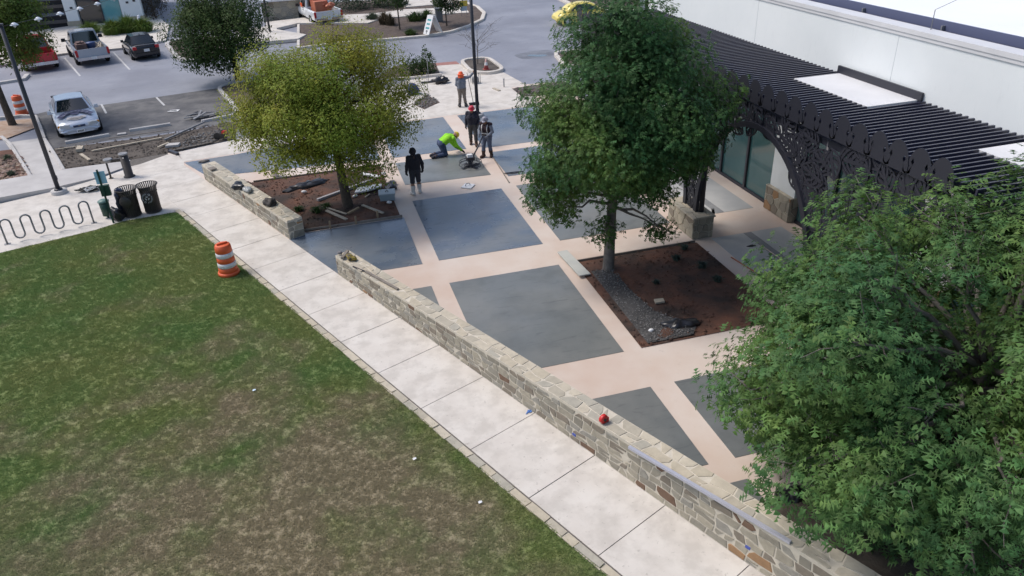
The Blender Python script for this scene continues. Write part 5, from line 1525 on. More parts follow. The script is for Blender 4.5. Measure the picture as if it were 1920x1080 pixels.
def saloon(name, label, loc, rz, paint, L=4.5, w=.90, roof=1.40, coupe=False, hatch=False, rimm=None):
    t = thing(name, label, 'car', (loc[0], loc[1], -.03), rz, None)
    y0, y1 = L / 2, -L / 2
    mb = MB()
    loft(mb, [ring(y1, w * .82, .38, .72, .80, .01), ring(y1 + .08, w * .93, .26, .80, .92, .02), ring(y1 + .35, w * .985, .20, .86, .97, .02), ring(y1 + .95, w, .18, .88, .97, .02), ring(0, w, .17, .86, .94, .02),
              ring(y0 - 1.55, w, .18, .84, .94, .02), ring(y0 - 1.1, w * .99, .19, .80, .90, .04), ring(y0 - .5, w * .96, .20, .70, .80, .05), ring(y0 - .15, w * .90, .24, .58, .66, .04), ring(y0, w * .78, .34, .50, .55, .02)])
    fix_normals(mb.build('body', paint, t))
    r = .32
    for x in (-w + .08, w - .08):
        for y in (y0 - .88, y1 + .92): wheel(t, x, y, r, .20, rimm, 5)
    if coupe: cabin(t, paint, y0 - 1.55, y0 - 2.25, y1 + 1.45, y1 + .62, w * .86, w * .64, .92, roof, (.55,))
    elif hatch: cabin(t, paint, y0 - 1.3, y0 - 1.95, y1 + .75, y1 + .30, w * .87, w * .66, .92, roof, (.33, .66))
    else: cabin(t, paint, y0 - 1.35, y0 - 2.0, y1 + 1.15, y1 + .55, w * .87, w * .66, .92, roof, (.48,))
    mirror(t, -w - .06, y0 - 1.65, .98, paint); mirror(t, w + .06, y0 - 1.65, .98, paint)
    return t, y0, y1
# black hatchback seen from behind
DIR = R(18.5)
cx, cy_ = -10.22, 58.15
t, y0, y1 = saloon('black_car', 'small black car parked with its tail towards the road beside the silver pickup', (cx, cy_), DIR, P_BLACK, 4.35, .90, 1.44)
for s in (-1, 1):
    bx(t, 'tail_lamp', (s * .70, y1 - .005, .84), (.24, .10, .18), L_RED)
    bx(t, 'reflector', (s * .60, y1 - .01, .42), (.14, .05, .05), L_RED)
bx(t, 'number_plate', (0.02, y1 - .02, .66), (.34, .03, .17), PLATE); bx(t, 'rear_bumper', (0, y1 - .01, .44), (1.40, .12, .16), P_BLACK, 0, .95)
bx(t, 'lip_spoiler', (0, y1 + .14, .95), (1.2, .12, .03), P_BLACK); bx(t, 'aerial', (0, y1 + 1.3, 1.50), (.04, .12, .07), TRIM)
# silver coupe facing the plaza, with lettering and airbrushed art on its bonnet
t, y0, y1 = saloon('silver_coupe', 'pale silver coupe with airbrushed lettering on its bonnet facing the dirt strip', (-11.02, 41.15), R(196.5), P_PALE, 4.85, .95, 1.36, coupe=True)
def hood_z(y):   # bonnet height along the car
    ys = [y0 - 1.55, y0 - 1.1, y0 - .5, y0 - .15]; zs = [.96, .94, .85, .70]
    return float(np.interp(y, ys, zs))
ART = mat('airbrushed_purple', (0.04, 0.035, 0.085), 0.35, (0.10, 0.09, 0.17), ns=9, coords='obj'); ARTW = mat('airbrushed_white', (0.80, 0.76, 0.72), 0.35, (0.62, 0.55, 0.5), ns=3, coords='obj'); INK = mat('white_lettering', (0.75, 0.76, 0.80), 0.4)
def decal(name, pts, m, lift, parent):
    """a thin sheet following the bonnet"""
    import bmesh
    bm = bmesh.new(); f = bm.faces.new([bm.verts.new((p[0], p[1], 0)) for p in pts]); bmesh.ops.triangulate(bm, faces=[f])
    for _ in range(3): bmesh.ops.subdivide_edges(bm, edges=[e for e in bm.edges if e.calc_length() > .12], cuts=1); bmesh.ops.triangulate(bm, faces=[q for q in bm.faces if len(q.verts) > 3])
    for v in bm.verts: v.co.z = hood_z(v.co.y) + lift - .055 * max(0, (abs(v.co.x) - .35)) / .5
    for q in bm.faces: 
        q.normal_update()
        if q.normal.z < 0: q.normal_flip()
    me = bpy.data.meshes.new(name); bm.to_mesh(me); bm.free(); me.materials.append(m)
    o = bpy.data.objects.new(name, me); COL.objects.link(o); o.parent = parent; return o
yb = y0 - 1.42
arc = lambda r, a0, a1, cyy, n=14, sx=1.0: [(sx * r * math.sin(a0 + (a1 - a0) * i / n), cyy + r * math.cos(a0 + (a1 - a0) * i / n)) for i in range(n + 1)]
cyc = y0 - .35
decal('hood_art', [(x * .75, y) for x, y in arc(.62, -1.0, 1.0, cyc - .95 + .4)] + [(.42, y0 - .42), (0, y0 - .28), (-.42, y0 - .42)], ARTW, .028, t)
band = [(x, cyc - .02 - (1 - abs(x) / .78 * 1.0) * .62 * .9 - .16 + .10 * 0) for x in (-.74, -.5, -.25, 0, .25, .5, .74)]
outer = [(-.80, y0 - .80), (-.58, y0 - 1.14), (-.28, y0 - 1.36), (0, y0 - 1.44), (.28, y0 - 1.36), (.58, y0 - 1.14), (.80, y0 - .80)]
inner = [(-.62, y0 - .58), (-.42, y0 - .80), (-.22, y0 - .98), (0, y0 - 1.05), (.22, y0 - .98), (.42, y0 - .80), (.62, y0 - .58)]
decal('hood_art', outer + inner[::-1], ART, .036, t)
decal('hood_art', [(-.20, y0 - .98), (.20, y0 - .98), (.14, y0 - .82), (0, y0 - .74), (-.14, y0 - .82)], ART, .044, t)
for i, ch in enumerate('Samueles'):
    u = (i + .5) / 8 * 2 - 1
    me = text_mesh(ch, .34 if i else .46); me.materials.append(INK)
    x = -u * .60; yy = y0 - 1.19 + .44 * abs(u) ** 1.7
    o = bpy.data.objects.new('lettering', me); COL.objects.link(o); o.parent = t
    o.location = (x, yy, hood_z(yy) + .050 - .055 * max(0, abs(x) - .35) / .5); o.rotation_euler = (R(-8), 0, PI + -u * .60 * 1.0)
for s in (-1, 1):
    bx(t, 'headlight', (s * .58, y0 - .10, .60), (.42, .20, .13), L_CLEAR, s * -.25, .9)
    bx(t, 'indicator', (s * .80, y0 - .26, .58), (.10, .16, .10), L_AMB, s * -.5)
    bx(t, 'fog_lamp', (s * .50, y0 - .01, .33), (.22, .06, .09), TRIM)
bx(t, 'grille', (0, y0 - .03, .56), (.50, .10, .09), mat('blue_grille', (.02, .04, .10), .4)); bx(t, 'badge', (0, y0 + .025, .575), (.10, .02, .04), CHROME)
mb = MB(); loft(mb, [ring(y0 - .22, .88, .22, .42, .46, .0), ring(y0 - .02, .80, .24, .42, .46, .0), ring(y0 + .05, .62, .26, .40, .44, 0)]); fix_normals(mb.build('front_bumper', P_PALE, t))
bx(t, 'number_plate', (0.0, y0 + .065, .34), (.34, .02, .16), PLATE)
for k in range(5): bx(t, 'plate_mark', (-.11 + .055 * k, y0 + .078, .34), (.03, .006, .08), TRIM)
bx(t, 'spoiler', (0, y1 + .22, 1.08), (1.42, .24, .05), TRIM)
for s in (-1, 1): bx(t, 'spoiler_leg', (s * .55, y1 + .22, 1.0), (.06, .16, .14), TRIM)

def pickup(name, label, loc, rz, paint, L=5.7, w=1.0, roof=1.86, lift=.0, chrome=True):
    t = thing(name, label, 'pickup truck', (loc[0], loc[1], -.03), rz, None)
    y0, y1 = L / 2, -L / 2
    yc = -.35                     # rear of the cab
    mb = MB()
    loft(mb, [ring(yc, w * .97, .42, 1.00, 1.10, .0), ring(yc + .3, w * .98, .40, 1.02, 1.12, .0), ring(1.0, w * .98, .40, 1.02, 1.12, .0), ring(1.5, w * .98, .42, 1.02, 1.12, .03), ring(y0 - .5, w * .96, .42, .98, 1.06, .03), ring(y0 - .05, w * .92, .42, .92, .98, .02), ring(y0, w * .88, .46, .84, .90, 0)])
    fix_normals(mb.build('body', paint, t))
    cabin(t, paint, 1.35, .70, yc + .14, yc + .02, w * .90, w * .74, 1.05, roof, (.5,), crown=.05)
    # load bed: floor, sides with rails, tailgate
    mb = MB(); yb0, yb1 = yc - .04, y1 + .10
    for s in (-1, 1):
        prof = [(s * (w * .98), .48), (s * w * .985, .80), (s * w * .985, 1.04), (s * w * .94, 1.11), (s * w * .85, 1.11), (s * w * .84, .62), (s * w * .60, .62), (s * w * .60, .48)]
        vs = [(x, yb0, z) for x, z in prof] + [(x, yb1, z) for x, z in prof]; n = len(prof)
        mb.add(vs, [(i, (i + 1) % n, n + (i + 1) % n, n + i) for i in range(n)] + [tuple(range(n)), tuple(range(n, 2 * n))[::-1]])
    mb.box((0, (yb0 + yb1) / 2, .60), (w * 1.19, yb0 - yb1 - .01, .10)); mb.box((0, yb0 - .03, .86), (w * 1.68, .06, .48))
    fix_normals(mb.build('load_bed', paint, t))
    mb = MB(); mb.box((0, (yb0 + yb1) / 2 - .02, .67), (w * 1.66, yb0 - yb1 - .12, .025)); mb.build('bed_liner', TRIM, t)
    mb = MB(); mb.box((0, y1 + .06, .80), (w * 1.72, .08, .58)); mb.box((0, y1 + .01, .97), (w * .3, .03, .10)); tg = mb.build('tailgate', paint, t)
    bx(t, 'rear_bumper', (0, y1 - .06, .52), (w * 1.90, .20, .18), CHROME if chrome else TRIM); bx(t, 'number_plate', (0, y1 - .17, .54), (.32, .02, .16), PLATE)
    for s in (-1, 1):
        bx(t, 'tail_lamp', (s * w * .915, y1 + .055, .86), (.15, .10, .40), L_RED)
        bx(t, 'fender', (s * w * .985, y1 + 1.35, .88), (.07, 1.15, .22), paint, 0, .8)
        mirror(t, s * (w + .13), 1.15, 1.22, TRIM, 1.4)
        for y in (y0 - .95, y1 + 1.30): wheel(t, s * (w - .12), y, .39, .26, None, 6)
        bx(t, 'headlight', (s * .72, y0 - .03, .80), (.34, .10, .2), L_CLEAR)
        bx(t, 'door_handle', (s * (w * .99), .12, .98), (.03, .16, .04), TRIM)
    bx(t, 'grille', (0, y0, .74), (.95, .06, .3), TRIM)
    return t, y0, y1
t, y0, y1 = pickup('silver_pickup', 'silver pickup truck with a cluttered load bed parked between the red and black vehicles', (-13.62, 58.55), DIR, P_SILVER, 5.6, 1.02, 1.84)
def load_item(name, label, cat, truck, c, mb, m, group=None):
    """things lying in a load bed are things of their own"""
    a = truck.rotation_euler.z; p = Vector((c[0] * math.cos(a) - c[1] * math.sin(a), c[0] * math.sin(a) + c[1] * math.cos(a), c[2])) + truck.location
    return single(name, label, cat, mb, m, tuple(p), a, group)
rust = mat('rusty_red_metal', (0.10, 0.05, 0.045), .8, (0.16, 0.11, 0.10), ns=6)
mb = MB(); mb.box((0, 0, .28), (.62, .9, .56)); mb.box((0, .1, .60), (.45, .6, .1)); mb.cyl((0, -.2, .56), (0, -.2, .72), .07); load_item('generator', 'dull maroon machine standing in the silver pickup bed', 'machine', t, (-.42, -1.2, .68), mb, rust)
mb = MB(); mb.lathe([(.001, 0), (.26, 0), (.29, .5), (.30, .56), (.25, .6), (.001, .62)], 16); load_item('drum', 'blue lidded drum standing in the silver pickup bed', 'drum', t, (.18, -1.35, .68), mb, mat('blue_plastic', (.03, .06, .16), .4))
mb = MB(); rr = random.Random(4)
for _ in range(16):
    a = rr.uniform(0, PI); q = Vector((rr.uniform(-.15, .15), rr.uniform(-.5, .5), rr.uniform(.03, .35))); d = Vector((math.cos(a) * .3, math.sin(a) * .4, rr.uniform(-.05, .2))); mb.beam(q - d, q + d, .05, .03)
load_item('timber_scraps', 'heap of pale timber scraps in the silver pickup bed', 'timber', t, (.58, -1.5, .70), mb, M['wood_pale'])
t, y0, y1 = pickup('red_pickup', 'red pickup truck partly hidden under the tree at the left edge', (-16.62, 58.05), DIR, P_RED, 5.5, 1.0, 1.78)
# white work truck with orange load beyond the yellowish tree
t, y0, y1 = pickup('work_truck', 'white work truck with orange machinery in its bed beyond the yellowish tree', (2.2, 66.2), R(14), P_WHITE, 5.8, 1.15, 2.15)
OR2 = mat('orange_machine_paint', (0.42, 0.12, 0.06), 0.5, (0.50, 0.17, 0.09), ns=2)
mb = MB(); mb.box((0, 0, .62), (1.05, 1.2, .75)); mb.cyl((-.4, .3, 1.0), (.4, .3, 1.0), .12); load_item('orange_machine', 'faded orange machine box standing in the white truck bed', 'machine', t, (-.12, -1.15, .68), mb, OR2)
mb = MB(); rr = random.Random(6)
for _ in range(14): mb.ball((rr.uniform(-.45, .45), rr.uniform(-.4, .4), rr.uniform(.1, .55)), (.2, .2, .13), 6, 4)
load_item('orange_sacks', 'pile of orange mesh and sacks at the tail of the white truck bed', 'sacks', t, (.40, -1.9, .95), mb, OR2)
for s in (-1, 1): bx(t, 'marker_panel', (s * 1.10, .55, 1.28), (.03, .5, .3), M['orange'])
# yellow round-backed car, side on
t = thing('yellow_car', 'round yellow compact car half hidden behind the central oak', 'car', (20.75, 55.3, -.03), R(90))
mb = MB(); Lc = 4.1
def bring(y, w, zb, zs, zt): return ring(y, w, zb, zs, zt, .03)
loft(mb, [bring(2.05, .62, .40, .55, .60), bring(1.92, .76, .28, .70, .78), bring(1.5, .85, .22, .82, .95), bring(1.0, .87, .20, .88, 1.02), bring(0, .87, .19, .90, 1.0), bring(-1.0, .87, .20, .88, 1.02), bring(-1.6, .84, .22, .80, .94), bring(-1.95, .74, .30, .66, .72), bring(-2.05, .6, .40, .52, .58)])
fix_normals(mb.build('body', P_YEL, t))
mb = MB(); rs = []
for i in range(11):
    a = PI * i / 10; y = 1.28 * math.cos(a); z = .98 + .52 * math.sin(a) ** .8
    wt = .72 - .17 * math.sin(a); rs.append([(-.76 + .0, y, .96), (-wt, y * .96, max(.97, z - .08)), (-wt * .7, y * .95, z), (0, y * .95, z + .02), (wt * .7, y * .95, z), (wt, y * .96, max(.97, z - .08)), (.76, y, .96)])
loft(mb, rs); fix_normals(mb.build('roof_shell', P_YEL, t))
for s in (-1, 1):
    outl = [(1.00, 1.0), (.70, 1.26), (.30, 1.40), (-.05, 1.42), (-.05, 1.0)]; out2 = [(-.12, 1.0), (-.12, 1.42), (-.45, 1.36), (-.80, 1.20), (-1.0, 1.0)]
    for ol in (outl, out2):
        n = len(ol); X = lambda z: s * (.80 - (z - .96) * .34)
        b = MB(); b.add([(X(z), y, z) for y, z in ol] + [(X(z) - s * .1, y, z) for y, z in ol], [tuple(range(n)), tuple(range(n, 2 * n))[::-1]] + [(i, (i + 1) % n, n + (i + 1) % n, n + i) for i in range(n)]); fix_normals(b.build('side_window', GLASS, t))
    for y in (1.26, -1.26):
        b = MB(); b.lathe([(.36, -.16), (.43, -.15), (.46, -.04), (.40, .04), (.36, .05)], 18, (s * .82, y, .33), Matrix.Rotation(PI / 2 * s, 4, 'Y')); fix_normals(b.build('fender', P_YEL, t))
        wheel(t, s * .80, y, .31, .2, RIM, 8)
    bx(t, 'headlight', (s * .60, 1.86, .66), (.2, .16, .2), L_CLEAR); bx(t, 'tail_lamp', (s * .58, -1.90, .66), (.18, .12, .16), L_RED)
    mirror(t, s * .92, .75, 1.05, P_YEL, .9)

# ---------------------------------------------------------------- street furniture
def lamp_post(label, p, h, base=True):
    t = thing('lamp_post', label, 'lamp post', (p[0], p[1], 0), 0, 'dark lamp posts')
    if base:
        mb = MB(); mb.lathe([(.001, .14), (.27, .14), (.29, .12), (.29, -.02)], 20); fix_normals(mb.build('concrete_base', M['concrete_kerb'], t))
    mb = MB(); mb.lathe([(.001, .20), (.13, .20), (.15, .17), (.15, .12)], 14); fix_normals(mb.build('base_cover', M['steel_dark'], t))
    mb = MB(); mb.cyl((0, 0, .12), (0, 0, h), .082, .070, 12); mb.build('pole', mat('post_grey', (.030, .032, .042), .55), t)
    mb = MB(); mb.box((0, 0, h + .03), (.16, .16, .06)); mb.build('cap', M['steel_dark'], t)
    mb = MB(); mb.box((.086, 0, .62), (.02, .08, .16)); mb.build('hand_hole_cover', M['steel_dark'], t)
    return t
LP0 = (-9.70, 31.10); LP1 = (7.83, 34.67); LP2 = (-1.66, 61.49)
lamp_post('tall dark lamp post on a round concrete base by the bike rack walkway', LP0, 6.22)
lamp_post('dark lamp post standing between the fresh slabs behind the red helmeted worker', LP1, 7.0)
lamp_post('dark lamp post beyond the yellowish tree at the edge of the far footpath', LP2, 6.4, False)
# string of lights from the left post to the far post
st = thing('light_string', 'sagging string of small white lights running from the left lamp post', 'string lights', (LP0[0], LP0[1], 6.18))
d = Vector((LP2[0] - LP0[0], LP2[1] - LP0[1], .15)); pts = []
for i in range(41):
    u = i / 40; q = d * u; q.z -= 1.3 * 4 * u * (1 - u) * .35; pts.append(tuple(q))
mb = MB(); mb.tube(pts, .010, 4); mb.build('wire', M['black'], st)
mb = MB(); mb.lathe([(.001, .05), (.05, .04), (.14, -.03), (.15, -.05), (.05, -.04), (.045, -.10), (.001, -.13)], 8); bulb = mb.build('bulb', mat('pale_shade', (.5, .55, .62), .3), st); bulb.location = pts[1]
for i in range(3, 40, 2): shared('bulb', bulb.data, st, pts[i])
# wave bike rack
A0 = Vector((-10.33, 26.55)); B0 = Vector((-7.82, 27.42)); dl = (B0 - A0).length; ang = math.atan2(B0.y - A0.y, B0.x - A0.x)
bk = thing('bike_rack', 'grey steel wave bike rack standing on the walkway beside the lawn', 'bike rack', (A0.x, A0.y, 0), ang)
g_ = dl / 9; pts = [(0, 0, 0.0), (0, 0, .45)]
for i in range(9):
    c = g_ * (i + .5); up = i % 2 == 0; zc = .70 if up else .25
    for k in range(9):
        a = PI - PI * k / 8
        pts.append((c + g_ / 2 * math.cos(a), 0, zc + (1 if up else -1) * g_ / 2 * math.sin(a)))
    if i < 8: pts.append((g_ * (i + 1), 0, .48))
pts += [(dl, 0, .45), (dl, 0, 0)]
mb = MB(); mb.tube(pts, .030, 8); mb.build('wave_tube', M['galv'], bk)
for x in (0, dl): 
    mb = MB(); mb.box((x, 0, .008), (.18, .14, .012)); mb.build('foot_plate', M['galv'], bk)
# litter bins
def bin_can(label, p, rz):
    t = thing('litter_bin', label, 'litter bin', (p[0], p[1], 0), rz, 'black slatted litter bins by the lawn corner')
    mb = MB(); mb.lathe([(.001, .04), (.255, .04), (.265, .85), (.24, .85), (.235, .10), (.001, .08)], 20); fix_normals(mb.build('liner', M['black'], t))
    mb = MB()
    for i in range(30):
        a = 2 * PI * i / 30; c, s = math.cos(a), math.sin(a); k = (-s * .019, c * .019)
        prof = [(.275, .05), (.285, .80), (.30, .90), (.335, .99), (.36, 1.03)]
        vs = []
        for r, z in prof: vs += [(c * r - k[0], s * r - k[1], z), (c * r + k[0], s * r + k[1], z), (c * (r - .012) + k[0], s * (r - .012) + k[1], z), (c * (r - .012) - k[0], s * (r - .012) - k[1], z)]
        mb.add(vs, [(q * 4 + j, q * 4 + (j + 1) % 4, q * 4 + 4 + (j + 1) % 4, q * 4 + 4 + j) for q in range(4) for j in range(4)])
    o = mb.build('slats', M['bronze'], t); o['kind'] = 'stuff'
    for r, z in ((.278, .07), (.288, .78), (.362, 1.03)):
        mb = MB(); mb.tube([(r * math.cos(2 * PI * i / 24), r * math.sin(2 * PI * i / 24), z) for i in range(25)], .015, 6); mb.build('hoop', M['bronze'], t)
    mb = MB(); mb.lathe([(.001, .02), (.28, .02), (.28, .0), (.001, 0)], 20, (0, 0, .03)); mb.build('bottom_ring', M['bronze'], t)
    mb = MB(); mb.lathe([(.001, .012), (.205, .012), (.215, 0), (.001, 0)], 24, (0, -.300, .62), Matrix.Rotation(PI / 2, 4, 'X')); disc = fix_normals(mb.build('sign_disc', M['bronze'], t))
    return t, disc
t1, d1 = bin_can('black slatted litter bin with a dark bag spilling over its side', (-6.55, 27.63), R(-12))
mb = MB()
nr = np.random.default_rng(2)
def crumple(c, r, seed, nu=16, nv=11, k=.22):
    b = MB(); b.ball(c, r, nu, nv); q = np.random.default_rng(seed)
    cx = Vector(c); out = []
    ph = q.uniform(0, 6, 6)
    for p in b.v:
        d = Vector(p) - cx
        n = 1 + k * (math.sin(d.x * 17 + ph[0]) * math.cos(d.y * 15 + ph[1]) + .6 * math.sin(d.z * 23 + d.x * 19 + ph[2]) + .5 * q.normal() * .5)
        out.append(tuple(cx + d * n))
    b.v = out; return b
crumple((-.26, -.05, .86), (.14, .20, .20), 5).build('bin_bag', M['blue_bag'], t1); crumple((-.30, -.08, .48), (.10, .16, .42), 6).build('bin_bag', M['blue_bag'], t1)
o = crumple((0, 0, .2), (.24, .2, .26), 7).build('rubbish_bag', M['blackfilm']); o.location = ((-7.01, 27.41)[0], (-7.01, 27.41)[1], 0); tag(o, 'black rubbish bag slumped at the foot of the left litter bin', 'bag')
t2, d2 = bin_can('black slatted litter bin with a round white recycling emblem', (-5.89, 27.78), R(-6))
for k, word in enumerate(('RECYCLE', 'RECYCLE')):
    for i, ch in enumerate(word):
        a = (R(205) if k == 0 else R(25)) - (i - 3) * R(19) * (1)
        me = text_mesh(ch, .062, .002); me.materials.append(M['white_plastic'])
        o = bpy.data.objects.new('lettering', me); COL.objects.link(o); o.parent = t2
        a = (R(150) if k == 0 else R(-35)) - (i - 3) * R(17)
        o.location = (.158 * math.cos(a), -.316, .62 + .158 * math.sin(a)); o.rotation_euler = (PI / 2, -(a - PI / 2), 0)
for a in (R(55), R(235)):
    mb = MB(); mb.tube([(.158 * math.cos(a) + .03 * math.cos(2 * PI * i / 14), -.316, .62 + .158 * math.sin(a) + .03 * math.sin(2 * PI * i / 14)) for i in range(15)], .006, 4); mb.build('emblem_ring', M['white_plastic'], t2)
for i in range(3):
    a = PI / 2 + i * 2 * PI / 3; c = Vector((.055 * math.cos(a), -.316, .62 + .055 * math.sin(a))); tg = Vector((-math.sin(a), 0, math.cos(a)))
    nn = Vector((math.cos(a), 0, math.sin(a)))
    mb = MB(); mb.add([tuple(c - tg * .04 + nn * .010), tuple(c - tg * .04 - nn * .010), tuple(c + tg * .01 - nn * .010), tuple(c + tg * .01 + nn * .010), tuple(c + tg * .01 + nn * .024), tuple(c + tg * .045), tuple(c + tg * .01 - nn * .024)], [(0, 1, 2, 3), (4, 6, 5)]); mb.build('arrow', M['white_plastic'], t2)
# dog waste station
p = (-7.14, 27.17)
dg_ = thing('dog_waste_station', 'slim dark green post with pale blue sign and bag box beside the bins', 'sign post', (p[0], p[1], 0))
mb = MB(); mb.box((0, 0, .98), (.055, .055, 1.96)); mb.build('post', M['green_paint'], dg_)
mb = MB(); mb.box((.03, .04, 1.66), (.34, .012, .44)); mb.build('sign_panel', mat('pale_blue_sign', (.36, .60, .74), .4), dg_)
mb = MB(); mb.box((.04, .10, 1.18), (.30, .14, .38)); mb.build('bag_box', M['green_paint'], dg_)
p = (-7.41, 27.76)
wb = thing('waste_bin', 'small dark green lidded bin behind the slim green post', 'bin', (p[0], p[1], 0))
mb = MB(); mb.lathe([(.001, .10), (.15, .10), (.17, .62), (.001, .62)], 14); fix_normals(mb.build('bucket', M['green_paint'], wb))
mb = MB(); mb.lathe([(.001, .70), (.10, .69), (.19, .64), (.19, .61), (.001, .61)], 14); fix_normals(mb.build('lid', mat('pale_green_lid', (.10, .19, .17), .5), wb)); mb = MB(); mb.cyl((0, 0, 0), (0, 0, .11), .04); mb.build('leg', M['green_paint'], wb)
# drinking fountain
p = (-7.32, 32.07)
df = thing('drinking_fountain', 'dark brown pedestal drinking fountain with a lower basin on an arm', 'fountain', (p[0], p[1], 0))
mb = MB(); mb.lathe([(.001, .93), (.16, .93), (.165, .05), (.22, .03), (.22, 0)], 18); fix_normals(mb.build('pedestal', M['bronze'], df))
mb = MB(); mb.lathe([(.001, .975), (.13, .965), (.175, .985), (.18, .95), (.165, .925)], 18); fix_normals(mb.build('basin', M['galv'], df))
mb = MB(); mb.box((-.34, .03, .72), (.50, .10, .12)); mb.build('arm', M['bronze'], df)
mb = MB(); mb.lathe([(.001, .79), (.13, .80), (.17, .81), (.17, .76), (.10, .66), (.001, .64)], 18, (-.62, .05, 0)); fix_normals(mb.build('low_basin', M['galv'], df))
mb = MB(); mb.cyl((-.70, .05, 0), (-.70, .05, .70), .035); mb.lathe([(.001, .02), (.09, .02), (.09, 0)], 12, (-.70, .05, 0)); mb.build('support_leg', M['bronze'], df)
mb = MB(); mb.cyl((0, -.165, .84), (0, -.18, .84), .03); mb.build('push_button', CHROME, df)
# hose heap by the walkway
def tangle(name, label, cat, p, sx, sy, n, r, m, seed, z=.03, hgt=.14, group=None):
    rr = random.Random(seed); pts = []; x = y = 0.0
    for i in range(n):
        a = i * 1.15 + rr.uniform(-.5, .5); k = rr.uniform(.4, 1)
        pts.append((math.cos(a) * sx * k, math.sin(a) * sy * k, z + hgt * abs(math.sin(i * 1.7)) * rr.uniform(.2, 1)))
    sm = []
    for i in range(len(pts) - 1):
        a, b = Vector(pts[i]), Vector(pts[i + 1])
        for q in (0, .33, .66): sm.append(a.lerp(b, q))
    b = MB(); b.tube(sm, r, 5); o = b.build(name, m); o.location = (p[0], p[1], 0); return tag(o, label, cat, group)
tangle('cable_heap', 'tangled heap of black cable on the walkway behind the green post', 'cable', (-8.60, 30.91), .50, .22, 46, .022, M['black'], 3)
tangle('cord_heap', 'thin white cord tangled through the black cable heap', 'cord', (-8.51, 30.82), .36, .18, 22, .010, M['white_plastic'], 8, .06, .16)
# traffic drums
def drum(label, p, rz, s=1.0):
    t = thing('traffic_drum', label, 'traffic drum', (p[0], p[1], 0), rz, 'orange and white traffic drums')
    prof = lambda z: .285 - .055 * z
    mb = MB(); mb.lathe([(.001, .10), (.30, .10), (.315, .06), (.32, 0), (.001, 0)], 22); fix_normals(mb.build('base', M['orange'], t))
    bands = ((.06, .26, 'orange'), (.26, .41, 'reflect'), (.41, .58, 'orange'), (.58, .73, 'reflect'), (.73, .93, 'orange'))
    for i, (a, b, m) in enumerate(bands):
        o = .0 if m == 'orange' else .004
        mb = MB(); mb.lathe([(prof(a) - .012, a), (prof(a) + o, a + .012), (prof(b) + o, b - .012), (prof(b) - .012, b)], 24); fix_normals(mb.build('band', M[m], t))
    mb = MB(); mb.lathe([(prof(.93) - .012, .925), (.215, .96), (.19, .975), (.001, .965)], 22); mb.box((0, 0, 1.0), (.30, .05, .05)); mb.box((-.14, 0, .98), (.03, .05, .06)); mb.box((.14, 0, .98), (.03, .05, .06)); fix_normals(mb.build('handle', M['orange'], t))
    return t
drum('orange and white traffic drum standing on the lawn edge beside the path', (-3.05, 21.73), R(20))
drum('orange and white traffic drum behind the left lamp post by the tree island', (-14.32, 44.53), R(-30))

# ---------------------------------------------------------------- loose boards, tools and rubble
def plank(name, label, cat, a, b, w, h, m, z=0.03, group=None, z2=None):
    a = Vector((a[0], a[1], z)); b = Vector((b[0], b[1], z if z2 is None else z2)); c = (a + b) / 2
    mb = MB(); mb.beam(a - c, b - c, w, h); o = mb.build(name, m); o.location = c
    return tag(o, label, cat, group)
G_ = 'boards and stakes left in the planting bed'
plank('plastic_pipe', 'long grey plastic pipe lying in the red bed behind the tree trunk', 'pipe', (-0.16, 26.43), (2.12, 27.80), .10, .10, mat('grey_pipe', (.38, .36, .36), .5), .10, G_)
plank('plank', 'short plank lying nearest the form stakes in the red bed', 'plank', (0.08, 25.37), (0.70, 24.31), .11, .04, M['wood_pale'], .09, G_)
plank('plank', 'thin plank meeting the tip of the bent plank in the red bed', 'plank', (-0.04, 25.81), (0.73, 24.77), .06, .03, M['wood_pale'], .10, G_)
plank('plank', 'plank lying right of the tree trunk with one raised end', 'plank', (0.77, 24.81), (1.20, 25.09), .08, .05, M['wood'], .09, G_, .14)
plank('plank', 'long thin plank pointing towards the dark slab in the red bed', 'plank', (1.35, 25.39), (1.96, 24.41), .09, .04, M['wood_pale'], .09, G_)
plank('plank', 'white painted board behind the pale foam sheet', 'plank', (1.68, 28.52), (2.28, 27.92), .16, .05, M['white_plastic'], .12, G_)
plank('stick', 'short pale stick beside the grey bucket lid', 'stick', (1.52, 26.10), (1.72, 26.35), .04, .03, M['wood_pale'], .09, G_)
for i, (q, lab) in enumerate((((-0.79, 23.86), 'leftmost timber stake of the row holding the form board'), ((0.12, 23.88), 'second timber stake from the wall along the form board'), ((0.98, 23.97), 'third timber stake from the wall along the form board'), ((1.74, 24.15), 'rightmost timber stake of the row holding the form board'))):
    mb = MB(); mb.box((0, 0, .13), (.06, .04, .30)); mb.box((0, 0, .29), (.05, .03, .03)); o = mb.build('stake', M['wood']); o.location = (q[0], q[1] + .03, 0); o.rotation_euler = (.08, 0, .1 * i); tag(o, lab, 'stake', 'timber stakes along the form board')
plank('form_board', 'timber form board along the top edge of the dark wet slab', 'board', (-0.72, 24.02), (2.56, 24.03), .035, .11, M['wood_grey'], .03)
plank('form_board', 'dark timber form board along the far edge of the red bed', 'board', (-2.45, 29.47), (2.5, 29.50), .04, .10, M['wood_grey'], .02)
plank('form_board', 'dark form board edging the far side of the red planter', 'board', (6.9, 18.83), (10.9, 18.83), .035, .10, M['wood_grey'], .02)
mb = MB(); mb.prism([(-.55, -.2), (-.1, -.26), (.5, -.1), (.58, .12), (.2, .25), (-.35, .2)], 0, .05); single('foam_sheet', 'broken pale foam sheet lying behind the tree trunk', 'foam sheet', mb, M['white_plastic'], ((1.70, 26.80)[0], (1.70, 26.80)[1], .12), R(10))
bk_ = thing('mixing_tub', 'pale blue grey tub with a flat lid at the right edge of the red bed', 'tub', ((2.29, 25.75)[0], (2.29, 25.75)[1], .05), R(-6))
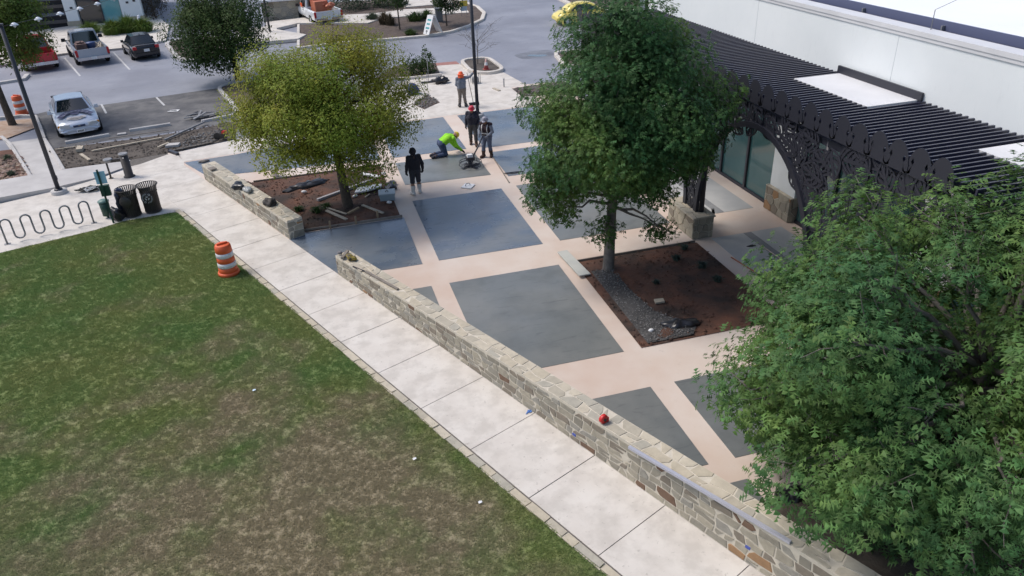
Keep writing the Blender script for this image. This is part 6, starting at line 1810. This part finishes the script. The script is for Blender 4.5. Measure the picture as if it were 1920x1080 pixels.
mb = MB(); mb.box((0, 0, .12), (.52, .42, .24), taper=1.08); mb.build('tub', mat('pale_tub', (.30, .36, .40), .5), bk_); mb = MB(); mb.box((0, 0, .26), (.60, .50, .04)); mb.build('lid', mat('tub_lid', (.36, .42, .46), .5), bk_); mb = MB(); mb.tube([(-.05, 0, .28), (0, 0, .34), (.05, 0, .28)], .015, 5); mb.build('handle', M['steel_dark'], bk_)
for i, (q, lab) in enumerate((((2.28, 25.28), 'white cup lying in front of the pale tub'), ((1.18, 26.34), 'white crumpled cup right of the tree trunk'), ((-0.57, 27.46), 'white scrap below the black plastic in the red bed'), ((1.36, 29.03), 'white bag scrap by the far edge of the red bed'), ((2.47, 28.27), 'white bag at the far right corner of the red bed'))):
    o = crumple((0, 0, .04), (.10, .07, .06), 30 + i, 8, 6).build('litter', M['white_plastic']); o.location = (q[0], q[1], .06); tag(o, lab, 'litter', 'white scraps in the red bed')
def film(label, p, rx, ry, rz, seed, m=None, z=.05):
    o = crumple((0, 0, .0), (rx, ry, .14), seed, 22, 9, .28).build('plastic_film', m or M['blackfilm']); o.location = (p[0], p[1], z); o.rotation_euler = (0, 0, rz); return tag(o, label, 'plastic film', 'crumpled black plastic in the beds')
film('crumpled black plastic film lying along the back of the red soil bed', (-0.42, 28.20), .85, .28, R(22), 11)
film('crumpled black plastic bag at the near right corner of the red planter', (8.24, 14.58), .42, .20, R(-8), 12)
film('dark plastic film under the near oak behind the long wall', (7.46, 8.58), .35, .2, R(10), 13)
film('dark soiled film at the right end of the red soil bed', (2.57, 26.92), .18, .5, R(-10), 14)
o = crumple((0, 0, .03), (.075, .05, .04), 41, 10, 6, .4).build('litter', M['white_plastic']); o.location = (*(7.40, 14.53), .06); tag(o, 'white crumpled cup on the gravel in the red planter', 'litter')
mb = MB(); mb.prism([(-.14, -.08), (.12, -.1), (.15, .07), (-.1, .1)], 0, .05); single('stone_chip', 'flat grey stone chip lying in the middle of the red planter', 'stone', mb, M['limestone'], (*(8.22, 15.78), .07))
# tool bundles on the short wall
def bundle(label, p, z, s, seed, m, cat='tool bag'):
    o = crumple((0, 0, s * .35), (s, s * .7, s * .42), seed, 20, 12, .30).build('tool_bundle', m); o.location = (p[0], p[1], z); o.rotation_euler = (0, 0, R(-66)); return tag(o, label, cat, 'bundles lying on the short wall')
bundle('black rumpled tool bag lying on the middle of the short wall', (-2.81, 27.19), .66, .26, 15, M['blackfilm'])
bundle('dark grey bundle of straps on the short wall nearer its end', (-1.71, 25.15), .66, .28, 16, mat('dark_straps', (.025, .022, .022), .7, (.07, .06, .055), ns=9))
bundle('clear plastic bag beside the black tool bag on the short wall', (-2.47, 26.73), .66, .20, 17, mat('clear_bag', (.26, .27, .27), .2, (.40, .41, .40), ns=8), 'plastic bag')
plank('cloth_strip', 'dark board piece on the far end of the short wall', 'board', (-3.95, 29.56), (-3.72, 29.66), .30, .03, M['wood_grey'], .715)
a_ = (-1.14, 23.90); rk = thing('long_tool', 'long thin handled tool leaning on the path side of the short wall', 'tool', (a_[0] - .12, a_[1] - .05, 0))
mb = MB(); mb.tube([(0, 0, .04), (-.10, .36, .70)], .016, 6); mb.build('handle', M['wood_grey'], rk); mb = MB(); mb.box((0, 0, .03), (.10, .10, .06)); mb.build('head', M['steel_dark'], rk)
# things on the long wall
def on_wall(px_, dz=0): return px_
wz = .66
plank('wood_float', 'dark wooden float lying across the end of the long wall', 'tool', (0.28, 20.08), (0.48, 20.52), .09, .06, M['wood_grey'], .71)
o = crumple((0, 0, .06), (.17, .12, .09), 19, 14, 9, .35).build('strap_bundle', mat('yellow_straps', (.32, .24, .04), .7, (.06, .05, .04), ns=12, contrast=(.45, .55))); o.location = (*(0.55, 19.98), .67); tag(o, 'bundle of yellow and dark straps on the long wall', 'straps')
o = crumple((0, 0, .04), (.08, .06, .06), 20, 10, 7).build('rag', mat('grey_rag', (.2, .19, .19), .9)); o.location = (*(0.24, 20.46), .67); tag(o, 'small grey rag at the very end of the long wall', 'rag')
plank('plank', 'narrow dark board on the long wall beside the straps', 'plank', (0.60, 19.57), (0.75, 19.11), .12, .025, M['wood_pale'], .695)
plank('metal_strip', 'thin dark strip lying in front of the pale board on the long wall', 'strip', (0.53, 19.46), (0.89, 18.95), .03, .03, M['steel_dark'], .70)
plank('straightedge', 'long thin timber straightedge along the plaza side of the long wall', 'straightedge', (0.84, 19.03), (1.54, 17.66), .07, .05, M['wood_grey'], .705, None, .725)
plank('level', 'long pale aluminium straightedge lying on the near part of the long wall', 'straightedge', (4.70, 9.81), (6.15, 6.91), .065, .05, mat('aluminium', (.50, .50, .56), .4, metal=.35), .947, None, 1.018)
rb = thing('tape_reel', 'small red tape reel standing on the long wall', 'tape reel', (*(4.54, 10.67), .897), R(20))
mb = MB(); mb.lathe([(.001, -.04), (.085, -.04), (.095, -.03), (.095, .03), (.085, .04), (.001, .04)], 14, (0, 0, .09), Matrix.Rotation(PI / 2, 4, 'X')); mb.box((.05, 0, .05), (.12, .08, .10)); mb.build('reel_case', M['red'], rb); mb = MB(); mb.cyl((0, -.06, .09), (0, .06, .09), .03); mb.build('hub', M['black'], rb)
for q, lab in (((4.12, 11.17), 'blue chip left in the face of the long wall'), ((5.74, 7.37), 'blue and white chip near the bottom of the frame in the long wall')):
    mb = MB(); mb.box((0, 0, 0), (.09, .02, .05), R(-66)); single('marker_tag', lab, 'tag', mb, mat('blue_tag', (.06, .09, .35), .5), (q[0] - .0, q[1], .3 if q[1] > 8.5 else .55), 0, 'blue tags on the long wall')
for q, lab in (((3.56, 12.51), 'blue and white survey flag scrap at the foot of the long wall'),):
    mb = MB(); mb.add([(-.06, -.03, .01), (.05, -.04, .02), (.09, .03, .012), (0, .05, .03)], [(0, 1, 2, 3)]); mb.tube([(-.08, -.06, .012), (.02, .0, .02), (.08, .08, .012)], .008, 4); single('flag_scrap', lab, 'flag', mb, mat('flag_blue', (.10, .22, .55), .6), (*q, .005))
# boards and hand tools on the plaza
p = (6.88, 18.63)
mb = MB(); mb.prism([(-.17, .85), (.15, .85), (.18, -.82), (-.16, -.80)], 0, .035); o = single('plywood_sheet', 'long pale plywood board lying across the pink strip by the gravel', 'board', mb, mat('pale_board', (.50, .50, .46), .8, (.44, .45, .42), ns=2.5), (p[0] - .05, p[1], .075), R(3))
kb = thing('knee_board', 'square white board with a wire handle lying on the pink strip', 'board', ((5.33, 25.96)[0], (5.33, 25.96)[1], .004), R(14))
mb = MB(); mb.box((0, 0, .02), (.44, .40, .03), R(40)); mb.build('board', M['white_plastic'], kb); mb = MB(); mb.tube([(-.10, .02, .035), (-.06, .02, .12), (.06, .02, .12), (.10, .02, .035)], .012, 5); mb.build('handle', M['steel_dark'], kb)
plank('hand_rod', 'dark rod lying across the pink strip at the edge of the trowelled slab', 'rod', (7.02, 28.69), (6.87, 25.76), .035, .03, M['wood_grey'], .02)
tangle('trowel_pole', 'dark folded pole lying left of the central oak on the pink strip', 'pole', (7.29, 26.68), .5, .08, 10, .016, M['steel_dark'], 6, .02, .03)
# far end of the plaza
br2 = thing('bull_float', 'flat bull float with upright pole on the far pale paving', 'float', (*(6.82, 42.08), 0.0)); mb = MB(); mb.box((0, 0, .05), (.9, .16, .05)); mb.build('blade', M['steel_dark'], br2); mb = MB(); mb.tube([(0, 0, .06), (.06, .3, 1.15)], .015, 5); mb.build('pole', M['galv'], br2)
o = crumple((0, 0, .16), (.42, .24, .20), 51, 18, 11, .32).build('tool_heap', M['blackfilm']); o.location = (*(7.46, 41.66), 0); tag(o, 'black heap of tools on the far pale paving', 'tool heap')
o = crumple((0, 0, .26), (.34, .32, .30), 52, 16, 11, .16).build('tarp_bundle', mat('blue_tarp', (.02, .03, .13), .4, (.05, .07, .2), ns=6)); o.location = (*(5.61, 40.05), 0); tag(o, 'dark blue tarpaulin bundle at the right edge of the yellowish tree', 'tarp')
wbw = thing('hand_pump', 'small wire framed engine standing behind the far lamp post', 'engine', (*(9.22, 40.86), 0)); mb = MB(); mb.box((0, 0, .18), (.34, .30, .22)); mb.cyl((-.1, 0, .3), (.1, 0, .36), .09); mb.build('motor', M['galv'], wbw); mb = MB()
for x in (-.22, .22): mb.tube([(x, -.2, .02), (x, -.2, .5), (x, .2, .5), (x, .2, .02)], .014, 5)
mb.build('frame', M['steel_dark'], wbw)
plank('plank', 'short pale plank on the far paving near the gravel bed', 'plank', (9.83, 39.36), (10.00, 38.68), .14, .04, M['wood_pale'], .03)
mb = MB(); mb.cyl((0, 0, 0), (0, 0, .42), .03); mb.box((0, 0, .43), (.08, .08, .03)); single('pipe_stub', 'upright grey pipe stub beside the gravel bed', 'pipe', mb, M['galv'], (*(10.45, 39.44), 0))
mb = MB(); mb.cyl((0, 0, 0), (0, 0, 1.1), .012, .012, 5); single('survey_rod', 'thin upright rod standing behind the flat bull float', 'rod', mb, M['galv'], (*(6.35, 39.72), 0))
# bucket behind the yellowish tree
bkt = thing('bucket', 'white plastic bucket standing behind the yellowish tree on the far side of the bed', 'bucket', (*(-1.61, 29.82), 0.006)); mb = MB(); mb.lathe([(.001, .01), (.13, .01), (.155, .36), (.165, .37), (.165, .34)], 16); fix_normals(mb.build('pail', M['white_plastic'], bkt)); mb = MB(); mb.tube([(-.16, 0, .34), (-.1, .08, .2), (.1, .08, .2), (.16, 0, .34)], .006, 4); mb.build('handle', M['galv'], bkt)
o = crumple((0, 0, .04), (.22, .10, .06), 55, 14, 8, .3).build('debris', M['wood_grey']); o.location = (*(-4.49, 32.75), 0.006); tag(o, 'small heap of dark scraps on the wet slab left of the short wall', 'debris')
# dirt strip by the stalls
def wheel_stop(label, a, b):
    a, b = Vector((*a, 0)), Vector((*b, 0)); c = (a + b) / 2; d = (b - a)
    mb = MB(); l = d.length / 2
    prof = [(-.09, 0), (-.075, .11), (-.05, .13), (.05, .13), (.075, .11), (.09, 0)]
    mb.add([(-l, y, z) for y, z in prof] + [(l, y, z) for y, z in prof], [(i, i + 1, 7 + i, 6 + i)[::-1] for i in range(5)] + [tuple(range(6)), tuple(range(6, 12))[::-1]])
    o = fix_normals(mb.build('wheel_stop', M['concrete_kerb'])); o.location = (c.x, c.y, -.022); o.rotation_euler = (0, 0, math.atan2(d.y, d.x)); return tag(o, label, 'wheel stop', 'concrete wheel stops')
wheel_stop('concrete wheel stop in front of the silver coupe', (-10.91, 38.01), (-9.13, 38.54)); wheel_stop('concrete wheel stop in the empty stall right of the coupe', (-8.29, 38.89), (-6.48, 39.23)); wheel_stop('long concrete wheel stop below the heap of scrap metal', (-5.03, 39.09), (-3.50, 39.60))
GD = 'boards lying on the dirt strip'
plank('plank', 'long pale board lying along the middle of the dirt strip', 'plank', (-9.41, 35.98), (-6.60, 36.81), .10, .04, M['wood_pale'], .10, GD)
plank('plank', 'thin pale batten along the stall edge of the dirt strip', 'plank', (-9.00, 37.72), (-6.40, 38.02), .06, .03, M['wood_grey'], .09, GD)
plank('plank', 'thin batten at the left end of the dirt strip', 'plank', (-11.09, 36.96), (-10.08, 37.10), .06, .03, M['wood_pale'], .07, GD)
plank('plank', 'tan board end sticking out below the loose block', 'plank', (-9.79, 35.68), (-9.26, 34.66), .12, .05, M['wood_pale'], .10, GD)
plank('block', 'pale loose block lying at the left end of the dirt strip', 'block', (-9.95, 36.19), (-9.98, 36.67), .26, .14, M['wood_pale'], .12, GD)
plank('metal_pole', 'long grey metal pole lying across the dirt strip', 'pole', (-6.41, 36.33), (-4.83, 38.63), .07, .07, M['galv'], .12, GD)
plank('plank', 'pale board lying beside the dark wooden block', 'plank', (-6.60, 35.37), (-6.19, 35.91), .10, .04, M['wood_pale'], .10, GD)
plank('plank', 'thin long batten along the paving by the dirt strip', 'plank', (-5.92, 34.79), (-4.28, 35.37), .06, .04, M['wood_grey'], .05, GD)
plank('block', 'dark wooden block on the pale paving corner', 'block', (-6.07, 34.77), (-5.66, 34.16), .14, .10, M['steel_dark'], .055, GD)
mb = MB(); mb.prism([(-.3, -.15), (.25, -.2), (.32, .12), (-.2, .2)], 0, .10); single('concrete_chunk', 'broken grey concrete chunk behind the dark wooden block', 'concrete chunk', mb, M['concrete_kerb'], (*(-5.98, 35.43), .05))
mb = MB(); mb.prism([(-.2, -.12), (.2, -.12), (.15, .14), (-.22, .1)], 0, .04); single('concrete_chunk', 'small flat pale chunk in front of the empty stall', 'concrete chunk', mb, M['concrete_kerb'], (*(-8.57, 38.57), -.01))
rc = thing('demolition_saw', 'small red and black power saw standing at the end of the dirt strip', 'saw', (*(-3.81, 35.66), .05)); mb = MB(); mb.box((0, 0, .16), (.30, .22, .20)); mb.cyl((-.28, 0, .14), (-.28, .04, .14), .16, .16, 14); mb.build('saw_body', M['black'], rc); mb = MB(); mb.box((.06, 0, .30), (.26, .2, .12), taper=.8); mb.build('engine_cover', M['red'], rc); mb = MB(); mb.tube([(.2, 0, .2), (.3, 0, .34), (.05, 0, .44), (-.1, 0, .3)], .018, 5); mb.build('handle', M['black'], rc)
rr = random.Random(12); sp = (-4.92, 40.01)
for i in range(11):
    a = rr.uniform(-.5, 1.2) + R(15); l = rr.uniform(.5, 1.15); q = Vector((sp[0] + rr.uniform(-.8, .8), sp[1] + rr.uniform(-.45, .45)))
    d = Vector((math.cos(a), math.sin(a))) * l / 2
    plank('scrap_bar', 'grey bar lying in the heap of scrap metal on the empty stall', 'scrap metal', q - d, q + d, rr.uniform(.05, .12), .04, M['galv'] if i % 3 else M['steel_dark'], .02 + .03 * i / 2, 'scrap metal heap on the empty stall', .02 + .03 * i / 2 + rr.uniform(0, .15))
mb = MB(); mb.add([(-.30, -.05, 0), (.25, -.10, .01), (.32, .06, .06), (-.2, .12, .04)], [(0, 1, 2, 3)]); mb.add([(-.3, -.05, .03), (.25, -.1, .04), (.2, -.16, .10), (-.25, -.14, .08)], [(0, 1, 2, 3)]); single('plastic_bumper', 'pale curved plastic piece lying in the empty stall', 'plastic piece', mb, M['white_plastic'], (*(-6.61, 41.85), -.015), R(-10))
# lawn litter
for q, lab, m in (((-2.24, 15.29), 'pale blue paper scrap lying on the lawn', mat('blue_paper', (.55, .68, .75), .7)), ((0.93, 11.80), 'white paper scrap on the lawn near the path', M['white_plastic']), ((1.91, 10.23), 'tiny white scrap on the dark grass by the path edge', M['white_plastic'])):
    mb = MB(); mb.add([(-.04, -.025, .025), (.035, -.03, .03), (.045, .02, .026), (.0, .03, .036), (-.03, .025, .028)], [(0, 1, 2, 3, 4)]); single('paper_scrap', lab, 'litter', mb, m, (*q, .0), 0.3, 'paper scraps on the lawn')
# leaves and dirt specks on the path
# cord and stick under the pergola
plank('orange_rod', 'thin orange rod lying on the pavement left of the near oak', 'rod', (11.40, 17.53), (11.60, 16.15), .03, .02, mat('orange_rod', (.40, .12, .05), .6), .014)
tangle('black_strap', 'short black strap lying on the grey paving pad', 'strap', (12.34, 17.99), .22, .05, 12, .014, M['black'], 21, .01, .02)
tangle('black_hose', 'coiled black hose hanging at the corner of the stone pier', 'hose', (12.05, 19.85), .07, .07, 14, .02, M['black'], 22, .30, .30)
# small cone in the kerbed island
cn = thing('traffic_cone', 'small faded red and white cone in the kerbed island by the lamp post', 'traffic cone', (*(10.50, 43.51), .06)); mb = MB(); mb.lathe([(.001, .62), (.03, .62), (.07, .42)], 12); mb.build('cone_tip', mat('faded_pink', (.62, .38, .34), .6), cn); mb = MB(); mb.lathe([(.07, .42), (.10, .25)], 12); mb.build('cone_band', M['white_plastic'], cn); mb = MB(); mb.lathe([(.10, .25), (.15, .02), (.001, .02)], 12); mb.box((0, 0, .015), (.36, .36, .03)); mb.build('cone_base', mat('faded_red', (.40, .10, .09), .7), cn)
# sandwich board with lettering
ab = thing('sandwich_board', 'white sandwich board with teal lettering on the road island kerb', 'sign', (*(9.61, 55.53), .10), R(28))
for s in (-1, 1):
    mb = MB(); mb.box((0, 0, 0), (.66, .03, 1.35)); o = mb.build('panel', M['white_plastic'], ab); o.location = (0, s * .34, .66); o.rotation_euler = (s * R(24), 0, 0)
ab.rotation_euler = (0, 0, R(118))
TEAL = mat('teal_print', (.05, .30, .32), .5)
for i in range(3):
    mb = MB(); mb.box((0, 0, 0), (.40 - .06 * (i % 2), .006, .12)); o = mb.build('print', TEAL, ab); z = .98 - .26 * i; o.location = (0.0, .34 + .02 + (0.66 - z) * math.tan(R(24)), z); o.rotation_euler = (R(24), 0, 0)
mb = MB(); mb.add([(-.03, 0, -.15), (.03, 0, -.15), (.03, 0, 0), (.12, 0, 0), (0, 0, .12), (-.12, 0, 0), (-.03, 0, 0)], [(0, 1, 2, 6), (3, 4, 5)]); o = mb.build('arrow_print', M['black'], ab); o.location = (0, .34 + .022 + (.66 - .24) * math.tan(R(24)), .24); o.rotation_euler = (R(24), 0, 0)
ys = thing('yard_sign', 'small yellow topped sign on the road island by the far footpath', 'sign', (*(13.23, 61.27), .1)); mb = MB(); mb.box((0, 0, 1.0), (.62, .03, .42)); mb.build('yellow_panel', mat('yellow_panel', (.65, .48, .06), .5), ys); mb = MB(); mb.box((0, 0, .62), (.50, .03, .34)); mb.build('white_panel', mat('pale_blue_panel', (.4, .5, .58), .5), ys); mb = MB(); mb.box((-.2, .03, .4), (.03, .03, .8)); mb.box((.2, .03, .4), (.03, .03, .8)); mb.build('stakes', M['galv'], ys)
bl = thing('bollard', 'white bollard with a rounded top before the far shop front', 'bollard', (*(-11.33, 67.13), .11), 0); mb = MB(); mb.cyl((0, 0, 0), (0, 0, 1.15), .12, .12, 12); mb.ball((0, 0, 1.15), (.12, .12, .08), 12, 6); mb.build('post', mat('pale_blue_white', (.55, .58, .66), .5), bl); mb = MB(); mb.box((0, -.118, .98), (.10, .015, .12)); mb.build('plate', M['galv'], bl)

# ---------------------------------------------------------------- far buildings along the top edge
fb = thing('shop_building', 'far white shop building with dark and teal windows behind the parked vehicles', 'building', (-15, 73, 0))
def FB(name, m, x0, x1, y0, y1, z0, z1): b = MB(); b.box(((x0 + x1) / 2 + 15, (y0 + y1) / 2 - 73, (z0 + z1) / 2), (x1 - x0, y1 - y0, z1 - z0)); return b.build(name, m, fb)
FB('core', mat('dark_interior', (.03, .03, .035), .8), -30, -11.95, 73.5, 85, 0, 5.5)
for x0, x1 in ((-17.75, -16.85), (-13.5, -11.9), (-24.5, -23.4)):
    FB('pilaster', M['white_wall'], x0, x1, 72.9, 73.6, .50, 5.5); FB('pilaster_base', M['limestone'], x0 - .06, x1 + .06, 72.8, 73.6, 0, .50)
FB('window', M['glass_dark'], -16.84, -15.05, 73.30, 73.36, .15, 4.6); FB('window', mat('teal_shop_glass', (.12, .33, .36), .12, (.16, .38, .40), ns=.6, spec=.8), -15.0, -13.55, 73.2, 73.26, .12, 4.6)
FB('mullion', M['steel_dark'], -15.06, -14.99, 73.1, 73.4, 0, 4.7); FB('mullion', M['steel_dark'], -13.56, -13.50, 73.1, 73.4, 0, 4.7); FB('sill', M['steel_dark'], -16.84, -13.56, 73.15, 73.45, 0, .12)
for i, z in enumerate((.35, .95, 1.55, 2.15, 2.75)):
    FB('shelf', mat('grey_band', (.10, .11, .14), .6) if i % 2 else mat('brown_band', (.10, .085, .08), .7), -23.3, -17.8, 73.25, 73.4, z, z + .26)
FB('roof', M['white_roof'], -30.2, -11.8, 72.7, 86, 5.5, 5.8)
for i, x in enumerate((-17.2, -12.9, -12.35)):
    FB('wall_star', M['steel_dark'], x - .10, x + .10, 72.86, 72.895, 1.45 + .1 * i, 1.60 + .1 * i)
lg = thing('stone_ledge_wall', 'far low limestone wall with a white ledge beyond the road', 'wall', (0, 0, 0))
a_, b_ = Vector((-2.14, 67.63)), Vector((1.14, 67.50)); d_ = (b_ - a_); L_ = d_.length; d_.normalize(); n_ = Vector((-d_.y, d_.x))
mb = MB(); c_ = (a_ + b_) / 2 + n_ * .3; mb.box((c_.x, c_.y, .75), (L_, .5, 1.5), math.atan2(d_.y, d_.x)); mb.build('core', M['mortar'], lg)
rnd = random.Random(77)
for x, y, poly in cells(L_, 1.5, .55, .32, .03, rnd): stone(poly, lambda u, v, dd: (a_.x + d_.x * u - n_.x * (dd - .05), a_.y + d_.y * u - n_.y * (dd - .05), v), rnd.uniform(.02, .05), rnd.choice(STONES), lg)
mb = MB(); c_ = (a_ + b_) / 2 + n_ * .35; mb.box((c_.x, c_.y, 1.58), (L_ + .4, 1.2, .14), math.atan2(d_.y, d_.x)); mb.build('ledge', M['white_metal'], lg)
mb = MB(); mb.box((0, 0, .22), (.55, .35, .44)); single('white_box', 'small white box on the ground before the far limestone wall', 'box', mb, M['white_plastic'], (*(-1.12, 68.17), 0))
plank('bench_slab', 'low grey bench in front of the far limestone wall', 'bench', (-0.72, 68.78), (0.33, 69.06), .5, .08, M['concrete_kerb'], .42)
mb = MB(); mb.box((0, 0, .5), (.5, .5, 1.0)); mb.box((0, 0, 1.02), (.6, .6, .06)); single('planter_box', 'small grey cabinet on the road island right of the sandwich board', 'cabinet', mb, mat('grey_cabinet', (.16, .17, .18), .6), (*(10.95, 59.92), .1))

plank('form_board', 'timber form board at the corner of the small slab under the near oak', 'board', (6.15, 8.57), (8.4, 8.57), .035, .12, M['wood_grey'], .03)
plank('stake', 'short pale stake beside the small slab under the near oak', 'stake', (6.40, 9.20), (6.42, 9.08), .05, .04, M['wood_pale'], .05)
